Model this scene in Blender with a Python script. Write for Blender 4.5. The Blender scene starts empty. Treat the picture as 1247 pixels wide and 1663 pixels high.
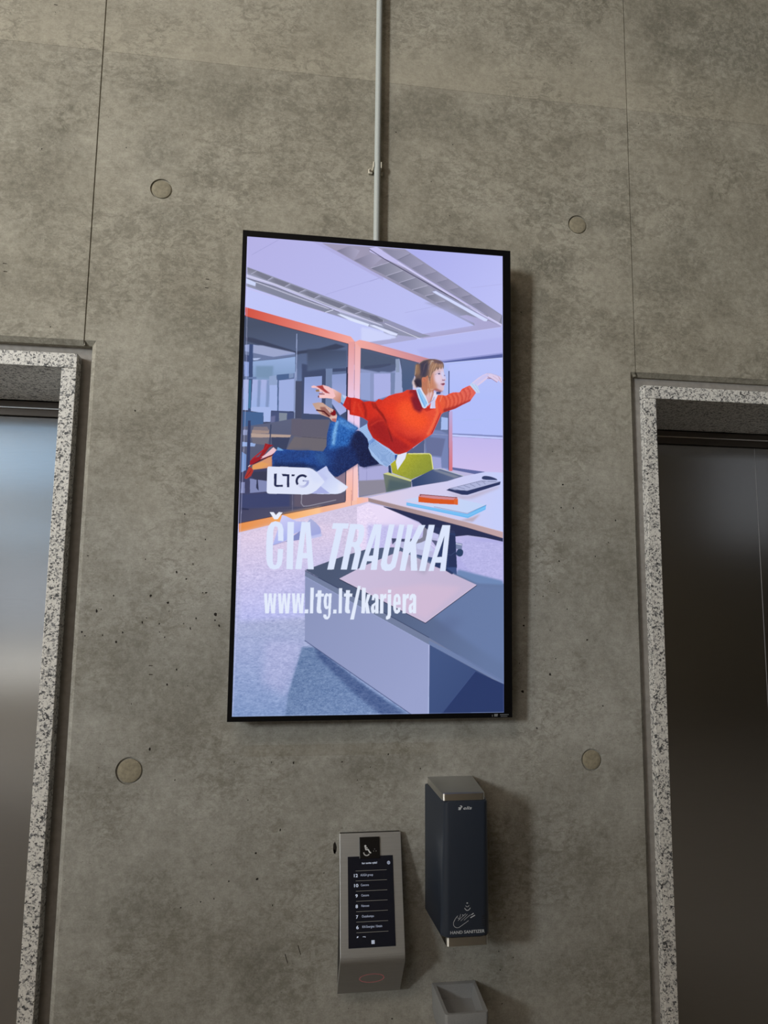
import bpy, bmesh, math, random
import numpy as np
from mathutils import Vector, Matrix

# ------------------------------------------------------------------ camera, light, exposure
scene = bpy.context.scene
COL = scene.collection
scene.view_settings.view_transform = 'Standard'
scene.view_settings.look = 'None'
scene.view_settings.gamma = 1.0
scene.view_settings.use_curve_mapping = False
scene.view_settings.exposure = 0.0

cam_data = bpy.data.cameras.new('camera')
cam_data.sensor_fit = 'VERTICAL'
cam_data.sensor_height = 36.0
cam_data.lens = 23.889
cam_data.clip_start = 0.02
camera = bpy.data.objects.new('camera', cam_data)
COL.objects.link(camera)
RT, UP, FW = Vector((0.9907, -0.1356, 0.0113)), Vector((-0.0271, -0.1151, 0.9930)), Vector((0.1334, 0.9840, 0.1177))
FW.normalize(); RT = (RT - FW * RT.dot(FW)).normalized(); UP = RT.cross(FW)
camera.matrix_world = Matrix(((RT.x, UP.x, -FW.x, 0.1443), (RT.y, UP.y, -FW.y, -1.7775), (RT.z, UP.z, -FW.z, 1.5643), (0, 0, 0, 1)))
scene.camera = camera

world = bpy.data.worlds.new('world')
world.use_nodes = True
world.node_tree.nodes['Background'].inputs['Color'].default_value = (0.55, 0.65, 0.8, 1)
world.node_tree.nodes['Background'].inputs['Strength'].default_value = 0.03
scene.world = world

ROOM = dict(x0=-9.0, x1=9.0, y1=-7.0, top=5.6)
def daylight(name, x, y, z, w, h, radiance, col, direction=(0, 1, 0), spread=math.pi):
    """daylight through a window opening of the hall; also the added overhead fill"""
    l = bpy.data.lights.new(name, 'AREA'); l.shape = 'RECTANGLE'; l.size = w; l.size_y = h
    l.energy = radiance * math.pi * w * h; l.color = col; l.spread = spread
    o = bpy.data.objects.new(name, l); COL.objects.link(o); o.location = (x, y, z)
    o.rotation_euler = Vector(direction).to_track_quat('-Z', 'Y').to_euler()
    return o
WINDOWS = [  # x centre, z centre, width, height, radiance, colour
    (-7.3, 3.55, 1.7, 2.6, 87.0, (0.975, 1.0, 0.975)),
    (-3.6, 3.30, 2.6, 0.9, 1.15, (0.52, 0.76, 1.0)),
    (-3.6, 2.33, 2.6, 0.40, 1.15, (0.62, 0.82, 1.0)),
    (-3.6, 1.45, 2.6, 1.1, 0.60, (0.88, 0.94, 1.0)),
    (-3.6, 0.57, 2.6, 0.46, 1.45, (1.0, 0.95, 0.84)),
    (7.4, 3.2, 2.0, 1.7, 0.15, (1.0, 0.99, 0.98)),
]
for i, (x, z, w, h, r, c) in enumerate(WINDOWS):
    daylight('daylight_window', x, ROOM['y1'] - 0.02, z, w, h, r, c)
for x in (-4.5, -1.5):   # added overhead fill, no fixtures, lifts the hall's ambient light
    daylight('added_fill_light', x, -3.6, ROOM['top'] - 0.06, 1.2, 1.2, 11.0, (1.0, 0.80, 0.63), (0, 0, -1))

# ------------------------------------------------------------------ helpers
def lin(c):
    return tuple((v / 255 / 12.92) if v / 255 <= 0.04045 else ((v / 255 + 0.055) / 1.055) ** 2.4 for v in c) + (1.0,)

class NT:
    def __init__(self, mat):
        self.t = mat.node_tree; self.n = self.t.nodes; self.l = self.t.links
    def new(self, typ, **kw):
        nd = self.n.new(typ)
        for k, v in kw.items(): setattr(nd, k, v)
        return nd
    def link(self, a, b): self.l.new(a, b)
    def val(self, sock, v):
        if hasattr(v, 'is_linked') or isinstance(v, bpy.types.NodeSocket): self.l.new(v, sock)
        else: sock.default_value = v
    def math(self, op, a, b=0.0, clamp=False):
        nd = self.new('ShaderNodeMath', operation=op, use_clamp=clamp)
        self.val(nd.inputs[0], a); self.val(nd.inputs[1], b); return nd.outputs[0]
    def noise(self, vec, scale, detail=4, rough=0.55, dist=0.0):
        nd = self.new('ShaderNodeTexNoise'); self.link(vec, nd.inputs['Vector'])
        nd.inputs['Scale'].default_value = scale; nd.inputs['Detail'].default_value = detail
        nd.inputs['Roughness'].default_value = rough; nd.inputs['Distortion'].default_value = dist
        return nd.outputs['Fac']
    def ramp(self, fac, stops, interp='LINEAR'):
        nd = self.new('ShaderNodeValToRGB'); self.link(fac, nd.inputs['Fac']); cr = nd.color_ramp; cr.interpolation = interp
        while len(cr.elements) < len(stops): cr.elements.new(0.5)
        for e, (p, c) in zip(cr.elements, stops):
            e.position = p; e.color = c if len(c) == 4 else tuple(c) + (1,)
        return nd.outputs['Color']
    def mix(self, fac, a, b, blend='MIX'):
        nd = self.new('ShaderNodeMix', data_type='RGBA', blend_type=blend)
        self.val(nd.inputs[0], fac); self.val(nd.inputs[6], a); self.val(nd.inputs[7], b); return nd.outputs[2]
    def mapping(self, vec, scale):
        nd = self.new('ShaderNodeMapping'); self.link(vec, nd.inputs['Vector']); nd.inputs['Scale'].default_value = scale; return nd.outputs[0]
    def smooth(self, x, a, b):
        nd = self.new('ShaderNodeMapRange', interpolation_type='SMOOTHSTEP'); self.link(x, nd.inputs[0])
        nd.inputs[1].default_value = a; nd.inputs[2].default_value = b; return nd.outputs[0]

def material(name, col=(0.5, 0.5, 0.5, 1), rough=0.5, metal=0.0, spec=0.5, emis=None, strength=1.0):
    m = bpy.data.materials.new(name); m.use_nodes = True
    b = m.node_tree.nodes['Principled BSDF']
    b.inputs['Base Color'].default_value = col; b.inputs['Roughness'].default_value = rough
    b.inputs['Metallic'].default_value = metal; b.inputs['Specular IOR Level'].default_value = spec
    if emis:
        b.inputs['Emission Color'].default_value = emis; b.inputs['Emission Strength'].default_value = strength
    return m, NT(m), b

def speckle(nt, b, base, amount=0.12, scale=400, rough_amp=0.0):
    """fine grain over a plain base colour"""
    co = nt.new('ShaderNodeTexCoord').outputs['Object']
    f = nt.noise(co, scale, 3)
    lo = tuple(v * (1 - amount) for v in base[:3]) + (1,); hi = tuple(min(1, v * (1 + amount)) for v in base[:3]) + (1,)
    nt.link(nt.ramp(f, [(0.3, lo), (0.7, hi)]), b.inputs['Base Color'])

def brushed(name, col, rough, axis=(1, 1, 60), amp=0.10):
    m, nt, b = material(name, col, rough, 1.0)
    co = nt.new('ShaderNodeTexCoord').outputs['Object']
    f = nt.noise(nt.mapping(co, axis), 12, 4)
    f2 = nt.noise(nt.mapping(co, (axis[0] * 1.0, axis[1] * 1.0, axis[2] * 1.0)), 60, 2)
    nt.link(nt.ramp(f, [(0.25, tuple(v * (1 - amp) for v in col[:3])), (0.75, tuple(min(1, v * (1 + amp)) for v in col[:3]))]), b.inputs['Base Color'])
    r = nt.math('ADD', nt.math('MULTIPLY', f2, 0.10), rough - 0.05); nt.link(r, b.inputs['Roughness'])
    return m

def streaked(m, aniso=0.85):
    """horizontal brushing: reflections smear upright"""
    b = m.node_tree.nodes['Principled BSDF']; nt = NT(m)
    cx = nt.new('ShaderNodeCombineXYZ'); cx.inputs[0].default_value = 0.0; cx.inputs[1].default_value = 0.0; cx.inputs[2].default_value = 1.0
    nt.link(cx.outputs[0], b.inputs['Tangent']); b.inputs['Anisotropic'].default_value = aniso

def concrete():
    m, nt, b = material('board_marked_concrete', rough=0.8, spec=0.25)
    tc = nt.new('ShaderNodeTexCoord'); co = tc.outputs['Object']
    sp = nt.new('ShaderNodeSeparateXYZ'); nt.link(co, sp.inputs[0]); X, Z = sp.outputs[0], sp.outputs[2]
    big = nt.noise(nt.mapping(co, (1, 1, 1.5)), 1.4, 4, 0.55, 0.4)
    mid = nt.noise(co, 7.0, 8, 0.68, 0.3)
    fine = nt.noise(co, 55, 6, 0.7)
    grain = nt.noise(co, 260, 3, 0.7)
    streak = nt.noise(nt.mapping(co, (6, 6, 70)), 4.0, 5, 0.65)
    v = nt.math('ADD', nt.math('MULTIPLY', big, 0.34), nt.math('MULTIPLY', mid, 0.34))
    v = nt.math('ADD', v, nt.math('MULTIPLY', fine, 0.34))
    v = nt.math('ADD', v, nt.math('MULTIPLY', grain, 0.20))
    v = nt.math('ADD', v, nt.math('MULTIPLY', streak, 0.10))
    col = nt.ramp(v, [(0.50, (0.185, 0.171, 0.141)), (0.58, (0.258, 0.241, 0.200)), (0.66, (0.335, 0.316, 0.266)), (0.75, (0.41, 0.39, 0.333)), (0.84, (0.47, 0.45, 0.395))])
    # cooler, greyer tint lower down, warmer olive above; partly the light's hue painted in
    tint = nt.math('ADD', nt.smooth(Z, 2.5, 1.4), nt.math('MULTIPLY', nt.math('SUBTRACT', big, 0.5), 0.8), True)
    col = nt.mix(tint, col, nt.mix(1.0, col, (0.94, 0.99, 1.10, 1), 'MULTIPLY'))
    # dark weathered clouds with a crackled edge
    n3 = nt.noise(co, 2.6, 3, 0.5, 0.6)
    cl = nt.math('MULTIPLY', nt.smooth(n3, 0.54, 0.70), nt.smooth(nt.noise(co, 38, 7, 0.75, 0.8), 0.42, 0.66), True)
    cl = nt.math('MULTIPLY', cl, nt.math('ADD', nt.smooth(Z, 1.7, 2.6), 0.35), True)
    col = nt.mix(nt.math('MULTIPLY', cl, 0.75), col, (0.125, 0.118, 0.092, 1))
    blot = nt.math('ADD', nt.smooth(nt.noise(co, 62, 8, 0.78, 0.5), 0.40, 0.62), 0.22, True)
    for (cx, cz, rx, rz, s) in STAINS_AND_SHADE:
        dx = nt.math('MULTIPLY', nt.math('SUBTRACT', X, cx), 1 / rx); dz = nt.math('MULTIPLY', nt.math('SUBTRACT', Z, cz), 1 / rz)
        d = nt.math('ADD', nt.math('MULTIPLY', dx, dx), nt.math('MULTIPLY', dz, dz))
        k = nt.math('MULTIPLY', nt.smooth(nt.math('ADD', d, nt.math('MULTIPLY', nt.math('SUBTRACT', mid, .5), 2.2)), 1.0, 0.0), blot if s > 0 else 1.0, True)
        col = nt.mix(nt.math('MULTIPLY', k, abs(s)), col, (0.105, 0.102, 0.082, 1) if s > 0 else (0.46, 0.43, 0.36, 1))
    # upper pour reads paler just above its lower edge
    up = nt.math('MULTIPLY', nt.smooth(Z, 3.016, 3.021), nt.smooth(Z, 3.25, 3.02), True)
    col = nt.mix(nt.math('MULTIPLY', up, 0.34), col, (0.46, 0.425, 0.345, 1))
    # crisp-edged mottling left by the formwork skin
    for sc_, lo_, hi_, amt in ((24, 0.485, 0.560, 0.42), (58, 0.50, 0.575, 0.40)):
        mo = nt.smooth(nt.noise(nt.mapping(co, (1, 1, 1.5)), sc_, 9, 0.78, 0.9), lo_, hi_)
        mo = nt.math('MULTIPLY', mo, nt.math('ADD', nt.smooth(nt.noise(co, 3.1, 3, .55), 0.40, 0.62), nt.math('MULTIPLY', nt.smooth(Z, 1.6, 2.5), 0.3), True), True)
        col = nt.mix(nt.math('MULTIPLY', mo, amt), col, (0.150, 0.141, 0.115, 1))
    # salt-and-pepper fines of the cement skin
    pep = nt.smooth(nt.noise(nt.mapping(co, (1, 1, 1.4)), 150, 4, 0.75, 0.6), 0.56, 0.66)
    col = nt.mix(nt.math('MULTIPLY', pep, nt.math('MULTIPLY', nt.smooth(nt.noise(co, 9, 4, .6), 0.35, 0.65), 0.50)), col, (0.10, 0.094, 0.075, 1))
    salt = nt.smooth(nt.noise(nt.mapping(co, (1, 1, 1.3)), 120, 4, 0.75, 0.6), 0.60, 0.70)
    col = nt.mix(nt.math('MULTIPLY', salt, 0.30), col, (0.50, 0.475, 0.41, 1))
    # darker greenish band under the display
    dark_band = nt.math('MULTIPLY', nt.math('MULTIPLY', nt.smooth(X, 0.035, 0.05), nt.smooth(X, 0.57, 0.50), True), nt.math('MULTIPLY', nt.smooth(Z, 1.153, 1.156), nt.smooth(Z, 1.184, 1.181), True), True)
    col = nt.mix(nt.math('MULTIPLY', dark_band, 0.22), col, (0.15, 0.13, 0.085, 1))
    # air pores
    for scale, rad, thr, lo, hi in ((34, 0.055, 0.86, 0.45, 0.62), (80, 0.085, 0.84, 0.45, 0.6)):
        vo = nt.new('ShaderNodeTexVoronoi'); vo.inputs['Scale'].default_value = scale
        nt.link(nt.mapping(co, (1, 0.02, 0.8)), vo.inputs['Vector'])
        sc = nt.new('ShaderNodeSeparateColor'); nt.link(vo.outputs['Color'], sc.inputs[0])
        hole = nt.math('MULTIPLY', nt.math('LESS_THAN', vo.outputs['Distance'], nt.math('MULTIPLY', sc.outputs[1], rad)), nt.math('GREATER_THAN', sc.outputs[0], thr))
        hole = nt.math('MULTIPLY', hole, nt.smooth(nt.noise(co, 1.8, 2), lo, hi), True)
        col = nt.mix(nt.math('MULTIPLY', hole, 0.85), col, (0.02, 0.018, 0.016, 1))
    nt.link(col, b.inputs['Base Color'])
    bp = nt.new('ShaderNodeBump'); bp.inputs['Strength'].default_value = 0.22; bp.inputs['Distance'].default_value = 0.004
    nt.link(v, bp.inputs['Height']); nt.link(bp.outputs[0], b.inputs['Normal'])
    return m

def granite():
    m, nt, b = material('speckled_granite', rough=0.45, spec=0.4)
    co = nt.new('ShaderNodeTexCoord').outputs['Object']
    wob = nt.new('ShaderNodeTexNoise'); wob.inputs['Scale'].default_value = 160; wob.inputs['Detail'].default_value = 3; nt.link(co, wob.inputs['Vector'])
    va = nt.new('ShaderNodeVectorMath', operation='MULTIPLY_ADD'); nt.link(wob.outputs['Color'], va.inputs[0]); va.inputs[1].default_value = (0.012, 0.012, 0.012); nt.link(co, va.inputs[2])
    vo = nt.new('ShaderNodeTexVoronoi'); vo.inputs['Scale'].default_value = 265; nt.link(va.outputs[0], vo.inputs['Vector'])
    sc = nt.new('ShaderNodeSeparateColor'); nt.link(vo.outputs['Color'], sc.inputs[0])
    clump = nt.noise(co, 70, 3)
    f = nt.math('ADD', sc.outputs[0], nt.math('MULTIPLY', nt.math('SUBTRACT', clump, 0.5), 0.9))
    c = nt.ramp(f, [(0.0, (0.68, 0.675, 0.66)), (0.46, (0.58, 0.575, 0.565)), (0.62, (0.40, 0.40, 0.405)), (0.76, (0.20, 0.205, 0.215)), (0.88, (0.06, 0.062, 0.068))], 'CONSTANT')
    nt.link(c, b.inputs['Base Color'])
    return m

# ---- mesh helpers
class MB:
    """collects shapes, builds one mesh object"""
    def __init__(self): self.bm = bmesh.new()
    def box(self, x0, x1, y0, y1, z0, z1, mi=0):
        v = [self.bm.verts.new(p) for p in ((x0, y0, z0), (x1, y0, z0), (x1, y1, z0), (x0, y1, z0), (x0, y0, z1), (x1, y0, z1), (x1, y1, z1), (x0, y1, z1))]
        fs = [self.bm.faces.new([v[i] for i in q]) for q in ((0, 1, 5, 4), (1, 2, 6, 5), (2, 3, 7, 6), (3, 0, 4, 7), (4, 5, 6, 7), (3, 2, 1, 0))]
        for f in fs: f.material_index = mi
        return fs
    def quad(self, pts, mi=0):
        f = self.bm.faces.new([self.bm.verts.new(p) for p in pts]); f.material_index = mi; return f
    def loft(self, rings, cap=True, closed=True):
        vs = [[self.bm.verts.new(p) for p in r] for r in rings]; n = len(rings[0])
        for a, c in zip(vs[:-1], vs[1:]):
            for i in range(n if closed else n - 1):
                j = (i + 1) % n; self.bm.faces.new([a[i], a[j], c[j], c[i]])
        if cap:
            self.bm.faces.new(list(reversed(vs[0]))); self.bm.faces.new(vs[-1])
    def tube(self, p0, p1, r, n=24, r2=None):
        p0, p1 = Vector(p0), Vector(p1); d = (p1 - p0).normalized()
        a = d.orthogonal().normalized(); c = d.cross(a)
        rr = [[p + (a * math.cos(2 * math.pi * i / n) + c * math.sin(2 * math.pi * i / n)) * q for i in range(n)] for p, q in ((p0, r), (p1, r2 or r))]
        self.loft(rr)
    def build(self, name, mat, parent=None, bevel=0.0, seg=2, smooth=False, angle=None):
        bmesh.ops.recalc_face_normals(self.bm, faces=self.bm.faces)
        me = bpy.data.meshes.new(name); self.bm.to_mesh(me); self.bm.free()
        for m in (mat if isinstance(mat, (list, tuple)) else [mat]): me.materials.append(m)
        o = bpy.data.objects.new(name, me); COL.objects.link(o); o.parent = parent
        if bevel:
            md = o.modifiers.new('bevel', 'BEVEL'); md.width = bevel; md.segments = seg; md.limit_method = 'ANGLE'; md.angle_limit = math.radians(35)
        if smooth:
            for p in me.polygons: p.use_smooth = True
            if angle is not None:
                me.set_sharp_from_angle(angle=math.radians(angle))
        return o

def empty(name, loc=(0, 0, 0)):
    o = bpy.data.objects.new(name, None); COL.objects.link(o); o.location = loc; o.empty_display_size = 0.05; return o
def tag(o, label=None, cat=None, group=None, kind=None):
    if label: o['label'] = label
    if cat: o['category'] = cat
    if group: o['group'] = group
    if kind: o['kind'] = kind
    return o
def flat_mesh(name, polys, fn, mat, parent):
    """thin printed or applied marks: 2-D polygons laid on a surface through fn(u, v) -> point"""
    bm = bmesh.new()
    for q in polys:
        try: bm.faces.new([bm.verts.new(fn(u, v)) for u, v in q])
        except ValueError: pass
    bmesh.ops.triangulate(bm, faces=bm.faces)
    me = bpy.data.meshes.new(name); bm.to_mesh(me); bm.free(); me.materials.append(mat)
    o = bpy.data.objects.new(name, me); COL.objects.link(o); o.parent = parent
    return o
def lettering(name, items, fn, mat, parent, shear=0.0):
    """items: (text, u, v, cap height, width or None, boldness); all joined into one mesh on the surface fn"""
    bm = bmesh.new()
    for text, u, v, h, wd, bold in items:
        cu = bpy.data.curves.new('lettering_source', 'FONT'); cu.body = text; cu.size = 1.0; cu.offset = bold; cu.resolution_u = 3; cu.shear = shear
        to = bpy.data.objects.new('lettering_source', cu); COL.objects.link(to)
        dg = bpy.context.evaluated_depsgraph_get(); me = bpy.data.meshes.new_from_object(to.evaluated_get(dg))
        COL.objects.unlink(to); bpy.data.objects.remove(to); bpy.data.curves.remove(cu)
        co = np.empty(len(me.vertices) * 3); me.vertices.foreach_get('co', co); co = co.reshape(-1, 3)
        s = h / 0.72; x0, x1 = co[:, 0].min(), co[:, 0].max()
        sx = s if wd is None else wd / (x1 - x0)
        base = len(bm.verts)
        vs = [bm.verts.new(fn(u + (p[0] - x0) * sx, v + p[1] * s)) for p in co]
        for p in me.polygons:
            try: bm.faces.new([vs[i] for i in p.vertices])
            except ValueError: pass
        bpy.data.meshes.remove(me)
    me = bpy.data.meshes.new(name); bm.to_mesh(me); bm.free(); me.materials.append(mat)
    o = bpy.data.objects.new(name, me); COL.objects.link(o); o.parent = parent
    return o
def strip(pts, wd):
    out = []
    for a, c in zip(pts[:-1], pts[1:]):
        dx, dy = c[0] - a[0], c[1] - a[1]; L = math.hypot(dx, dy); nx, ny = -dy / L * wd / 2, dx / L * wd / 2; ex, ey = dx / L * wd * .15, dy / L * wd * .15
        out.append([(a[0] - ex + nx, a[1] - ey + ny), (a[0] - ex - nx, a[1] - ey - ny), (c[0] + ex - nx, c[1] + ey - ny), (c[0] + ex + nx, c[1] + ey + ny)])
    return out
def arc2(cx, cy, rx, ry, a0, a1, n=16):
    return [(cx + rx * math.cos(math.radians(a0 + (a1 - a0) * i / n)), cy + ry * math.sin(math.radians(a0 + (a1 - a0) * i / n))) for i in range(n + 1)]

# ------------------------------------------------------------------ materials
STAINS_AND_SHADE = [  # centre x, centre z, half width, half height, strength (+ dark, - pale)
    (0.83, 2.50, 0.16, 0.06, 0.70), (0.98, 2.66, 0.14, 0.05, 0.45), (-0.12, 2.92, 0.34, 0.10, 0.32), (0.52, 2.93, 0.26, 0.10, 0.38),
    (-0.24, 2.74, 0.07, 0.08, 0.45), (-0.05, 2.26, 0.26, 0.09, 0.45), (-0.20, 2.56, 0.10, 0.05, 0.40), (0.10, 2.15, 0.22, 0.08, 0.40),
    (-0.20, 1.34, 0.24, 0.12, 0.28), (-0.18, 0.84, 0.16, 0.12, 0.40), (0.12, 0.62, 0.14, 0.10, 0.45), (1.35, 2.55, 0.30, 0.22, 0.35),
    (1.60, 3.25, 0.50, 0.30, 0.62), (0.40, 1.13, 0.24, 0.05, 0.35), (1.20, 3.3, 0.10, 0.30, 0.25), (-0.70, 2.75, 0.22, 0.05, 0.30),
    (0.95, 1.62, 0.14, 0.30, 0.25), (0.05, 3.2, 0.5, 0.12, -0.18), (-0.10, 1.75, 0.22, 0.25, -0.15), (-0.60, 2.62, 0.25, 0.35, 0.25)]  # last patch darkens the upper left, standing in for weaker light there
M = {}
M['concrete'] = concrete()
M['granite'] = granite()
M['pit'] = material('dark_pore', (0.025, 0.022, 0.02, 1), 0.95, spec=0.1)[0]
M['rust'] = material('dark_fixing_mark', (0.035, 0.027, 0.022, 1), 0.9, spec=0.1)[0]
m, nt, b = material('grout_grey', lin((140, 137, 134)), 0.8); speckle(nt, b, lin((140, 137, 134)), .12, 60); M['grout'] = m
m, nt, b = material('mortar_plug', lin((140, 131, 110)), 0.85); speckle(nt, b, (0.26, 0.235, 0.175), .18, 130); M['plug'] = m
M['steel'] = brushed('brushed_door_steel', (0.53, 0.54, 0.56, 1), 0.17, (1, 1, 25), 0.02)
M['lip_steel'] = brushed('polished_lip_steel', (0.85, 0.83, 0.79, 1), 0.14, (1, 1, 40), 0.03)
M['header_steel'] = brushed('header_steel', (0.17, 0.155, 0.145, 1), 0.36, (1, 1, 40), 0.05)
M['terminal_steel'] = brushed('satin_terminal_steel', (0.50, 0.515, 0.535, 1), 0.50, (1, 1, 30), 0.06)
M['cap_steel'] = brushed('satin_cap_steel', (0.52, 0.53, 0.54, 1), 0.34, (1, 40, 1), 0.05)
M['rim_steel'] = brushed('satin_rim_steel', (0.78, 0.78, 0.77, 1), 0.42, (1, 40, 1), 0.05)
streaked(M['rim_steel'], 1.0)
m, nt, b = material('black_bezel', (0.003, 0.003, 0.004, 1), 0.5, spec=0.12); speckle(nt, b, (0.003, 0.003, 0.004), .2, 300); M['bezel'] = m
m, nt, b = material('anthracite_plastic', lin((32, 41, 56)), 0.42, spec=0.55); speckle(nt, b, lin((32, 41, 56)), .08, 700); M['anthracite'] = m
m, nt, b = material('grey_seal', (0.30, 0.30, 0.32, 1), 0.6); speckle(nt, b, (0.30, 0.30, 0.32), .1, 200); M['seal'] = m
m, nt, b = material('black_rubber', (0.012, 0.012, 0.013, 1), 0.6); speckle(nt, b, (0.012, 0.012, 0.013), .2, 500); M['black'] = m
m, nt, b = material('black_key', (0.004, 0.004, 0.005, 1), 0.3, spec=0.5); speckle(nt, b, (0.004, 0.004, 0.005), .2, 500); M['key'] = m
m, nt, b = material('grey_tray_plastic', lin((136, 139, 143)), 0.5, spec=0.4); speckle(nt, b, lin((136, 139, 143)), .08, 500); M['tray'] = m
m, nt, b = material('white_pvc', lin((174, 181, 182)), 0.45); speckle(nt, b, lin((174, 181, 182)), .04, 300); M['pvc'] = m
m, nt, b = material('clip_plastic', lin((205, 200, 186)), 0.5); speckle(nt, b, lin((205, 200, 186)), .05, 300); M['clip'] = m
m, nt, b = material('screw_zinc', (0.5, 0.48, 0.44, 1), 0.35, 1.0); speckle(nt, b, (0.5, 0.48, 0.44), .1, 900); M['screw'] = m
m, nt, b = material('white_print', lin((214, 218, 224)), 0.5); speckle(nt, b, lin((214, 218, 224)), .03, 900); M['white_print'] = m
m, nt, b = material('grey_print', lin((196, 202, 212)), 0.5); speckle(nt, b, lin((196, 202, 212)), .03, 900); M['grey_print'] = m
M['touch'] = material('touch_glass', (0.004, 0.005, 0.009, 1), 0.18, spec=0.5, emis=lin((9, 12, 22)), strength=0.5)[0]
M['touch_text'] = material('lit_text', (0.1, 0.1, 0.1, 1), 0.5, emis=lin((205, 215, 235)), strength=0.75)[0]
M['touch_dim'] = material('lit_text_dim', (0.1, 0.1, 0.1, 1), 0.5, emis=lin((170, 180, 205)), strength=0.7)[0]
M['touch_line'] = material('lit_rule', (0.05, 0.05, 0.05, 1), 0.5, emis=lin((150, 146, 135)), strength=0.55)[0]
M['ring'] = material('lit_red_ring', (0.2, 0.05, 0.05, 1), 0.5, emis=lin((196, 106, 110)), strength=0.26)[0]
m, nt, b = material('hall_floor', (0.2, 0.18, 0.15, 1), 0.5); speckle(nt, b, (0.21, 0.19, 0.165), .2, 40); M['floor'] = m
m, nt, b = material('hall_plaster', (0.36, 0.33, 0.28, 1), 0.8); speckle(nt, b, (0.36, 0.32, 0.26), .1, 6); M['plaster'] = m
m, nt, b = material('dark_cladding', (0.06, 0.052, 0.045, 1), 0.7); speckle(nt, b, (0.06, 0.052, 0.045), .2, 6); M['cladding'] = m
m, nt, b = material('window_frame_paint', (0.10, 0.10, 0.105, 1), 0.5); speckle(nt, b, (0.10, 0.10, 0.105), .1, 60); M['frame'] = m

# ------------------------------------------------------------------ the room
NICHE_TOP = 2.190; GR_TOP = 2.163; RECESS = 0.0190; RECESS_LEFT = 0.0300; CHAMFER = 0.0120
NL = (-1.6540, -0.3815); NR = (1.1063, 2.3657)          # recessed fields round the two lift doors
OL = (NL[0] + 0.0305, NL[1] - 0.0305); OR = (NR[0] + 0.0240, NR[1] - 0.0240)
TIES = [(-0.2281, 2.634), (0.9457, 2.6361), (-0.2306, 1.1279), (0.9499, 1.1292)]
TR = [0.029, 0.029, 0.0325, 0.029]

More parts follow.
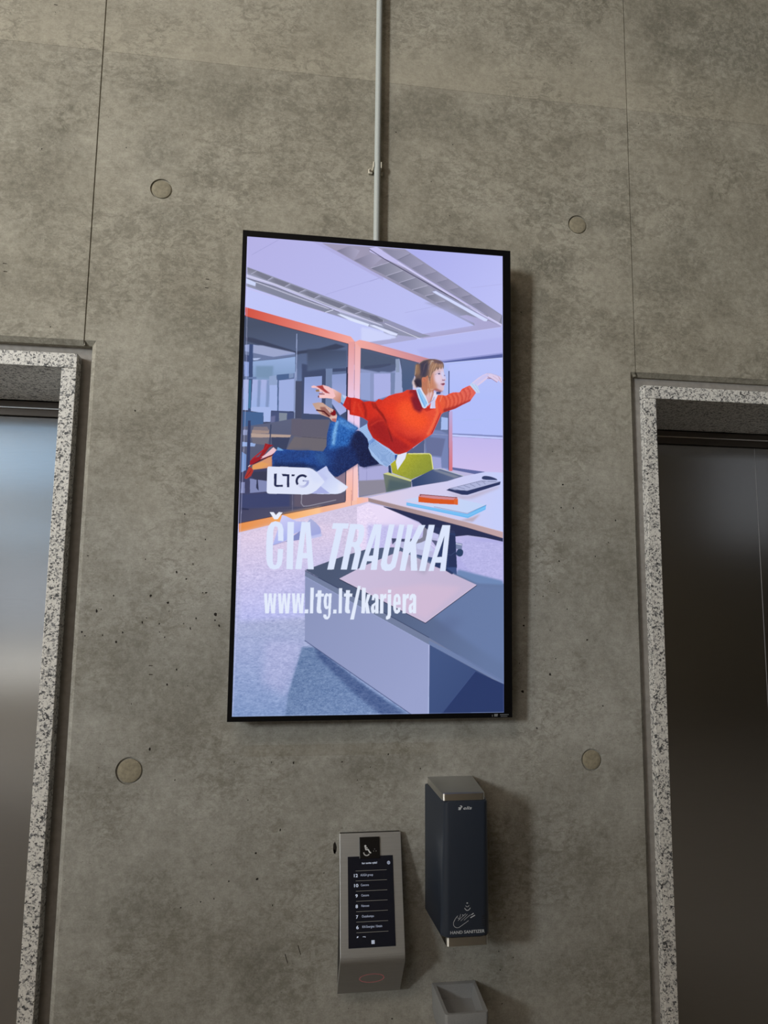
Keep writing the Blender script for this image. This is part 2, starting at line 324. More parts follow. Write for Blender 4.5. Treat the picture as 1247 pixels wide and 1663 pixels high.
def build_wall():
    bm = bmesh.new()
    J = 0.0016; D = 0.0035
    xs = sorted({ROOM['x0'], ROOM['x1'], NL[0], NL[1], NR[0], NR[1], OL[0], OL[1], OR[0], OR[1], -0.3995 - J, -0.3995 + J, 1.1105 - J, 1.1105 + J,
                 *[round(c + s * 0.05, 4) for c, z in TIES for s in (-1, 1)]})
    zs = sorted({0.0, NICHE_TOP, GR_TOP, ROOM['top'], 3.0175 - 0.0012, 3.0175 + 0.0012, *[round(z + s * 0.05, 4) for c, z in TIES for s in (-1, 1)]})
    def depth(x, z):
        for (n0, n1), (o0, o1) in ((NL, OL), (NR, OR)):
            if n0 < x < n1 and z < NICHE_TOP:
                return 0.56 if (o0 < x < o1 and z < GR_TOP) else (RECESS_LEFT if n1 < 0 else RECESS)
        if z > NICHE_TOP and (abs(x + 0.3995) < J or abs(x - 1.1105) < J): return D
        if abs(z - 3.0175) < 0.0012: return 0.0005
        return 0.0
    def hole(x, z): return any(abs(x - c) < 0.05 and abs(z - t) < 0.05 for c, t in TIES)
    V = {}
    def vert(x, y, z):
        k = (round(x, 5), round(y, 5), round(z, 5))
        if k not in V: V[k] = bm.verts.new(k)
        return V[k]
    cx = [(a + c) / 2 for a, c in zip(xs[:-1], xs[1:])]; cz = [(a + c) / 2 for a, c in zip(zs[:-1], zs[1:])]
    dep = [[depth(x, z) for z in cz] for x in cx]
    for i in range(len(cx)):
        for j in range(len(cz)):
            d = dep[i][j]
            if not hole(cx[i], cz[j]):
                bm.faces.new([vert(xs[i], d, zs[j]), vert(xs[i + 1], d, zs[j]), vert(xs[i + 1], d, zs[j + 1]), vert(xs[i], d, zs[j + 1])])
            if i + 1 < len(cx) and dep[i + 1][j] != d:
                e = dep[i + 1][j]; x = xs[i + 1]
                bm.faces.new([vert(x, d, zs[j]), vert(x, e, zs[j]), vert(x, e, zs[j + 1]), vert(x, d, zs[j + 1])])
            if j + 1 < len(cz) and dep[i][j + 1] != d:
                e = dep[i][j + 1]; z = zs[j + 1]
                bm.faces.new([vert(xs[i], d, z), vert(xs[i], e, z), vert(xs[i + 1], e, z), vert(xs[i + 1], d, z)])
    # round form-tie recesses
    for (c, t), r in zip(TIES, TR):
        sq = [(c - .05, t - .05), (c, t - .05), (c + .05, t - .05), (c + .05, t), (c + .05, t + .05), (c, t + .05), (c - .05, t + .05), (c - .05, t)]
        n = 48; ring = []; deep = []
        for k in range(n):
            a = math.radians(-135) + 2 * math.pi * k / n
            ring.append(bm.verts.new((c + r * math.cos(a), 0, t + r * math.sin(a)))); deep.append(bm.verts.new((c + r * .985 * math.cos(a), 0.004, t + r * .985 * math.sin(a))))
        S = [vert(round(p[0], 4), 0, round(p[1], 4)) for p in (sq[0], sq[2], sq[4], sq[6])]
        q = n // 4
        for s in range(4):
            for k in range(q):
                a, bb = ring[s * q + k], ring[(s * q + k + 1) % n]
                corner = S[s] if k < q / 2 else S[(s + 1) % 4]
                bm.faces.new([corner, bb, a])
            mid = ring[s * q + q // 2]
            bm.faces.new([S[s], S[(s + 1) % 4], mid])
        for k in range(n):
            bm.faces.new([ring[k], ring[(k + 1) % n], deep[(k + 1) % n], deep[k]])
        bm.faces.new(deep)
    bmesh.ops.recalc_face_normals(bm, faces=bm.faces)
    # chamfered arris round the two recesses
    es = []
    for e in bm.edges:
        a, c = e.verts
        if abs(a.co.y) < 1e-5 and abs(c.co.y) < 1e-5 and any(abs(f.normal.y) < .5 and max(v.co.y for v in f.verts) > .01 for f in e.link_faces): es.append(e)
    bmesh.ops.bevel(bm, geom=es, offset=CHAMFER, segments=1, affect='EDGES', clamp_overlap=False)
    bmesh.ops.recalc_face_normals(bm, faces=bm.faces)
    if sum(f.normal.y * f.calc_area() for f in bm.faces) > 0: bmesh.ops.reverse_faces(bm, faces=bm.faces)
    # surface marks: larger pores, fixing marks and scratches
    rnd = random.Random(5)
    for x, z, w, h, mi in MARKS:
        n = 7; pts = []
        if mi == 2:
            pts = [(x - w, z - h * .6), (x + w * .6, z - h), (x + w, z + h * .3), (x - w * .8, z + h)]
        elif mi == 3:
            pts = [(x - w, z + h), (x - w + .002, z + h), (x + w, z - h), (x + w - .0015, z - h)]
        else:
            for k in range(n):
                a = 2 * math.pi * k / n; rr = rnd.uniform(.45, 1.1); pts.append((x + w * rr * math.cos(a), z + h * rr * math.sin(a)))
        f = bm.faces.new([bm.verts.new((px, -0.00035, pz)) for px, pz in pts]); f.material_index = 1 if mi != 2 else 2
        if f.normal.y > 0: f.normal_flip()
    me = bpy.data.meshes.new('wall_back'); bm.to_mesh(me); bm.free()
    for k in ('concrete', 'pit', 'rust'): me.materials.append(M[k])
    # stone-grey fill on the recess floor
    me.materials.append(M['grout'])
    for p in me.polygons:
        if abs(p.center.y - RECESS) < 1e-4 or abs(p.center.y - RECESS_LEFT) < 1e-4: p.material_index = 3
    o = bpy.data.objects.new('wall_back', me); COL.objects.link(o)
    return tag(o, 'tall olive grey concrete wall with panel joints behind the display', 'wall', kind='structure')
MARKS = [(-0.2011,1.5496,0.0032,0.0037,1),(-0.1591,1.5323,0.0042,0.0037,1),(-0.1555,1.5119,0.0018,0.0017,1),(-0.2089,1.4946,0.0023,0.0023,1),(-0.2182,1.4837,0.0026,0.0038,1),(-0.1772,1.4806,0.0018,0.0028,1),(-0.163,1.4476,0.0025,0.0032,1),(-0.1755,1.4603,0.0018,0.0022,1),(-0.1181,1.4816,0.0014,0.0031,1),(-0.0892,1.4947,0.0024,0.0035,1),(-0.0411,1.5038,0.0051,0.0052,1),(-0.0312,1.4765,0.0025,0.0044,1),(-0.1277,1.7574,0.0021,0.0027,1),(-0.219,1.6411,0.0022,0.0023,1),(-0.3109,1.4519,0.0021,0.0031,1),(-0.3527,1.4504,0.0019,0.0028,1),(-0.3597,1.4597,0.0028,0.0034,1),(-0.3286,1.5119,0.0033,0.0048,1),(-0.264,1.4587,0.002,0.0039,1),(-0.2776,1.4353,0.0034,0.0039,1),(-0.1015,1.4694,0.0021,0.004,1),(-0.0751,1.5585,0.002,0.0021,1),(-0.0663,1.5586,0.0034,0.0025,1),(-0.0419,1.4902,0.0025,0.0026,1),(-0.1303,1.3684,0.0022,0.0031,1),(-0.102,1.3283,0.0017,0.0014,1),(-0.1516,1.3319,0.0023,0.0041,1),(-0.1852,1.1784,0.0028,0.005,1),(-0.234,1.2865,0.0015,0.0027,1),(-0.0119,1.4119,0.0013,0.0019,1),(-0.3178,1.5154,0.0019,0.0021,1),(-0.2641,2.0221,0.0024,0.0046,1),(-0.2905,1.5493,0.0026,0.0035,1),(-0.117,1.5924,0.0024,0.0031,1),(-0.1413,1.6093,0.0024,0.0039,1),(-0.1018,1.6307,0.0021,0.0033,1),(-0.0739,1.694,0.0016,0.0032,1),(-0.3574,1.6468,0.0023,0.002,1),(0.8838,1.867,0.0037,0.0031,1),(0.8567,1.7368,0.0025,0.0022,1),(0.8779,1.8027,0.0023,0.0035,1),(0.9134,1.8019,0.0022,0.003,1),(0.9865,1.8216,0.0012,0.0022,1),(1.036,1.7718,0.0024,0.0036,1),(0.9741,1.6699,0.0021,0.0028,1),(1.0128,1.7089,0.0018,0.0027,1),(0.8044,1.6668,0.0018,0.003,1),(0.7974,1.5629,0.0016,0.0023,1),(0.8222,1.559,0.0016,0.003,1),(0.8416,1.5991,0.0015,0.0023,1),(0.8893,1.5249,0.0019,0.0028,1),(0.7663,1.4805,0.0039,0.0042,1),(0.8389,1.352,0.0037,0.0053,1),(0.7614,1.3074,0.0049,0.0052,1),(0.7537,1.3811,0.0014,0.0024,1),(0.8546,1.3933,0.002,0.0028,1),(0.8401,1.4682,0.0015,0.0028,1),(0.9848,1.2684,0.0028,0.0028,1),(0.8564,1.9592,0.0015,0.0026,1),(0.9585,1.8819,0.0017,0.0023,1),(0.7706,2.3572,0.002,0.0035,1),(0.7683,1.5013,0.0013,0.0029,1),(0.8686,1.6551,0.0034,0.0034,1),(0.9447,1.4434,0.0034,0.003,1),(0.799,1.2137,0.003,0.0037,1),(0.8669,1.5696,0.002,0.0026,1),(0.1643,1.1385,0.0024,0.0043,1),(0.0548,1.0522,0.0022,0.0017,1),(0.1358,0.9799,0.003,0.0046,1),(0.0783,0.9266,0.0033,0.0038,1),(-0.0271,0.9039,0.0017,0.0016,1),(0.0833,0.8668,0.0035,0.0043,1),(0.0159,0.8638,0.0025,0.0029,1),(0.2458,0.8737,0.0017,0.0032,1),(-0.0491,0.8198,0.0025,0.0026,1),(-0.0179,0.8259,0.0018,0.0028,1),(0.1224,0.8041,0.002,0.0029,1),(0.4194,0.5282,0.003,0.0023,1),(-0.0953,0.8086,0.0028,0.0022,1),(-0.2428,0.6319,0.0016,0.0025,1),(0.4868,1.1176,0.002,0.0032,1),(0.4496,1.1724,0.0011,0.0015,1),(0.109,1.1403,0.0013,0.0029,1),(-0.122,1.1041,0.0021,0.0035,1),(0.0179,1.1434,0.0017,0.0023,1),(0.2854,1.1378,0.0025,0.0028,1),(0.3574,1.1236,0.0016,0.0017,1),(0.4032,1.1542,0.0025,0.0027,1),(0.3252,1.0931,0.0013,0.0019,1),(0.7076,0.7473,0.0018,0.0022,1),(0.7275,0.651,0.0018,0.0022,1),(0.6935,0.624,0.0018,0.0022,1),(0.6976,0.5446,0.0018,0.0022,1),(0.6907,0.6677,0.0018,0.0022,1),(-0.3245,2.743,0.0018,0.0022,1),(-0.5289,3.1162,0.0018,0.0022,1),(-0.537,2.717,0.0018,0.0022,1),(0.5727,2.8476,0.0018,0.0022,1),(0.5636,2.6302,0.0018,0.0022,1),(0.5098,2.7277,0.0018,0.0022,1),(0.4074,2.8678,0.0018,0.0022,1),(0.694,3.1545,0.0018,0.0022,1),(1.0009,3.1634,0.0018,0.0022,1),(-0.4837,2.2315,0.0018,0.0022,1),(0.8474,2.6939,0.0018,0.0022,1),(-0.6052,2.3932,0.0055,0.0013,2),(-0.6022,2.3718,0.0055,0.0013,2),(-0.0972,2.3896,0.0055,0.0013,2),(-0.0978,2.3655,0.0055,0.0013,2),(-0.1927,1.3782,0.0055,0.0013,2),(-0.1916,1.3565,0.0055,0.0013,2),(-0.5288,3.1384,0.0055,0.0013,2),(0.1896,0.6982,0.0045,0.011,3),(0.1589,0.6803,0.0045,0.011,3),(0.2726,0.9332,0.006,0.017,1),(0.2705,0.923,0.004,0.006,1)]
build_wall()

def slab(name, b6, mat, label):
    mb = MB(); mb.box(*b6); o = mb.build(name, mat); return tag(o, label, name.split('_')[0], kind='structure')
x0, x1, y1, top = ROOM['x0'], ROOM['x1'], ROOM['y1'], ROOM['top']
slab('floor', (x0, x1, y1, 0.56, -0.1, 0.0), M['floor'], 'stone floor of the hall in front of the lifts')
slab('ceiling', (x0, x1, y1, 0.0, top, top + 0.1), M['plaster'], 'plain ceiling high above the hall')
slab('wall_left', (x0 - 0.1, x0, y1, 0.0, 0, top), M['plaster'], 'left side wall of the hall')
slab('wall_right', (x1, x1 + 0.1, y1, 0.0, 0, top), M['cladding'], 'dark right side wall of the hall')
mb = MB()   # rear wall with its window openings
xs = sorted({x0, x1, *[x + s * w / 2 for x, z, w, h, r, c in WINDOWS for s in (-1, 1)]})
zs = sorted({0.0, top, *[z + s * h / 2 for x, z, w, h, r, c in WINDOWS for s in (-1, 1)]})
for a, c in zip(xs[:-1], xs[1:]):
    for e, f in zip(zs[:-1], zs[1:]):
        if not any(abs((a + c) / 2 - x) < w / 2 and abs((e + f) / 2 - z) < h / 2 for x, z, w, h, r, q in WINDOWS):
            mb.box(a, c, y1 - 0.1, y1, e, f)
slab('wall_added_shade', (-6.2, -2.5, -3.56, -3.44, 0, 2.22), M['plaster'], 'unseen partition added to shade the lower wall')  # added out of view to cut the window light on the lower wall
tag(mb.build('wall_rear', M['plaster']), 'rear wall of the hall with its windows', 'wall', kind='structure')
WINDOW_LABELS = ['tall bright window at the far left of the hall', 'wide upper window with a pale blue view', 'shallow window band under the wide upper window', 'grey middle window of the hall', 'low warm window band near the floor', 'dim window at the far right of the hall']
for i, (x, z, w, h, r, c) in enumerate(WINDOWS):
    root = tag(empty('window_%d' % (i + 1), (x, y1, z - h / 2)), WINDOW_LABELS[i], 'window', kind='structure')
    mb = MB(); t = 0.05
    mb.box(-w / 2, w / 2, -.06, .02, 0, t); mb.box(-w / 2, w / 2, -.06, .02, h - t, h); mb.box(-w / 2, -w / 2 + t, -.06, .02, t, h - t); mb.box(w / 2 - t, w / 2, -.06, .02, t, h - t)
    mb.build('frame', M['frame'], root)

# ------------------------------------------------------------------ lift doors and their granite surrounds
def lift(n, o0, o1, lab_door, lab_trim):
    t = tag(empty('trim_%d' % n, ((o0 + o1) / 2, 0.0, 0)), lab_trim, 'door surround', kind='structure')
    cx = (o0 + o1) / 2; G = 0.0365; F = -0.005; B = 0.337
    for s0, s1 in ((o0, o0 + G), (o1 - G, o1)):
        mb = MB(); mb.box(s0 - cx, s1 - cx, F, B, 0.0, GR_TOP - 0.0383); mb.build('granite_jamb', M['granite'], t, bevel=0.0015)
    mb = MB(); mb.box(o0 - cx, o1 - cx, F, B, GR_TOP - 0.0375, GR_TOP); mb.build('granite_lintel', M['granite'], t, bevel=0.0015)
    d = tag(empty('door_%d' % n, (cx, 0.337, 0)), lab_door, 'lift door', kind='structure')
    a, c = o0 + 0.004 - cx, o1 - 0.004 - cx; zt = GR_TOP - 0.0395
    mb = MB(); mb.box(a, c, 0.002, 0.05, 2.1030, zt); mb.build('header', M['header_steel'], d, bevel=0.0012)
    mb = MB(); mb.box(a, c, 0.004, 0.05, 2.0795, 2.0995); mb.build('header_rail', M['header_steel'], d, bevel=0.0008)
    mb = MB(); mb.loft([[(x, -.0032, 2.1031), (x, -.0029, 2.0997), (x, .004, 2.0997), (x, .004, 2.1031)] for x in (a, c)]); mb.build('header_lip', M['lip_steel'], d)
    seam = SEAM[n] - cx
    for p0, p1 in ((a, seam - 0.0013), (seam + 0.0013, c)):
        mb = MB(); mb.box(p0, p1, 0.016, 0.05, 0.006, 2.0770); mb.build('door_panel', M['steel'], d, seg=1)
    mb = MB(); mb.box(seam - .0012, seam + .0012, 0.0164, 0.05, 0.006, 2.0768); mb.build('centre_seal', M['seal'], d)
SEAM = {1: -1.0178, 2: 1.7330}
lift(1, OL[0], OL[1], 'pale shiny steel lift door at the left edge, reflecting blue daylight', 'granite surround of the bright lift door at the left edge')
lift(2, OR[0], OR[1], 'dark steel lift door at the right edge with a thin centre seam', 'granite surround of the dark lift door at the right edge')

# ------------------------------------------------------------------ form-tie plugs in the concrete
PLUG_LABELS = ['round mortar plug in the concrete, up and left of the display, beside the left joint', 'round mortar plug in the concrete, above the top right corner of the display',
               'round mortar plug below and left of the display, the largest of the four', 'round mortar plug right of the hand sanitizer dispenser top, below the display']
for (c, t), r, lab in zip(TIES, TR, PLUG_LABELS):
    mb = MB(); n = 48
    mb.loft([[(r * k * math.cos(2 * math.pi * i / n), y, r * k * math.sin(2 * math.pi * i / n)) for i in range(n)] for k, y in ((.86, .0038), (.86, .0012), (.82, .0006), (.4, .0010))])
    o = mb.build('mortar_plug', M['plug'], smooth=True, angle=40); o.location = (c, 0, t)
    tag(o, lab, 'wall plug', 'form tie plugs in the concrete wall')

# ------------------------------------------------------------------ white conduit running down to the display
t = tag(empty('cable_conduit', (0.353, -0.02, 2.30)), 'white plastic cable conduit running down the wall behind the display top', 'conduit')
mb = MB(); mb.tube((0, 0, 0), (0, 0, top - 2.30), 0.0088, 28); mb.build('tube', M['pvc'], t, smooth=True, angle=50)
mb = MB()   # pipe clip: base block, two jaws, one screw
mb.box(-.012, .012, .0085, .0198, .438, .456)
for s in (-1, 1):
    mb.box(*sorted((s * .0092, s * .0122)), -.006, .014, .438, .456)
clip = mb.build('pipe_clip', M['clip'], t, bevel=0.0015)
mb = MB(); mb.box(-.024, -.0118, .012, .0198, .430, .444); mb.build('clip_lug', M['clip'], clip, bevel=0.002)
mb = MB(); mb.box(.0118, .019, .014, .0198, .430, .440); mb.build('clip_lug', M['clip'], clip, bevel=0.002)
mb = MB(); mb.tube((-.0185, .0122, .437), (-.0185, .009, .437), .0038, 14); mb.build('screw', M['screw'], clip)

# ------------------------------------------------------------------ portrait advertising display
DC = Vector((0.35655, -0.07, 1.87))
ex = Vector((1, 0, 0.0025)).normalized(); ez = Vector((-0.0025, -0.0281, 1)); ez = (ez - ex * ez.dot(ex)).normalized(); ey = ez.cross(ex)
disp = empty('advertising_display')
disp.matrix_world = Matrix(((ex.x, ey.x, ez.x, DC.x), (ex.y, ey.y, ez.y, DC.y), (ex.z, ey.z, ez.z, DC.z), (0, 0, 0, 1))) @ Matrix.Translation((0, 0, -0.62))
tag(disp, 'large portrait screen in a black frame showing a woman in red floating in an office', 'display screen')
PX0, PX1, PZ0, PZ1 = -0.3457, 0.3357, 0.012, 1.2245
mb = MB(); mb.box(-.3568, .3568, .0065, .040, 0.0005, 1.2395); mb.build('housing', M['bezel'], disp, bevel=0.003)
mb = MB()
mb.box(-.357, PX0, 0, .0062, 0, 1.24); mb.box(PX1, .357, 0, .0062, 0, 1.24); mb.box(PX0, PX1, 0, .0062, 0, PZ0); mb.box(PX0, PX1, 0, .0062, PZ1, 1.24)
mb.build('bezel', M['bezel'], disp)
mb = MB(); mb.box(-.18, .18, .0402, .052, .35, .85); mb.build('wall_mount', M['black'], disp)

def srgb_lin(a):
    a = np.asarray(a, dtype=np.float32)
    return np.where(a <= 0.04045, a / 12.92, ((a + 0.055) / 1.055) ** 2.4)

def catmull(p, n=6):
    p = np.asarray(p, dtype=np.float64); m = len(p); out = []
    t = (np.arange(n) / n)[:, None]
    for i in range(m):
        a, b, c, d = p[i - 1], p[i], p[(i + 1) % m], p[(i + 2) % m]
        out.append(0.5 * ((2 * b) + (c - a) * t + (2 * a - 5 * b + 4 * c - d) * t ** 2 + (3 * b - a - 3 * c + d) * t ** 3))
    return np.concatenate(out)

def fill_mask(pts, w, h):
    """even-odd polygon mask on the picture raster; returns (x0, y0, mask)"""
    p = np.asarray(pts, dtype=np.float64)
    x0 = max(0, int(math.floor(p[:, 0].min())) - 1); x1 = min(w, int(math.ceil(p[:, 0].max())) + 2)
    y0 = max(0, int(math.floor(p[:, 1].min())) - 1); y1 = min(h, int(math.ceil(p[:, 1].max())) + 2)
    if x1 <= x0 or y1 <= y0:
        return None
    m = np.zeros((y1 - y0, x1 - x0), dtype=bool)
    xc = np.arange(x0, x1) + 0.5
    for i in range(len(p)):
        (ax, ay), (bx, by) = p[i - 1], p[i]
        if ay == by: continue
        if ay > by: ax, ay, bx, by = bx, by, ax, ay
        r0 = max(y0, int(math.ceil(ay - 0.5))); r1 = min(y1 - 1, int(math.ceil(by - 0.5)) - 1)
        if r1 < r0: continue
        yc = np.arange(r0, r1 + 1) + 0.5
        xi = ax + (yc - ay) * (bx - ax) / (by - ay)
        m[r0 - y0:r1 - y0 + 1] ^= xc[None, :] > xi[:, None]
    return x0, y0, m

def box_blur(a, r):
    for ax in (0, 1):
        for _ in range(2):
            pad = [(0, 0), (0, 0)]; pad[ax] = (r + 1, r)
            c = np.cumsum(np.pad(a, pad, mode='edge'), axis=ax)
            n = a.shape[ax]
            hi = np.take(c, range(2 * r + 1, 2 * r + 1 + n), axis=ax); lo = np.take(c, range(0, n), axis=ax)
            a = (hi - lo) / (2 * r + 1)
    return a

def stroke_quads(pts, wd):
    p = np.asarray(pts, dtype=np.float64); out = []
    for a, b in zip(p[:-1], p[1:]):
        d = b - a; L = np.hypot(*d)
        if L < 1e-6: continue
        n = np.array([-d[1], d[0]]) / L * wd / 2; e = d / L * wd * 0.2
        out.append([a - e + n, b + e + n, b + e - n, a - e - n])
    return out

def grain(w, h, cell, seed, ax=1.0):
    """smooth value noise in -1..1, cell in raster pixels, ax stretches it sideways"""
    rng = np.random.RandomState(seed)
    gx, gy = int(w / (cell * ax)) + 3, int(h / cell) + 3
    g = rng.rand(gy, gx).astype(np.float32) * 2 - 1
    x = np.arange(w) / (cell * ax); y = np.arange(h) / cell
    xi, yi = x.astype(int), y.astype(int); fx, fy = (x - xi)[None, :], (y - yi)[:, None]
    a, b = g[yi][:, xi], g[yi][:, xi + 1]; c, d = g[yi + 1][:, xi], g[yi + 1][:, xi + 1]
    return (a * (1 - fx) + b * fx) * (1 - fy) + (c * (1 - fx) + d * fx) * fy

def paint(ops, w, h):
    """fills the picture shown on the display: flat colours, gradients, strokes and woven grain"""
    img = np.zeros((h, w, 3), dtype=np.float32)
    seed = 1
    for op in ops:
        kind, pts, col = op[0], np.asarray(op[1], dtype=np.float64).reshape(-1, 2), op[2]
        o = op[3] if len(op) > 3 else {}
        if o.get('s'): pts = catmull(pts)
        blur = o.get('b', 0); alpha = o.get('a', 1.0)
        polys = stroke_quads(pts, o['w']) if kind == 'L' else [pts]
        allp = np.concatenate([np.asarray(q) for q in polys])
        pad = int(2 * blur) + 2
        x0 = max(0, int(allp[:, 0].min()) - pad); x1 = min(w, int(allp[:, 0].max()) + pad + 1)
        y0 = max(0, int(allp[:, 1].min()) - pad); y1 = min(h, int(allp[:, 1].max()) + pad + 1)
        if x1 <= x0 or y1 <= y0: continue
        m = np.zeros((y1 - y0, x1 - x0), dtype=np.float32)
        for q in polys:
            r = fill_mask(np.asarray(q) - [x0, y0], x1 - x0, y1 - y0)
            if r: m[r[1]:r[1] + r[2].shape[0], r[0]:r[0] + r[2].shape[1]][r[2]] = 1
        for hq in o.get('h', []):
            r = fill_mask(np.asarray(hq).reshape(-1, 2) - [x0, y0], x1 - x0, y1 - y0)
            if r: m[r[1]:r[1] + r[2].shape[0], r[0]:r[0] + r[2].shape[1]][r[2]] = 0
        if blur: m = box_blur(m, max(1, int(blur / 1.4)))
        if 'c' in o:
            cp = np.asarray(o['c'], dtype=np.float64).reshape(-1, 2)
            r = fill_mask(cp - [x0, y0], x1 - x0, y1 - y0); k = np.zeros_like(m)
            if r: k[r[1]:r[1] + r[2].shape[0], r[0]:r[0] + r[2].shape[1]][r[2]] = 1
            m = m * k
        sub = img[y0:y1, x0:x1]
        if kind == 'N':
            seed += 1
            n = grain(x1 - x0, y1 - y0, o['cell'], seed, o.get('ax', 1.0)) * 0.6 + grain(x1 - x0, y1 - y0, max(1.5, o['cell'] * .45), seed + 77, o.get('ax', 1.0)) * 0.6
            sub += (m * n)[..., None] * (np.asarray(col, dtype=np.float32) / 255)
            continue
        m = (m * alpha)[..., None]
        if kind == 'G':
            (ax_, ay_), (bx_, by_) = o['g']; c0, c1 = [np.asarray(k, dtype=np.float32) / 255 for k in col]
            dx, dy = bx_ - ax_, by_ - ay_
            t = ((np.arange(x0, x1)[None, :] - ax_) * dx + (np.arange(y0, y1)[:, None] - ay_) * dy) / (dx * dx + dy * dy)
            t = np.clip(t, 0, 1)[..., None].astype(np.float32)
            c = c0 * (1 - t) + c1 * t
        else:
            c = np.asarray(col, dtype=np.float32) / 255
        sub[:] = sub * (1 - m) + c * m
    return np.clip(img, 0, 1)


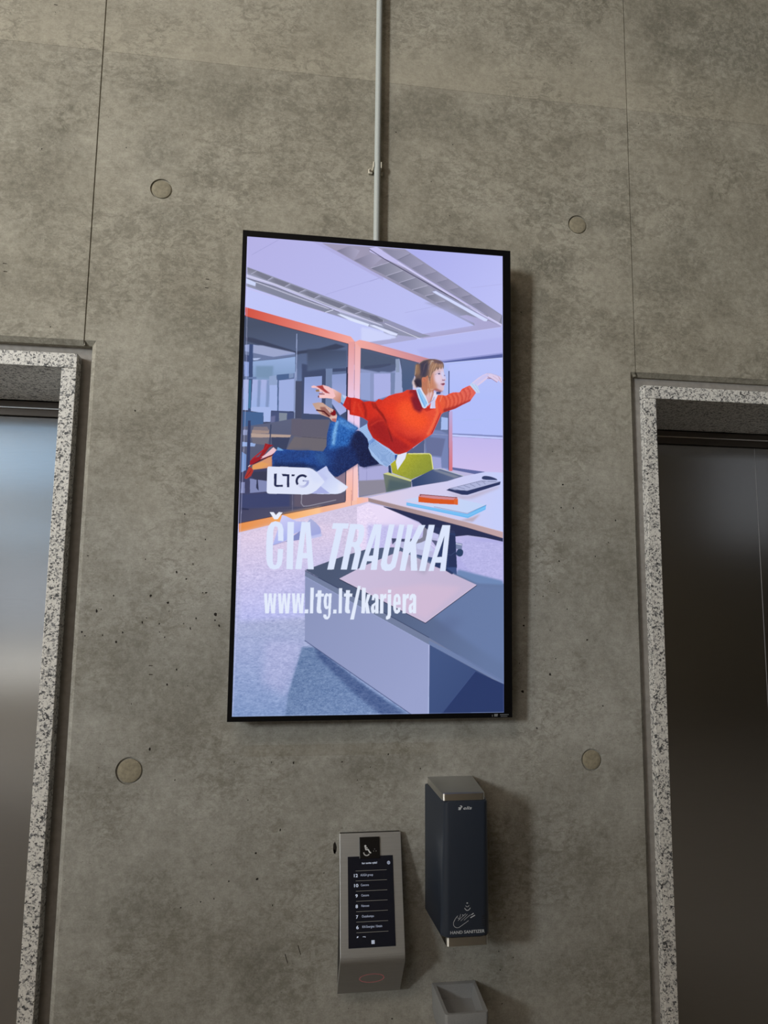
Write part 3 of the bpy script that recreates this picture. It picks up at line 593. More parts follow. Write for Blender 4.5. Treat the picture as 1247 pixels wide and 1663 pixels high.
AD_W, AD_H = 1280, 2276
AD = [
('P',[-117.8,-60.5,1355.2,-190.4,1346.8,2371.5,-47.4,2347.4],(186,184,226)),
('G',[-88.0,-32.4,1322.5,-154.9,1320.3,709.0,-64.8,780.0],[(182,179,232),(190,195,247)],{'g':[[1.4,52.1],[727.0,616.6]]}),
('G',[775.4,4.0,1287.8,-7.0,1287.2,314.6,1274.8,309.3],[(176,178,240),(190,194,250)],{'g':[[835.4,11.3],[1200.9,289.8]]}),
('L',[25.5,91.6,150.3,6.6],(150,150,205),{'w':1.5}),
('L',[384.3,265.5,660.6,157.5],(160,160,215),{'w':1.5}),
('L',[599.8,184.4,658.3,158.9],(160,160,215),{'w':1.5}),
('L',[778.5,330.9,933.5,287.0],(165,165,215),{'w':1.5}),
('L',[1115.0,179.5,1275.1,149.1],(172,172,225),{'w':1.5}),
('P',[313.1,0.7,362.2,5.5,668.3,155.8,668.5,173.8],(178,176,226)),
('G',[362.2,5.4,775.3,3.9,1276.3,311.5,1276.2,367.2,1129.6,373.6,981.9,306.2,599.0,123.6],[(160,154,182),(142,144,168)],{'g':[[475.7,12.9],[1097.9,344.1]]}),
('G',[435.2,38.6,498.9,9.2,548.9,29.3,520.4,81.6],[(126,124,150),(172,168,198)],{'g':[[435.2,38.6],[548.9,29.3]]}),
('G',[520.4,81.6,607.8,38.4,659.4,59.7,603.0,115.5],[(126,124,150),(172,168,198)],{'g':[[520.4,81.6],[659.4,59.7]]}),
('G',[603.0,115.5,659.7,83.9,667.9,125.6,660.4,141.3],[(126,124,150),(172,168,198)],{'g':[[603.0,115.5],[667.9,125.6]]}),
('G',[604.8,114.7,698.8,77.1,770.5,114.0,681.8,149.2],[(116,118,140),(160,160,182)],{'g':[[604.8,114.7],[770.5,114.0]]}),
('L',[604.8,114.7,698.8,77.1],(200,198,226),{'w':1.8}),
('G',[681.8,149.2,764.5,115.6,824.5,149.3,747.3,179.4],[(116,118,140),(160,160,182)],{'g':[[681.8,149.2],[824.5,149.3]]}),
('L',[681.8,149.2,764.5,115.6],(200,198,226),{'w':1.8}),
('G',[747.3,179.4,827.5,147.2,893.7,183.6,813.1,210.8],[(116,118,140),(160,160,182)],{'g':[[747.3,179.4],[893.7,183.6]]}),
('L',[747.3,179.4,827.5,147.2],(200,198,226),{'w':1.8}),
('G',[813.1,210.8,890.7,183.8,923.9,205.7,879.1,238.1],[(116,118,140),(160,160,182)],{'g':[[813.1,210.8],[923.9,205.7]]}),
('L',[813.1,210.8,890.7,183.8],(200,198,226),{'w':1.8}),
('G',[879.1,238.1,924.1,224.0,981.5,256.3,933.4,268.8],[(116,118,140),(160,160,182)],{'g':[[879.1,238.1],[981.5,256.3]]}),
('L',[879.1,238.1,924.1,224.0],(200,198,226),{'w':1.8}),
('G',[933.4,268.8,981.5,257.5,1030.1,289.4,987.8,299.6],[(116,118,140),(160,160,182)],{'g':[[933.4,268.8],[1030.1,289.4]]}),
('L',[933.4,268.8,981.5,257.5],(200,198,226),{'w':1.8}),
('G',[659.5,10.5,787.5,15.2,802.5,26.2,737.2,63.1],[(132,132,158),(160,158,186)],{'g':[[659.5,10.5],[802.5,26.2]]}),
('L',[737.2,63.1,802.5,26.2],(104,106,132),{'w':2.1}),
('G',[740.2,62.9,802.5,27.4,871.9,74.4,812.1,100.4],[(132,132,158),(160,158,186)],{'g':[[740.2,62.9],[871.9,74.4]]}),
('L',[812.1,100.4,871.9,74.4],(104,106,132),{'w':2.1}),
('G',[812.1,100.4,871.9,74.4,938.4,110.1,875.3,133.3],[(132,132,158),(160,158,186)],{'g':[[812.1,100.4],[938.4,110.1]]}),
('L',[875.3,133.3,938.4,110.1],(104,106,132),{'w':2.1}),
('G',[875.3,133.3,938.4,110.1,996.1,145.4,940.0,164.9],[(132,132,158),(160,158,186)],{'g':[[875.3,133.3],[996.1,145.4]]}),
('L',[940.0,164.9,996.1,145.4],(104,106,132),{'w':2.1}),
('G',[940.0,164.9,996.1,145.4,1054.0,184.0,1005.5,198.5],[(132,132,158),(160,158,186)],{'g':[[940.0,164.9],[1054.0,184.0]]}),
('L',[1005.5,198.5,1054.0,184.0],(104,106,132),{'w':2.1}),
('G',[1005.5,198.5,1054.0,184.0,1115.1,217.5,1066.3,232.0],[(132,132,158),(160,158,186)],{'g':[[1005.5,198.5],[1115.1,217.5]]}),
('L',[1066.3,232.0,1115.1,217.5],(104,106,132),{'w':2.1}),
('G',[1066.3,235.0,1115.1,217.5,1167.2,255.4,1121.3,264.8],[(132,132,158),(160,158,186)],{'g':[[1066.3,235.0],[1167.2,255.4]]}),
('L',[1121.3,264.8,1167.2,255.4],(104,106,132),{'w':2.1}),
('G',[1127.4,270.4,1170.2,254.0,1274.8,315.4,1262.4,353.0],[(132,132,158),(160,158,186)],{'g':[[1127.4,270.4],[1274.8,315.4]]}),
('L',[1262.4,353.0,1274.8,315.4],(104,106,132),{'w':2.1}),
('P',[873.4,273.1,981.5,259.4,1018.0,290.3,969.7,299.7],(150,150,180),{'a':0.5,'b':6.0}),
('P',[868.6,433.2,982.3,407.8,1133.7,372.5,1130.6,361.8,1054.5,330.3,1090.9,321.8,1207.1,344.5,1268.6,367.9,1268.6,374.1,1018.5,426.7,874.7,455.6,809.3,455.0],(172,168,210)),
('P',[778.6,343.0,981.7,298.8,1054.5,330.3,1133.7,364.6,1130.6,372.7,871.6,430.6],(186,189,244),{'b':24.0,'a':0.7}),
('P',[597.5,12.5,632.8,2.3,740.2,62.9,878.4,142.2,981.2,200.3,1200.9,320.4,1274.8,358.4,1274.8,370.6,1194.8,333.1,932.9,186.8,776.3,101.3,597.8,30.7],(196,192,238)),
('L',[597.6,18.6,674.9,63.8,782.4,117.9,932.9,194.1,1200.9,323.5],(60,58,90),{'w':3.9}),
('L',[662.6,19.3,794.2,96.9,932.8,171.6,1200.9,314.3],(140,138,178),{'w':2.4}),
('L',[740.3,73.8,878.5,151.3,1054.2,251.2,1271.7,361.6],(235,235,255),{'w':2.1}),
('P',[912.0,212.7,933.0,202.0,981.4,225.9,1200.9,333.9,1200.9,346.1,1179.5,347.5],(150,150,185)),
('P',[915.0,213.7,933.0,208.7,1200.9,337.6,1194.8,347.7,1179.5,347.5],(212,220,255)),
('P',[4.1,153.0,663.1,361.7,868.6,433.2,910.2,441.2,725.6,480.8,663.9,429.0,442.5,369.5,385.4,354.9,3.8,250.6],(146,149,174)),
('G',[4.8,156.3,52.7,170.2,25.2,187.1,5.4,179.8],[(120,122,142),(138,140,160)],{'g':[[4.8,156.3],[5.4,179.8]]}),
('L',[52.7,170.2,25.2,187.1],(190,190,215),{'w':2.1}),
('G',[52.7,170.2,126.5,197.0,104.4,213.4,30.7,186.6],[(120,122,142),(138,140,160)],{'g':[[52.7,170.2],[30.7,186.6]]}),
('L',[126.5,197.0,104.4,213.4],(190,190,215),{'w':2.1}),
('G',[135.1,199.3,212.0,223.0,186.9,239.6,110.1,214.7],[(120,122,142),(138,140,160)],{'g':[[135.1,199.3],[110.1,214.7]]}),
('L',[212.0,223.0,186.9,239.6],(190,190,215),{'w':2.1}),
('G',[217.8,226.7,286.6,247.1,255.6,264.1,195.4,240.2],[(120,122,142),(138,140,160)],{'g':[[217.8,226.7],[195.4,240.2]]}),
('L',[286.6,247.1,255.6,264.1],(190,190,215),{'w':2.1}),
('G',[295.2,252.4,355.7,271.7,330.3,288.3,264.1,263.5],[(120,122,142),(138,140,160)],{'g':[[295.2,252.4],[264.1,263.5]]}),
('L',[355.7,271.7,330.3,288.3],(190,190,215),{'w':2.1}),
('G',[364.4,277.0,483.3,313.1,454.7,330.0,338.8,287.7],[(120,122,142),(138,140,160)],{'g':[[364.4,277.0],[338.8,287.7]]}),
('L',[483.3,313.1,454.7,330.0],(190,190,215),{'w':2.1}),
('G',[495.0,318.3,559.3,340.6,530.3,351.5,463.3,331.2],[(120,122,142),(138,140,160)],{'g':[[495.0,318.3],[463.3,331.2]]}),
('L',[559.3,340.6,530.3,351.5],(190,190,215),{'w':2.1}),
('G',[565.1,340.2,623.7,357.1,600.5,369.4,536.2,354.1],[(120,122,142),(138,140,160)],{'g':[[565.1,340.2],[536.2,354.1]]}),
('L',[623.7,357.1,600.5,369.4],(190,190,215),{'w':2.1}),
('G',[629.6,359.7,670.9,374.8,671.1,394.5,606.4,371.4],[(120,122,142),(138,140,160)],{'g':[[629.6,359.7],[606.4,371.4]]}),
('L',[670.9,374.8,671.1,394.5],(190,190,215),{'w':2.1}),
('P',[602.1,352.0,637.3,358.5,666.9,377.5,637.6,385.4,602.3,369.8],(110,112,135)),
('P',[649.4,387.6,708.0,377.7,868.6,433.2,862.7,445.6,749.9,428.8,678.9,397.6],(150,150,185),{'a':0.7}),
('P',[2.8,188.8,132.9,226.0,379.5,314.5,663.5,399.2,663.7,411.2,379.7,326.3,133.1,237.7,3.3,206.3],(196,196,232)),
('L',[3.4,209.3,144.6,245.7,379.7,323.3,460.8,353.3,665.4,411.0],(80,82,110),{'w':2.4}),
('L',[3.1,197.6,144.3,231.0,379.4,308.5,665.3,403.3],(230,230,250),{'w':1.8}),
('L',[48.6,226.4,230.4,283.7,402.9,336.5],(228,228,248),{'w':1.8}),
('P',[48.6,229.3,173.4,270.1,379.9,335.2,420.2,341.3,386.0,354.3,219.7,313.9,49.3,255.7],(132,136,158)),
('P',[2.3,211.1,48.6,229.3,46.3,247.1,3.0,235.7],(205,215,250)),
('L',[386.0,354.3,423.1,339.9],(225,228,250),{'w':3.0}),
('P',[443.5,354.5,460.8,349.1,671.2,404.7,671.5,428.5,595.3,412.6],(160,165,195)),
('P',[443.6,360.4,460.9,359.2,600.9,400.4,595.3,413.8,507.7,388.7],(222,230,255)),
('P',[602.6,387.7,637.8,400.3,744.1,438.2,744.2,450.1,603.0,420.4],(170,175,205)),
('P',[602.8,405.6,626.2,404.0,741.2,441.3,738.3,450.5,708.8,446.4],(222,228,255)),
('L',[602.7,393.7,744.0,435.2],(90,92,120),{'w':2.1}),
('L',[678.8,391.6,779.5,429.9,874.8,465.8],(230,230,250),{'w':2.4}),
('P',[3.4,250.3,386.0,358.4,671.6,431.5,672.4,502.9,526.6,488.2,4.5,353.6],(194,200,250)),
('P',[562.2,418.3,603.0,421.6,738.3,453.5,735.5,464.4,604.0,490.5,563.3,497.1],(208,214,253),{'b':6.0}),
('P',[604.0,490.5,735.5,464.4,744.2,447.1,839.0,453.1,839.1,462.1,650.8,503.6,604.1,500.5],(172,172,212)),
('L',[3.6,259.1,219.7,313.9,380.3,355.8],(210,190,230),{'w':1.5}),
('P',[650.8,503.6,874.7,455.6,1268.6,372.8,1277.8,370.4,1277.6,516.9,971.1,571.0,875.5,561.6],(186,190,244)),
('P',[839.5,512.9,1277.8,425.4,1277.6,504.7,971.1,562.0,875.5,558.6],(178,180,238),{'b':9.0,'a':0.7}),
('L',[874.7,456.8,1268.6,374.1],(205,205,250),{'w':1.8}),
('P',[973.8,574.2,1277.3,531.4,1276.7,928.1,1020.4,926.6,975.7,926.0],(180,192,252)),
('G',[1003.9,582.5,1277.3,536.5,1277.0,743.2,1004.7,756.8],[(186,196,252),(178,192,252)],{'g':[[1023.9,581.3],[1024.6,755.8]]}),
('P',[935.2,567.1,1277.6,504.7,1277.6,512.0,959.1,571.7],(150,155,215)),
('P',[959.1,570.5,1277.6,512.0,1277.6,530.2,983.1,573.3],(88,98,158)),
('L',[983.1,575.1,1277.6,532.1],(215,225,255),{'w':1.8}),
('L',[1070.0,858.7,1170.4,851.1],(176,192,245),{'b':3.0,'w':3.6}),
('G',[1017.9,943.9,1276.7,933.0,1276.4,1116.3,1018.6,1105.7],[(196,186,240),(208,194,240)],{'g':[[1125.3,949.3],[1125.6,1116.6]]}),
('P',[1020.4,926.6,1276.7,928.1,1276.7,937.0,1020.4,933.0],(130,140,195)),
('P',[1020.4,933.0,1276.7,938.0,1276.6,945.5,1020.4,941.3],(196,206,255)),
('L',[1020.4,943.8,1276.6,947.0],(150,155,205),{'w':1.5}),
('P',[1021.1,1095.8,1195.7,1114.2,1140.6,1126.9,1021.1,1108.1],(95,105,160)),
('P',[1021.1,1108.1,1140.6,1126.9,1075.8,1147.7,1021.3,1144.7],(190,185,225)),
('G',[-1.1,393.5,501.5,494.7,514.0,1289.7,3.4,1396.5],[(72,82,110),(64,66,92)],{'g':[[244.0,401.2],[207.7,1385.7]]}),
('G',[4.2,404.9,497.9,504.8,500.9,690.3,8.7,716.8],[(70,80,104),(98,116,158)],{'g':[[176.8,416.6],[239.5,703.8]]}),
('P',[8.4,500.3,44.6,503.8,247.6,558.1,360.7,536.7,440.4,508.3,486.6,520.2,440.9,537.7,270.5,568.4,248.0,575.6,8.9,520.5],(58,66,92),{'b':3.0}),
('P',[6.2,540.1,26.7,536.3,46.2,536.4,107.3,546.5,245.3,564.9,245.5,571.3,142.7,591.3,47.3,580.5,7.1,572.8],(146,160,205)),
('P',[46.3,540.1,87.6,537.6,240.4,563.9,145.1,589.9,47.3,579.3],(158,168,205),{'b':3.0}),
('P',[7.0,570.3,47.2,576.8,142.7,592.6,245.5,571.3,245.7,581.4,138.0,603.0,60.4,615.1,45.7,610.9,7.4,585.4],(108,122,160)),
('P',[45.5,603.4,84.3,599.8,67.5,609.7,48.2,613.3],(180,195,235)),
('G',[45.9,618.5,157.6,601.9,245.7,584.0,247.7,675.4,159.6,685.3,126.3,722.4,48.2,706.4],[(150,175,220),(128,155,195)],{'g':[[133.2,605.8],[135.7,706.7]]}),
('P',[61.0,640.3,143.7,635.6,140.3,696.4,62.4,695.6],(120,148,182),{'b':6.0}),
('P',[4.8,620.9,29.0,623.2,30.9,692.3,7.9,693.6],(140,160,215)),
('G',[4.7,708.8,164.9,702.6,168.4,853.4,7.5,856.1],[(170,180,228),(155,180,232)],{'g':[[62.8,710.7],[66.7,860.7]]}),
('P',[72.4,707.6,87.0,706.9,84.3,842.4,71.0,843.0],(130,150,195),{'b':3.0}),
('P',[113.7,705.4,133.2,704.4,125.5,840.4,112.2,841.1],(130,150,195),{'b':3.0}),
('P',[125.4,687.1,157.0,680.4,165.5,727.8,124.0,730.0],(145,165,205)),
('P',[126.5,729.9,165.5,727.8,168.4,853.4,134.4,857.5],(164,182,232)),
('P',[37.2,839.7,131.5,836.4,136.8,857.4,138.1,907.3,104.2,908.9,103.1,866.5,42.5,859.4],(168,186,235)),
('P',[26.7,536.3,44.9,535.2,47.0,709.0,43.4,849.4,47.3,952.0,28.1,952.8,30.2,850.0,28.9,710.0],(58,76,120)),
('P',[30.1,709.9,41.5,709.3,41.0,847.0,31.3,847.4],(70,120,160)),
('P',[9.9,587.8,28.2,590.5,29.0,620.7,9.6,619.3],(62,76,118)),
('P',[9.3,698.5,64.8,693.0,65.0,703.0,9.5,706.0],(105,125,170)),
('P',[159.4,677.7,245.0,665.4,245.5,685.6,199.0,698.3,169.8,704.9,173.3,855.7,167.2,856.0,163.7,705.2],(75,100,145)),
('P',[171.0,704.8,199.1,700.8,243.2,693.3,246.6,852.2,173.3,853.2],(160,176,226)),
('P',[218.0,669.4,240.1,665.6,240.5,685.9,218.6,692.2],(125,145,185)),
('P',[242.6,665.5,249.7,665.1,251.6,857.0,244.3,857.3],(135,150,195)),
('L',[248.0,658.9,251.3,1041.1],(150,165,205),{'w':3.0}),
('L',[250.3,470.4,253.5,700.1],(158,172,212),{'w':3.6}),
('P',[7.7,863.5,103.0,864.0,103.3,923.9,51.7,933.6,30.5,952.7,7.7,953.7],(66,98,146)),
('P',[139.2,853.5,244.2,854.8,248.6,943.2,136.6,948.1],(70,82,122)),
('P',[175.9,861.8,213.8,862.5,211.6,929.0,177.4,928.1],(128,138,155)),
('P',[137.5,882.4,159.2,876.4,155.6,931.5,136.5,942.3],(105,110,150),{'b':3.0}),
('L',[139.2,854.8,244.2,855.3],(50,60,95),{'w':3.6}),
('G',[9.1,936.8,141.2,911.0,248.0,886.1,415.8,878.4,426.4,918.4,403.1,1000.0,393.9,1040.5,154.2,1049.9,151.2,1124.4,7.8,1154.1],[(92,98,126),(84,88,112)],{'g':[[179.8,899.3],[185.0,1123.1]]}),
('P',[9.5,951.7,31.1,950.8,29.3,975.6,10.1,976.4],(140,150,190)),
('P',[52.7,949.8,132.3,946.3,130.3,963.9,50.7,967.3],(160,140,135)),
('P',[48.3,967.4,235.1,966.9,230.4,978.1,48.9,987.2],(182,160,150)),
('P',[59.5,934.6,122.3,931.8,132.5,951.3,55.1,949.7],(130,120,128)),
('P',[235.8,889.2,415.9,883.5,397.8,985.1,249.8,971.3,235.1,966.9],(98,94,112),{'b':3.0}),
('P',[249.9,973.8,402.8,984.9,393.8,1035.5,212.4,1042.7],(110,104,112),{'b':3.0}),
('P',[142.9,980.8,230.5,979.6,212.4,1042.7,149.3,1045.1],(58,66,96)),
('L',[139.0,921.1,136.6,1020.8],(60,70,100),{'w':6.0}),
('P',[8.6,1008.7,71.2,1013.5,66.8,1028.6,9.2,1030.9],(150,175,225)),
('P',[7.5,1055.6,29.4,1069.6,29.4,1158.2,7.9,1159.0],(120,150,205)),
('P',[51.2,984.6,133.3,986.1,124.5,1021.3,56.8,1014.1],(110,108,122)),
('P',[32.3,906.0,44.3,905.4,48.6,1250.8,29.5,1251.4],(50,60,100)),
('P',[278.0,616.7,393.4,634.2,492.1,626.4,500.5,879.8,283.7,889.7],(64,76,110),{'b':3.0}),
('G',[302.0,545.3,492.9,538.2,496.4,621.8,393.4,635.5,304.2,652.3],[(64,74,100),(84,100,134)],{'b':6.0,'g':[[361.8,546.1],[384.8,632.5]]}),
('P',[393.4,635.5,425.5,632.4,429.6,865.7,395.4,858.6],(112,130,168)),
('G',[292.1,683.5,376.2,672.4,377.1,861.6,291.5,860.0],[(142,160,214),(168,178,230)],{'g':[[330.3,679.2],[333.8,858.0]]}),
('G',[423.9,663.2,492.6,653.7,495.6,840.8,465.9,861.8,426.4,805.0],[(140,156,206),(166,176,228)],{'g':[[458.2,659.1],[461.4,846.8]]}),
('P',[425.8,649.9,492.4,641.8,492.6,653.7,426.1,663.1],(96,112,150)),
('P',[492.1,622.0,500.7,621.5,502.8,888.4,496.3,884.3],(44,52,84)),
('P',[283.7,889.7,410.8,888.2,405.9,970.6,285.4,973.5],(98,95,112),{'b':3.0}),
('P',[285.4,973.5,406.0,972.8,402.8,1031.1,286.8,1039.9],(108,103,112),{'b':3.0}),
('L',[285.4,973.5,406.1,978.4],(60,60,85),{'w':1.8}),
('G',[47.9,1133.0,156.1,1129.1,499.8,1137.0,502.1,1281.9,9.6,1393.3,7.8,1154.1],[(62,64,98),(84,84,108)],{'g':[[89.1,1151.2],[287.5,1366.8]]}),
('P',[9.1,1200.6,25.7,1200.1,27.1,1251.5,8.1,1252.0],(128,135,180)),
('P',[49.2,1182.1,128.7,1191.8,129.9,1241.0,51.0,1250.7],(130,138,182)),
('P',[80.3,1181.1,85.1,1180.9,91.4,1239.7,79.0,1225.3],(45,50,80)),
('P',[41.2,1152.9,127.5,1145.0,128.6,1189.3,70.8,1186.3],(56,58,84)),
('P',[8.2,1256.9,236.2,1240.1,237.7,1309.1,10.1,1325.2],(60,68,110),{'b':6.0}),
('P',[255.7,1244.5,496.5,1242.1,497.1,1279.5,315.6,1311.9,257.1,1308.6],(96,88,108),{'b':6.0}),
('L',[10.1,1325.2,141.5,1325.5,257.3,1316.0,364.4,1305.6],(52,56,86),{'w':1.5}),
('P',[12.3,1320.2,48.1,1324.1,48.3,1331.4,12.6,1330.9],(45,50,85)),
('L',[292.4,1250.8,290.8,1292.8,300.9,1306.4,325.2,1304.2,454.9,1272.3],(150,148,165),{'w':3.6}),
('L',[248.6,1252.1,250.3,1328.4],(120,118,145),{'w':2.4}),
('P',[447.5,1164.5,496.6,1136.0,497.7,1200.3,490.6,1200.6],(140,120,140)),
('G',[557.6,514.3,819.8,567.7,823.9,1045.1,565.4,1055.0],[(80,92,122),(92,104,150)],{'g':[[664.8,527.8],[669.6,924.6]]}),
('P',[560.1,534.1,731.3,566.2,731.6,595.1,652.7,606.3,574.4,626.2,561.3,618.1],(78,90,118)),
('P',[578.6,612.7,709.5,591.9,709.6,600.8,657.2,617.1,578.8,628.1],(70,80,110)),
('P',[561.4,626.9,609.3,633.1,653.1,639.5,661.8,634.6,710.0,636.3,731.9,626.2,769.5,639.7,770.4,735.0,737.5,741.1,637.5,785.8,563.6,780.7],(140,152,196),{'b':3.0}),
('P',[561.7,646.8,609.5,644.1,611.3,782.7,563.6,776.3],(148,162,210)),
('P',[627.8,647.5,710.1,642.9,711.3,751.3,650.4,772.0,629.6,784.0],(172,178,230)),
('P',[710.0,638.5,732.0,637.3,733.1,741.3,711.2,746.9],(120,135,175)),
('P',[735.7,568.1,753.3,567.1,767.3,637.6,770.4,735.0,730.9,741.5],(160,172,215)),
('P',[733.5,568.3,753.3,569.3,754.0,633.8,736.4,634.8],(142,156,186)),
('G',[763.0,559.3,851.9,580.9,828.7,644.7,823.3,698.4,776.4,730.4,767.4,707.3],[(86,100,132),(74,94,132)],{'g':[[780.7,558.2],[805.6,705.3]]}),
('G',[2.8,353.7,497.3,465.2,511.8,468.4,527.7,487.0,528.0,505.9,500.8,505.2,4.0,399.0],[(212,82,66),(246,168,160)],{'g':[[5.1,375.7],[520.7,482.7]]}),
('L',[4.0,399.0,500.8,505.8],(70,45,60),{'w':2.1}),
('G',[519.4,484.4,534.6,492.7,555.5,482.2,604.0,489.9,911.0,559.6,880.2,577.0,858.6,581.3,604.5,528.4,559.1,521.9,532.0,523.6],[(244,170,162),(206,140,150)],{'g':[[543.8,504.4],[880.2,577.0]]}),
('L',[559.1,523.4,604.5,529.9,858.6,582.9],(70,55,75),{'w':1.8}),
('L',[604.0,491.5,880.1,561.5],(180,140,170),{'w':1.5}),
('G',[500.0,494.8,530.3,493.0,535.1,1318.7,505.8,1325.4],[(232,160,160),(236,206,238)],{'g':[[513.7,506.3],[518.4,810.7]]}),
('G',[532.1,492.8,560.9,521.8,561.6,1306.1,536.9,1318.6],[(242,176,172),(238,208,240)],{'g':[[543.8,504.4],[548.7,839.5]]}),
('G',[500.5,902.1,531.7,900.7,535.5,1342.3,500.2,1343.2],[(238,206,236),(252,188,170)],{'g':[[514.3,931.6],[513.1,1230.4]]}),
('G',[533.2,900.7,560.1,899.5,559.0,1332.8,533.9,1333.5],[(240,208,236),(252,200,190)],{'g':[[514.3,931.6],[513.1,1230.4]]}),
('L',[531.5,492.9,534.7,900.6,533.6,1312.8],(160,110,130),{'w':1.8}),
('L',[499.3,507.2,502.0,902.1,500.6,1275.3],(60,40,60),{'w':2.4}),
('G',[4.8,1394.3,257.7,1335.6,499.6,1280.9,521.9,1276.3,556.6,1270.3,557.2,1310.2,6.3,1447.6],[(232,146,78),(250,196,178)],{'g':[[7.3,1398.2],[556.8,1285.3]]}),
('G',[156.7,1357.9,262.5,1333.0,384.1,1307.5,385.0,1359.4,158.1,1414.1],[(245,166,84),(255,202,150)],{'b':12.0,'a':0.9,'g':[[166.7,1369.9],[374.7,1330.1]]}),
('L',[4.8,1394.3,257.7,1335.6,499.6,1280.9],(90,50,50),{'w':2.4}),
('L',[8.7,1447.6,134.2,1417.1],(150,90,90),{'w':1.8}),
('L',[528.3,1224.4,529.6,1309.9],(160,110,120),{'w':1.8}),
('P',[555.6,1096.3,702.1,1091.0,697.4,1228.7,564.2,1257.6],(126,130,165)),
('P',[562.0,1108.5,705.3,1097.1,706.2,1172.2,563.0,1177.0],(172,172,220)),
('P',[563.0,1177.0,687.3,1166.6,697.4,1228.7,564.1,1251.4],(142,138,155),{'b':3.0}),
('L',[599.2,1101.0,600.2,1175.7],(140,140,190),{'w':1.8}),
('L',[564.2,1258.8,691.2,1230.1],(190,180,190),{'w':3.6}),
('G',[554.9,1257.8,610.6,1256.2,610.9,1281.0,555.6,1304.2],[(252,190,160),(245,190,190)],{'g':[[555.0,1264.0],[610.9,1281.0]]}),
('G',[877.0,935.2,965.2,828.0,1002.2,756.9,1003.8,1116.0,877.8,1037.7],[(98,112,152),(146,160,215)],{'g':[[901.6,934.1],[991.4,1101.8]]}),
('P',[965.3,847.7,997.6,851.1,997.9,910.3,963.2,911.8],(168,190,240)),
('P',[923.7,913.5,965.7,916.6,1000.5,934.8,1001.3,1101.4,966.7,1102.7,964.0,1049.1,919.6,1041.0,906.7,958.4],(120,134,182),{'b':3.0}),
('P',[887.0,949.4,985.7,955.1,966.4,1044.1,919.6,1041.0,892.5,1032.3],(105,114,156),{'b':3.0}),
('P',[917.1,1046.0,964.0,1051.5,966.7,1100.2,924.9,1109.0],(160,165,215)),
('L',[882.1,961.9,881.7,1030.2],(165,172,205),{'w':2.4}),
('L',[896.7,934.3,1000.5,937.3],(150,160,200),{'w':2.4}),
('P',[848.0,990.1,882.1,961.9,880.2,1030.3,799.6,1035.8,804.3,1025.9],(88,98,136)),
('P',[971.2,572.9,1003.3,613.1,999.9,734.7,967.0,736.4,966.7,664.9],(176,192,246)),
('G',[1002.5,816.3,1020.9,815.4,1022.1,1114.4,1003.8,1115.0],[(190,170,220),(218,120,130)],{'g':[[1010.0,825.9],[1011.2,1101.1]]}),
('L',[1002.5,615.0,1003.0,818.8],(52,60,110),{'w':5.4}),
('L',[1001.5,818.8,1002.3,1108.7],(56,54,100),{'w':3.0}),
('G',[4.5,1436.8,614.5,1274.9,796.7,1519.9,331.6,1816.8,334.2,1945.2,922.4,2278.1,0.2,2282.1,-10.5,2099.0],[(214,202,230),(146,164,208)],{'g':[[237.0,1414.1],[195.8,2100.3]]}),
('G',[4.7,1442.5,264.9,1372.7,498.3,1408.1,446.8,1816.1,15.8,1846.8],[(226,208,232),(186,190,240)],{'b':18.0,'g':[[94.4,1417.4],[160.9,1817.8]]}),
('G',[555.6,1304.2,610.9,1281.0,685.8,1297.5,868.6,1379.9,1047.0,1425.8,1279.8,1452.3,1279.5,1659.8,1041.4,1619.2,559.2,1546.7],[(236,222,250),(178,176,230)],{'g':[[742.1,1308.4],[996.7,1601.3]]}),
('P',[606.2,1386.2,780.6,1388.2,906.8,1416.4,844.1,1467.5,794.6,1542.6,608.4,1545.8],(190,188,238),{'b':12.0,'a':0.8}),
('P',[706.4,1464.1,743.7,1457.2,763.7,1580.1,695.3,1581.2],(206,186,222),{'b':9.0,'a':0.7}),
('P',[1079.2,1450.2,1276.6,1465.0,1276.3,1647.3,1150.2,1636.4,1053.8,1538.2],(186,184,234),{'b':6.0}),
('G',[8.5,1938.1,315.4,1937.9,322.4,2280.1,-0.6,2275.5],[(164,174,216),(128,152,198)],{'b':24.0,'a':0.9,'g':[[126.5,1938.0],[110.2,2277.1]]}),
('P',[145.3,1938.0,318.4,1931.6,292.0,2032.5,245.1,2188.8,131.2,2125.5],(182,184,226),{'b':30.0,'a':0.6}),
('G',[309.6,1963.2,366.8,1963.2,626.4,2154.7,837.5,2287.4,240.8,2279.0,251.1,2176.4,292.0,2032.5],[(106,130,172),(114,138,182)],{'b':6.0,'g':[[292.7,2064.0],[512.9,2279.7]]}),
('P',[373.1,1963.2,574.8,2122.5,903.9,2348.9,772.5,2346.7,575.8,2192.2,380.4,2007.6],(70,90,138),{'b':9.0,'a':0.8}),
('N',[-17.6,1448.8,614.7,1286.8,736.4,1491.5,331.6,1816.8,334.2,1945.2,922.5,2289.6,-5.5,2276.5],(18,17,15),{'ax':2.2,'cell':3.0}),
('N',[-20.8,1534.8,328.2,1644.3,334.2,1945.2,892.7,2289.2,-5.5,2276.5],(14,13,11),{'ax':2.5,'cell':6.6}),
('N',[291.1,1988.4,706.3,2257.0,706.6,2285.5,247.1,2279.0],(18,18,17),{'cell':3.0}),
('N',[1047.1,1450.8,1273.3,1465.0,1273.0,1647.4,1054.1,1600.4],(14,13,12),{'ax':2,'cell':4.2}),
('N',[618.5,1385.9,868.7,1392.3,794.4,1530.3,620.5,1533.4],(7,7,7),{'ax':2,'cell':4.5}),
('G',[163.7,1492.4,202.6,1350.1,221.1,1355.2,269.6,1378.3,314.1,1379.1,289.1,1424.6,252.5,1442.2,223.7,1470.7],[(206,206,248),(168,178,238)],{'g':[[188.4,1372.8],[242.0,1468.5]]}),
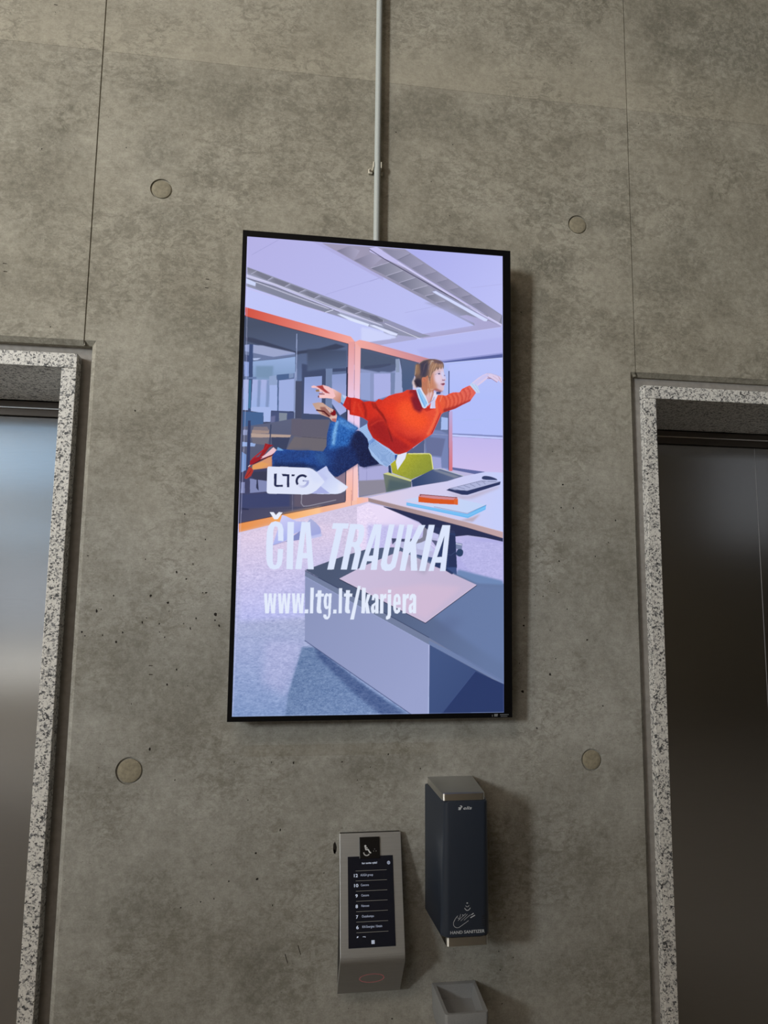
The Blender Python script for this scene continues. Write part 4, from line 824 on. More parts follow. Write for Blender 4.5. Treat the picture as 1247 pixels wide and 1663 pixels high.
('P',[221.9,1474.5,289.0,1423.5,286.2,1465.7,227.5,1476.2],(132,140,198)),
('L',[163.7,1492.4,223.8,1474.4,286.2,1464.6],(130,135,190),{'w':1.8}),
('G',[321.5,1380.8,336.1,1363.5,362.5,1383.5,381.5,1403.7,387.5,1424.2,385.9,1435.5,345.2,1449.5,330.1,1436.7],[(176,180,222),(160,168,225)],{'g':[[332.5,1373.0],[367.4,1443.4]]}),
('P',[335.9,1447.8,389.6,1433.5,389.8,1446.7,345.4,1458.9],(190,195,240),{'b':3.0}),
('P',[724.9,1448.3,806.3,1452.8,881.7,1435.6,894.0,1391.7,881.3,1379.6,932.0,1384.6,964.0,1415.1,945.1,1453.0,850.5,1479.8,932.8,1515.4,907.8,1559.3,851.0,1541.7,850.8,1516.9,807.0,1536.2,806.8,1511.5,725.2,1476.1],(188,188,225)),
('P',[724.9,1450.1,793.7,1451.2,793.8,1465.4,743.8,1463.3,728.4,1479.1],(70,74,110)),
('P',[793.7,1449.9,869.2,1451.4,850.4,1467.3,793.8,1465.4],(110,112,140)),
('P',[881.3,1385.8,897.2,1397.9,894.5,1454.0,844.2,1479.9,844.0,1461.3,875.4,1442.0],(130,130,150)),
('P',[844.1,1473.7,894.5,1460.2,932.8,1503.0,907.5,1509.7,850.6,1498.3],(200,205,240)),
('P',[919.8,1453.5,957.9,1458.9,989.8,1477.0,983.5,1495.8,945.4,1490.3],(90,94,130)),
('P',[906.8,1410.2,989.5,1414.5,989.6,1452.0,913.3,1441.2],(196,196,238)),
('L',[913.6,1472.3,958.2,1508.7],(225,225,250),{'w':3.0}),
('L',[923.0,1459.6,964.4,1496.2],(90,95,130),{'w':3.0}),
('P',[810.0,1517.7,933.0,1540.2,983.8,1558.0,990.4,1595.2,857.4,1557.0,819.6,1536.0],(66,84,130)),
('P',[763.0,1512.4,819.5,1529.8,857.4,1557.0,958.6,1580.1,1044.6,1619.2,933.3,1589.8,763.7,1580.1],(160,158,196),{'b':6.0}),
('P',[1034.4,1463.6,1072.8,1469.1,1069.7,1500.4,1040.9,1494.7],(120,132,170)),
('L',[1040.8,1469.7,1069.6,1475.4],(215,220,245),{'w':3.6}),
('P',[1042.2,1513.4,1050.5,1497.7,1066.5,1495.5,1076.8,1506.5,1073.0,1525.3,1060.2,1531.8,1046.1,1527.1],(44,66,104),{'s':1}),
('G',[315.9,1606.9,425.0,1564.6,500.4,1537.0,617.6,1499.7,766.4,1490.9,978.6,1591.1,1045.8,1616.9,1283.5,1661.7,1282.7,2136.7,911.0,1921.7],[(76,88,116),(102,121,162)],{'g':[[442.8,1584.6],[1255.4,1811.4]]}),
('P',[919.3,1813.4,1045.9,1649.6,1283.5,1676.7,1282.9,2048.4,1132.3,1959.7],(106,126,170),{'b':18.0,'a':0.8}),
('P',[1040.3,1617.4,1053.5,1594.6,1274.2,1646.6,1277.5,1666.1,1146.7,1661.2],(112,138,184),{'b':6.0}),
('P',[923.4,1867.8,1014.7,1816.4,1080.7,1841.7,975.9,1918.4],(90,104,144),{'b':30.0,'a':0.4}),
('P',[315.9,1608.3,911.0,1920.3,1282.7,2133.8,1282.7,2148.4,911.2,1953.8,316.5,1637.2],(116,128,160)),
('P',[910.8,1934.3,1068.1,2007.2,1276.8,2125.6,1276.7,2141.5,911.0,1953.2],(112,130,172)),
('L',[315.9,1609.8,621.1,1765.7,911.0,1920.3],(44,54,92),{'w':2.7}),
('L',[911.0,1920.3,1282.7,2133.8],(90,105,150),{'w':1.5}),
('G',[316.5,1637.2,911.2,1953.8,913.4,2278.0,827.4,2276.8,322.6,1933.9],[(140,150,190),(154,163,206)],{'g':[[329.3,1701.9],[891.4,2104.8]]}),
('L',[317.4,1637.2,911.2,1954.7],(170,180,225),{'w':1.5}),
('L',[322.6,1933.9,827.4,2276.8],(60,74,118),{'a':0.8,'w':3.6}),
('L',[909.7,1953.8,910.5,2277.9],(186,200,240),{'w':2.4}),
('G',[912.7,1953.8,1282.7,2148.4,1282.4,2283.0,913.4,2278.0],[(66,86,132),(54,72,118)],{'g':[[950.5,1988.9],[1254.9,2253.5]]}),
('P',[1137.4,2080.3,1280.1,2141.5,1279.8,2280.9,971.3,2276.7],(42,58,104)),
('L',[1137.4,2080.3,977.8,2271.8],(70,88,140),{'w':1.5}),
('G',[477.3,1645.2,589.2,1585.3,766.6,1510.1,808.7,1525.6,972.5,1592.7,1144.1,1667.8,892.5,1850.1],[(206,192,222),(198,184,214)],{'g':[[530.8,1612.4],[1040.0,1694.3]]}),
('P',[620.2,1698.8,888.1,1666.4,1070.5,1679.1,892.4,1837.0],(214,190,216),{'b':18.0,'a':0.7}),
('P',[808.7,1525.6,917.7,1571.2,887.8,1622.1,797.2,1579.1],(176,170,196),{'b':12.0,'a':0.8}),
('L',[477.4,1648.1,892.5,1852.2,1144.1,1670.2],(44,48,80),{'w':3.3}),
('L',[478.8,1644.6,892.5,1847.2,1141.1,1667.9],(232,215,235),{'w':1.2}),
('P',[682.6,1296.3,868.2,1330.0,1276.6,1433.4,1276.6,1456.1,1188.8,1438.4,1098.4,1427.8,1034.3,1435.5,957.6,1415.3,906.8,1410.2,855.9,1367.7,773.8,1335.5,685.8,1300.6],(42,48,84)),
('P',[868.6,1379.9,1034.2,1407.3,1035.6,1438.6,957.7,1427.7,906.8,1410.2],(50,58,96)),
('P',[957.6,1415.3,1037.4,1419.7,1046.3,1585.0,1022.3,1619.5,990.4,1601.4,933.2,1580.5],(44,60,104)),
('P',[995.9,1426.9,1034.2,1429.2,1044.4,1581.9,1006.2,1582.5],(40,52,92)),
('L',[990.0,1520.6,1015.5,1526.4,1040.9,1507.2],(70,86,130),{'w':1.5}),
('P',[990.3,1585.8,1044.4,1585.0,1044.6,1619.2,1022.2,1607.1],(60,80,130)),
('G',[609.4,1256.2,988.2,1159.8,1188.7,1112.9,1277.1,1113.7,1276.6,1406.8,1098.2,1363.0],[(222,208,232),(200,208,252)],{'g':[[647.9,1255.1],[1240.8,1320.2]]}),
('P',[823.0,1206.1,994.7,1181.7,1124.0,1323.3,906.0,1291.4],(214,208,240),{'b':24.0,'a':0.7}),
('G',[609.4,1256.2,1098.2,1363.0,1276.6,1406.8,1276.6,1438.4,1098.3,1390.1,609.6,1276.1],[(160,138,140),(196,166,170)],{'g':[[617.0,1268.4],[1273.4,1420.8]]}),
('L',[609.4,1257.5,1098.2,1364.3,1276.6,1408.1],(226,214,235),{'w':1.5}),
('P',[994.9,1222.8,1097.9,1235.5,1162.7,1211.3,1263.9,1179.4,1254.0,1192.5,1123.8,1247.4,1072.2,1252.0],(190,180,205),{'b':9.0,'a':0.8}),
('P',[795.2,1274.5,931.5,1297.0,1096.9,1324.0,1192.0,1277.1,1188.7,1299.4,1099.5,1344.1,931.6,1312.6,795.3,1289.5],(112,188,246)),
('L',[798.4,1283.1,931.5,1303.2,1098.2,1333.4,1190.0,1288.6],(150,210,250),{'w':1.8}),
('G',[783.1,1263.6,853.7,1245.9,1049.6,1249.5,1192.6,1277.1,1096.8,1321.5,931.4,1293.8],[(206,214,246),(196,214,250)],{'g':[[804.5,1263.0],[1156.3,1297.1]]}),
('L',[931.4,1292.6,1096.8,1321.5,1192.6,1277.1],(70,100,150),{'w':1.8}),
('P',[1059.6,1356.4,1124.0,1339.1,1162.8,1322.3,1124.0,1361.1],(180,160,170),{'b':6.0,'a':0.7}),
('P',[853.6,1245.3,1050.3,1257.1,1049.7,1279.8,931.3,1276.9,853.9,1271.6],(216,88,34)),
('P',[857.4,1236.4,867.5,1232.3,1047.7,1243.3,1050.3,1257.1,931.2,1253.0,853.6,1245.3],(206,140,150)),
('L',[861.2,1235.0,931.1,1237.9,1045.1,1244.6],(110,40,40),{'w':3.0}),
('P',[1030.3,1250.1,1050.3,1252.7,1049.7,1279.8,1030.4,1279.1],(222,104,50)),
('L',[862.4,1232.4,863.7,1241.2],(120,50,45),{'w':3.6}),
('L',[1038.7,1242.3,1040.0,1248.6],(120,50,45),{'w':3.6}),
('P',[991.0,1209.6,1007.6,1200.3,1165.9,1157.1,1265.9,1158.9,1261.9,1174.4,1096.6,1230.4,1068.9,1230.0],(44,54,98)),
('P',[1007.6,1201.5,1165.9,1159.0,1260.6,1160.4,1097.9,1208.8,1033.4,1207.0],(176,182,220)),
('L',[1017.3,1200.0,1059.1,1207.5],(70,80,125),{'w':1.5}),
('L',[1048.4,1192.0,1084.9,1201.0],(70,80,125),{'w':1.5}),
('L',[1079.6,1184.1,1110.8,1194.5],(70,80,125),{'w':1.5}),
('L',[1110.9,1176.1,1136.7,1187.9],(70,80,125),{'w':1.5}),
('L',[1142.2,1168.0,1162.7,1181.4],(70,80,125),{'w':1.5}),
('L',[1173.7,1160.0,1188.7,1174.8],(70,80,125),{'w':1.5}),
('P',[1170.4,1141.6,1182.2,1133.6,1211.5,1135.1,1241.0,1144.4,1248.8,1151.8,1237.7,1153.4,1178.9,1151.6],(52,62,104),{'s':1}),
('L',[1149.6,1167.2,1188.7,1161.4],(150,150,190),{'w':1.8}),
('P',[705.3,1097.1,716.0,1096.7,721.5,1140.4,705.7,1131.6],(46,66,104)),
('G',[715.9,1090.5,739.3,1042.4,802.4,1035.6,904.2,1031.6,915.8,1038.8,925.2,1111.3,816.3,1163.6,724.6,1134.1],[(178,176,48),(136,148,62)],{'g':[[758.4,1057.4],[854.2,1154.8]]}),
('N',[726.8,1046.0,904.2,1036.1,920.7,1108.3,816.2,1159.2,727.7,1134.0],(16,16,10),{'cell':2.4}),
('L',[802.5,1036.8,905.5,1032.9,915.1,1040.7,925.2,1111.3],(232,230,150),{'w':4.8}),
('P',[878.7,1040.2,904.2,1036.1,916.2,1108.5,854.1,1139.0],(150,156,54),{'b':12.0,'a':0.6}),
('G',[923.9,1109.5,955.9,1105.8,1078.3,1137.7,994.6,1165.9,822.9,1198.5,819.4,1166.0],[(50,70,112),(92,104,140)],{'g':[[835.4,1180.6],[1007.3,1124.3]]}),
('P',[923.9,1114.5,943.1,1108.8,1058.9,1140.3,1033.1,1148.8],(140,146,160),{'a':0.7,'b':3.0}),
('L',[930.3,1109.2,962.3,1105.6,1078.3,1137.7],(190,200,200),{'w':2.4}),
('G',[680.1,1139.3,702.6,1132.3,819.5,1168.5,819.1,1198.7,696.2,1228.7],[(112,122,112),(86,104,108)],{'g':[[690.2,1141.5],[816.6,1206.3]]}),
('P',[680.1,1139.3,702.6,1131.1,819.4,1166.0,815.1,1172.4,721.6,1147.9],(206,208,140)),
('P',[709.2,1165.9,803.8,1181.6,804.0,1200.4,697.4,1225.6],(80,98,104),{'b':9.0}),
('P',[114.6,1011.8,153.5,1020.1,134.4,1030.8,115.8,1061.3,104.1,1076.6,87.3,1077.3,105.8,1046.8],(150,30,38)),
('P',[153.7,1029.1,172.5,1045.2,154.7,1069.7,102.0,1089.1,87.5,1087.1,115.9,1066.3],(236,196,206)),
('P',[154.6,1064.8,156.0,1124.2,103.1,1133.5,57.7,1140.0,59.5,1117.8,102.2,1096.5],(216,150,110)),
('P',[57.2,1122.8,102.3,1101.4,136.3,1110.1,103.1,1131.0,60.0,1139.9],(228,160,96),{'b':3.0}),
('L',[172.6,1046.7,149.8,1067.4,102.0,1089.1,59.3,1112.9],(96,22,36),{'w':6.6}),
('P',[47.0,1098.5,61.0,1084.2,87.3,1077.3,106.6,1079.0,87.7,1094.5,47.6,1120.7],(156,24,40)),
('P',[22.8,1180.6,42.9,1125.8,57.5,1132.6,64.0,1144.7,53.6,1169.7,32.5,1185.1],(170,52,46)),
('L',[29.9,1177.9,53.0,1145.1],(120,30,35),{'w':3.0}),
('L',[40.5,1125.9,47.5,1118.2],(235,200,200),{'w':3.6}),
('L',[58.7,1088.2,115.2,1036.6,126.8,1018.7],(176,34,40),{'w':6.0}),
('G',[286.8,1039.9,324.7,1037.6,388.1,1041.1,404.6,1013.8,405.7,957.7,419.6,900.8,447.1,890.9,455.2,860.1,496.3,884.3,557.0,920.8,540.0,936.7,557.2,933.0,578.9,943.8,600.9,971.1,608.6,996.9,606.7,1014.3,623.6,1052.7,663.0,1090.3,585.6,1111.3,568.3,1106.7,556.1,1094.2,500.2,1132.8,458.1,1162.2,415.5,1150.8,406.3,1110.4,358.4,1144.2,289.2,1155.1,205.6,1149.5,151.4,1138.7,147.8,1075.2,165.7,1044.7,190.5,1035.2,244.9,1039.4],[(34,74,150),(26,38,84)],{'g':[[369.6,959.2],[585.2,1080.2]]}),
('P',[540.0,936.7,557.2,933.0,600.9,971.1,608.6,996.9,606.7,1014.3,623.6,1052.7,663.0,1090.3,585.6,1110.4,541.9,1060.2,523.8,996.0],(24,32,72),{'b':12.0}),
('P',[423.8,900.6,453.1,864.6,557.0,920.8,523.2,957.0,506.8,1009.7,413.4,1030.7],(44,104,184),{'b':12.0,'a':0.9}),
('P',[447.1,890.9,462.0,885.9,454.1,925.3,442.8,1012.2,429.9,1004.1,433.2,947.8],(130,184,236),{'b':6.0,'a':0.9}),
('P',[461.7,868.5,522.3,900.6,557.0,921.6,522.8,931.0,462.3,903.2],(92,150,216),{'b':9.0,'a':0.7}),
('P',[149.8,1075.1,244.9,1041.6,328.9,1038.3,329.5,1068.3,163.2,1112.8],(34,62,124),{'b':12.0,'a':0.7}),
('P',[337.6,1050.8,396.6,1044.2,414.4,1090.8,372.4,1105.2],(52,96,160),{'b':15.0,'a':0.6}),
('P',[154.7,1104.6,288.0,1095.5,372.7,1122.3,289.2,1155.1,151.4,1138.7],(22,36,78),{'b':12.0,'a':0.8}),
('P',[468.5,1019.8,541.4,1025.6,559.5,1089.8,466.4,1149.0,432.1,1128.8],(28,46,98),{'b':15.0,'a':0.8}),
('N',[286.8,1039.9,324.7,1037.6,388.1,1041.1,404.6,1013.8,405.7,957.7,419.6,900.8,447.1,890.9,455.2,860.1,496.3,884.3,557.0,920.8,540.0,936.7,557.2,933.0,578.9,943.8,600.9,971.1,608.6,996.9,606.7,1014.3,623.6,1052.7,663.0,1090.3,585.6,1111.3,568.3,1106.7,556.1,1094.2,500.2,1132.8,458.1,1162.2,415.5,1150.8,406.3,1110.4,358.4,1144.2,289.2,1155.1,205.6,1149.5,151.4,1138.7,147.8,1075.2,165.7,1044.7,190.5,1035.2,244.9,1039.4],(16,24,30),{'cell':2.7}),
('N',[408.6,1000.7,428.1,900.4,453.1,864.6,557.0,920.8,515.3,1000.7,413.4,1030.7],(26,30,30),{'ax':0.6,'cell':4.2}),
('L',[356.5,1045.8,378.4,1087.8,406.3,1110.4],(50,90,150),{'w':2.7}),
('P',[173.6,1027.3,190.5,1035.2,203.2,1043.2,169.9,1044.5],(110,160,215)),
('G',[332.0,809.6,360.3,803.0,381.6,803.7,409.6,823.2,435.5,835.0,452.2,864.6,447.2,896.1,430.1,891.7,414.8,875.0,374.2,861.8,352.6,843.3],[(196,160,142),(228,186,176)],{'g':[[345.5,808.9],[444.8,882.3]]}),
('P',[369.2,825.1,392.6,824.0,431.6,856.9,414.8,875.0,380.4,857.1],(120,60,56),{'b':3.0,'a':0.6}),
('L',[352.5,841.1,388.7,845.9,414.7,868.5],(84,18,30),{'w':7.2}),
('P',[417.9,855.4,431.4,843.9,435.5,834.1,446.3,843.2,445.4,862.8,431.8,866.4],(128,16,28)),
('L',[407.7,832.0,429.3,850.5],(100,30,36),{'w':3.0}),
('P',[425.6,878.9,449.0,877.8,447.2,896.1,430.1,891.7],(150,60,60),{'a':0.6}),
('P',[396.9,826.0,422.7,839.9,418.7,853.2],(236,214,214),{'a':0.7}),
('P',[472.8,759.0,496.5,766.6,490.4,784.4,480.1,811.1,462.7,801.0],(150,186,226)),
('L',[469.1,798.5,495.3,823.4],(60,90,160),{'w':6.0}),
('P',[474.9,758.9,496.5,766.6,494.6,777.6,481.6,776.1],(190,206,240)),
('G',[425.1,730.9,442.4,738.7,471.4,754.7,469.1,798.5,462.7,802.3,430.3,782.1,402.5,780.0],[(250,206,206),(190,130,110)],{'g':[[408.2,744.9],[464.8,798.7]]}),
('P',[325.6,725.2,337.5,721.1,348.1,724.0,382.1,716.6,407.8,723.1,427.3,733.0,442.9,769.3,430.3,780.8,402.5,780.0,368.4,781.7,361.9,775.6,363.9,766.8,387.2,763.4,361.7,764.7,365.8,755.8,384.9,753.9,378.5,750.8,346.5,751.5,348.5,743.6,361.2,739.5,347.5,732.8,327.9,732.5],(246,196,200)),
('P',[348.1,724.0,380.0,718.0,386.7,732.9,417.0,757.5,395.6,754.3,365.4,734.0],(168,62,62),{'b':1.5}),
('P',[346.4,741.6,363.3,738.5,365.7,751.4,348.7,751.4],(150,120,90)),
('L',[363.7,760.2,389.3,761.1],(120,50,60),{'w':4.8}),
('P',[368.1,766.5,408.6,766.7,430.2,778.6,370.5,781.6],(250,200,200)),
('P',[357.6,771.4,363.9,768.9,364.1,779.8,359.9,780.0],(100,40,50)),
('P',[554.9,925.2,597.7,897.2,602.4,923.1,626.8,965.7,670.5,994.4,707.7,1014.7,740.6,1037.4,748.6,1043.6,741.0,1067.9,697.9,1105.5,663.0,1091.2,623.6,1053.6,605.8,1014.4,608.6,996.9,600.9,971.1,578.9,945.1],(164,194,238)),
('L',[551.8,917.5,601.9,889.1],(96,140,204),{'c':[554.9,925.2,597.7,897.2,602.4,923.1,626.8,965.7,670.5,994.4,707.7,1014.7,740.6,1037.4,748.6,1043.6,741.0,1067.9,697.9,1105.5,663.0,1091.2,623.6,1053.6,605.8,1014.4,608.6,996.9,600.9,971.1,578.9,945.1],'a':0.8,'w':1.4}),
('L',[556.6,923.4,606.8,895.0],(96,140,204),{'c':[554.9,925.2,597.7,897.2,602.4,923.1,626.8,965.7,670.5,994.4,707.7,1014.7,740.6,1037.4,748.6,1043.6,741.0,1067.9,697.9,1105.5,663.0,1091.2,623.6,1053.6,605.8,1014.4,608.6,996.9,600.9,971.1,578.9,945.1],'a':0.8,'w':1.4}),
('L',[561.5,929.3,611.6,900.9],(96,140,204),{'c':[554.9,925.2,597.7,897.2,602.4,923.1,626.8,965.7,670.5,994.4,707.7,1014.7,740.6,1037.4,748.6,1043.6,741.0,1067.9,697.9,1105.5,663.0,1091.2,623.6,1053.6,605.8,1014.4,608.6,996.9,600.9,971.1,578.9,945.1],'a':0.8,'w':1.4}),
('L',[566.3,935.2,616.5,906.8],(96,140,204),{'c':[554.9,925.2,597.7,897.2,602.4,923.1,626.8,965.7,670.5,994.4,707.7,1014.7,740.6,1037.4,748.6,1043.6,741.0,1067.9,697.9,1105.5,663.0,1091.2,623.6,1053.6,605.8,1014.4,608.6,996.9,600.9,971.1,578.9,945.1],'a':0.8,'w':1.4}),
('L',[571.1,941.1,621.3,912.7],(96,140,204),{'c':[554.9,925.2,597.7,897.2,602.4,923.1,626.8,965.7,670.5,994.4,707.7,1014.7,740.6,1037.4,748.6,1043.6,741.0,1067.9,697.9,1105.5,663.0,1091.2,623.6,1053.6,605.8,1014.4,608.6,996.9,600.9,971.1,578.9,945.1],'a':0.8,'w':1.4}),
('L',[575.9,946.9,626.2,918.6],(96,140,204),{'c':[554.9,925.2,597.7,897.2,602.4,923.1,626.8,965.7,670.5,994.4,707.7,1014.7,740.6,1037.4,748.6,1043.6,741.0,1067.9,697.9,1105.5,663.0,1091.2,623.6,1053.6,605.8,1014.4,608.6,996.9,600.9,971.1,578.9,945.1],'a':0.8,'w':1.4}),
('L',[580.8,952.8,631.0,924.5],(96,140,204),{'c':[554.9,925.2,597.7,897.2,602.4,923.1,626.8,965.7,670.5,994.4,707.7,1014.7,740.6,1037.4,748.6,1043.6,741.0,1067.9,697.9,1105.5,663.0,1091.2,623.6,1053.6,605.8,1014.4,608.6,996.9,600.9,971.1,578.9,945.1],'a':0.8,'w':1.4}),
('L',[585.6,958.7,635.8,930.4],(96,140,204),{'c':[554.9,925.2,597.7,897.2,602.4,923.1,626.8,965.7,670.5,994.4,707.7,1014.7,740.6,1037.4,748.6,1043.6,741.0,1067.9,697.9,1105.5,663.0,1091.2,623.6,1053.6,605.8,1014.4,608.6,996.9,600.9,971.1,578.9,945.1],'a':0.8,'w':1.4}),
('L',[590.4,964.6,640.7,936.3],(96,140,204),{'c':[554.9,925.2,597.7,897.2,602.4,923.1,626.8,965.7,670.5,994.4,707.7,1014.7,740.6,1037.4,748.6,1043.6,741.0,1067.9,697.9,1105.5,663.0,1091.2,623.6,1053.6,605.8,1014.4,608.6,996.9,600.9,971.1,578.9,945.1],'a':0.8,'w':1.4}),
('L',[595.3,970.5,645.5,942.2],(96,140,204),{'c':[554.9,925.2,597.7,897.2,602.4,923.1,626.8,965.7,670.5,994.4,707.7,1014.7,740.6,1037.4,748.6,1043.6,741.0,1067.9,697.9,1105.5,663.0,1091.2,623.6,1053.6,605.8,1014.4,608.6,996.9,600.9,971.1,578.9,945.1],'a':0.8,'w':1.4}),
('L',[600.1,976.4,650.4,948.1],(96,140,204),{'c':[554.9,925.2,597.7,897.2,602.4,923.1,626.8,965.7,670.5,994.4,707.7,1014.7,740.6,1037.4,748.6,1043.6,741.0,1067.9,697.9,1105.5,663.0,1091.2,623.6,1053.6,605.8,1014.4,608.6,996.9,600.9,971.1,578.9,945.1],'a':0.8,'w':1.4}),
('L',[604.9,982.3,655.2,954.0],(96,140,204),{'c':[554.9,925.2,597.7,897.2,602.4,923.1,626.8,965.7,670.5,994.4,707.7,1014.7,740.6,1037.4,748.6,1043.6,741.0,1067.9,697.9,1105.5,663.0,1091.2,623.6,1053.6,605.8,1014.4,608.6,996.9,600.9,971.1,578.9,945.1],'a':0.8,'w':1.4}),
('L',[609.8,988.1,660.1,959.9],(96,140,204),{'c':[554.9,925.2,597.7,897.2,602.4,923.1,626.8,965.7,670.5,994.4,707.7,1014.7,740.6,1037.4,748.6,1043.6,741.0,1067.9,697.9,1105.5,663.0,1091.2,623.6,1053.6,605.8,1014.4,608.6,996.9,600.9,971.1,578.9,945.1],'a':0.8,'w':1.4}),
('L',[614.6,994.0,664.9,965.8],(96,140,204),{'c':[554.9,925.2,597.7,897.2,602.4,923.1,626.8,965.7,670.5,994.4,707.7,1014.7,740.6,1037.4,748.6,1043.6,741.0,1067.9,697.9,1105.5,663.0,1091.2,623.6,1053.6,605.8,1014.4,608.6,996.9,600.9,971.1,578.9,945.1],'a':0.8,'w':1.4}),
('L',[619.4,999.9,669.8,971.7],(96,140,204),{'c':[554.9,925.2,597.7,897.2,602.4,923.1,626.8,965.7,670.5,994.4,707.7,1014.7,740.6,1037.4,748.6,1043.6,741.0,1067.9,697.9,1105.5,663.0,1091.2,623.6,1053.6,605.8,1014.4,608.6,996.9,600.9,971.1,578.9,945.1],'a':0.8,'w':1.4}),
('L',[624.3,1005.8,674.6,977.6],(96,140,204),{'c':[554.9,925.2,597.7,897.2,602.4,923.1,626.8,965.7,670.5,994.4,707.7,1014.7,740.6,1037.4,748.6,1043.6,741.0,1067.9,697.9,1105.5,663.0,1091.2,623.6,1053.6,605.8,1014.4,608.6,996.9,600.9,971.1,578.9,945.1],'a':0.8,'w':1.4}),
('L',[606.6,1012.2,631.2,974.2],(58,104,176),{'c':[554.9,925.2,597.7,897.2,602.4,923.1,626.8,965.7,670.5,994.4,707.7,1014.7,740.6,1037.4,748.6,1043.6,741.0,1067.9,697.9,1105.5,663.0,1091.2,623.6,1053.6,605.8,1014.4,608.6,996.9,600.9,971.1,578.9,945.1],'w':1.7}),
('L',[610.4,1016.2,636.2,977.7],(58,104,176),{'c':[554.9,925.2,597.7,897.2,602.4,923.1,626.8,965.7,670.5,994.4,707.7,1014.7,740.6,1037.4,748.6,1043.6,741.0,1067.9,697.9,1105.5,663.0,1091.2,623.6,1053.6,605.8,1014.4,608.6,996.9,600.9,971.1,578.9,945.1],'w':1.7}),
('L',[614.1,1020.1,641.3,981.2],(58,104,176),{'c':[554.9,925.2,597.7,897.2,602.4,923.1,626.8,965.7,670.5,994.4,707.7,1014.7,740.6,1037.4,748.6,1043.6,741.0,1067.9,697.9,1105.5,663.0,1091.2,623.6,1053.6,605.8,1014.4,608.6,996.9,600.9,971.1,578.9,945.1],'w':1.7}),
('L',[617.8,1024.1,646.3,984.7],(58,104,176),{'c':[554.9,925.2,597.7,897.2,602.4,923.1,626.8,965.7,670.5,994.4,707.7,1014.7,740.6,1037.4,748.6,1043.6,741.0,1067.9,697.9,1105.5,663.0,1091.2,623.6,1053.6,605.8,1014.4,608.6,996.9,600.9,971.1,578.9,945.1],'w':1.7}),
('L',[621.5,1028.1,651.3,988.2],(58,104,176),{'c':[554.9,925.2,597.7,897.2,602.4,923.1,626.8,965.7,670.5,994.4,707.7,1014.7,740.6,1037.4,748.6,1043.6,741.0,1067.9,697.9,1105.5,663.0,1091.2,623.6,1053.6,605.8,1014.4,608.6,996.9,600.9,971.1,578.9,945.1],'w':1.7}),
('L',[625.3,1032.1,656.4,991.7],(58,104,176),{'c':[554.9,925.2,597.7,897.2,602.4,923.1,626.8,965.7,670.5,994.4,707.7,1014.7,740.6,1037.4,748.6,1043.6,741.0,1067.9,697.9,1105.5,663.0,1091.2,623.6,1053.6,605.8,1014.4,608.6,996.9,600.9,971.1,578.9,945.1],'w':1.7}),
('L',[629.0,1036.0,661.4,995.2],(58,104,176),{'c':[554.9,925.2,597.7,897.2,602.4,923.1,626.8,965.7,670.5,994.4,707.7,1014.7,740.6,1037.4,748.6,1043.6,741.0,1067.9,697.9,1105.5,663.0,1091.2,623.6,1053.6,605.8,1014.4,608.6,996.9,600.9,971.1,578.9,945.1],'w':1.7}),
('L',[632.7,1040.0,666.4,998.7],(58,104,176),{'c':[554.9,925.2,597.7,897.2,602.4,923.1,626.8,965.7,670.5,994.4,707.7,1014.7,740.6,1037.4,748.6,1043.6,741.0,1067.9,697.9,1105.5,663.0,1091.2,623.6,1053.6,605.8,1014.4,608.6,996.9,600.9,971.1,578.9,945.1],'w':1.7}),
('L',[636.4,1044.0,671.5,1002.2],(58,104,176),{'c':[554.9,925.2,597.7,897.2,602.4,923.1,626.8,965.7,670.5,994.4,707.7,1014.7,740.6,1037.4,748.6,1043.6,741.0,1067.9,697.9,1105.5,663.0,1091.2,623.6,1053.6,605.8,1014.4,608.6,996.9,600.9,971.1,578.9,945.1],'w':1.7}),
('L',[640.2,1048.0,676.5,1005.7],(58,104,176),{'c':[554.9,925.2,597.7,897.2,602.4,923.1,626.8,965.7,670.5,994.4,707.7,1014.7,740.6,1037.4,748.6,1043.6,741.0,1067.9,697.9,1105.5,663.0,1091.2,623.6,1053.6,605.8,1014.4,608.6,996.9,600.9,971.1,578.9,945.1],'w':1.7}),
('L',[643.9,1052.0,681.5,1009.2],(58,104,176),{'c':[554.9,925.2,597.7,897.2,602.4,923.1,626.8,965.7,670.5,994.4,707.7,1014.7,740.6,1037.4,748.6,1043.6,741.0,1067.9,697.9,1105.5,663.0,1091.2,623.6,1053.6,605.8,1014.4,608.6,996.9,600.9,971.1,578.9,945.1],'w':1.7}),
('L',[647.6,1056.0,686.6,1012.7],(58,104,176),{'c':[554.9,925.2,597.7,897.2,602.4,923.1,626.8,965.7,670.5,994.4,707.7,1014.7,740.6,1037.4,748.6,1043.6,741.0,1067.9,697.9,1105.5,663.0,1091.2,623.6,1053.6,605.8,1014.4,608.6,996.9,600.9,971.1,578.9,945.1],'w':1.7}),
('L',[651.4,1059.9,691.6,1016.2],(58,104,176),{'c':[554.9,925.2,597.7,897.2,602.4,923.1,626.8,965.7,670.5,994.4,707.7,1014.7,740.6,1037.4,748.6,1043.6,741.0,1067.9,697.9,1105.5,663.0,1091.2,623.6,1053.6,605.8,1014.4,608.6,996.9,600.9,971.1,578.9,945.1],'w':1.7}),
('L',[655.1,1063.9,696.7,1019.7],(58,104,176),{'c':[554.9,925.2,597.7,897.2,602.4,923.1,626.8,965.7,670.5,994.4,707.7,1014.7,740.6,1037.4,748.6,1043.6,741.0,1067.9,697.9,1105.5,663.0,1091.2,623.6,1053.6,605.8,1014.4,608.6,996.9,600.9,971.1,578.9,945.1],'w':1.7}),
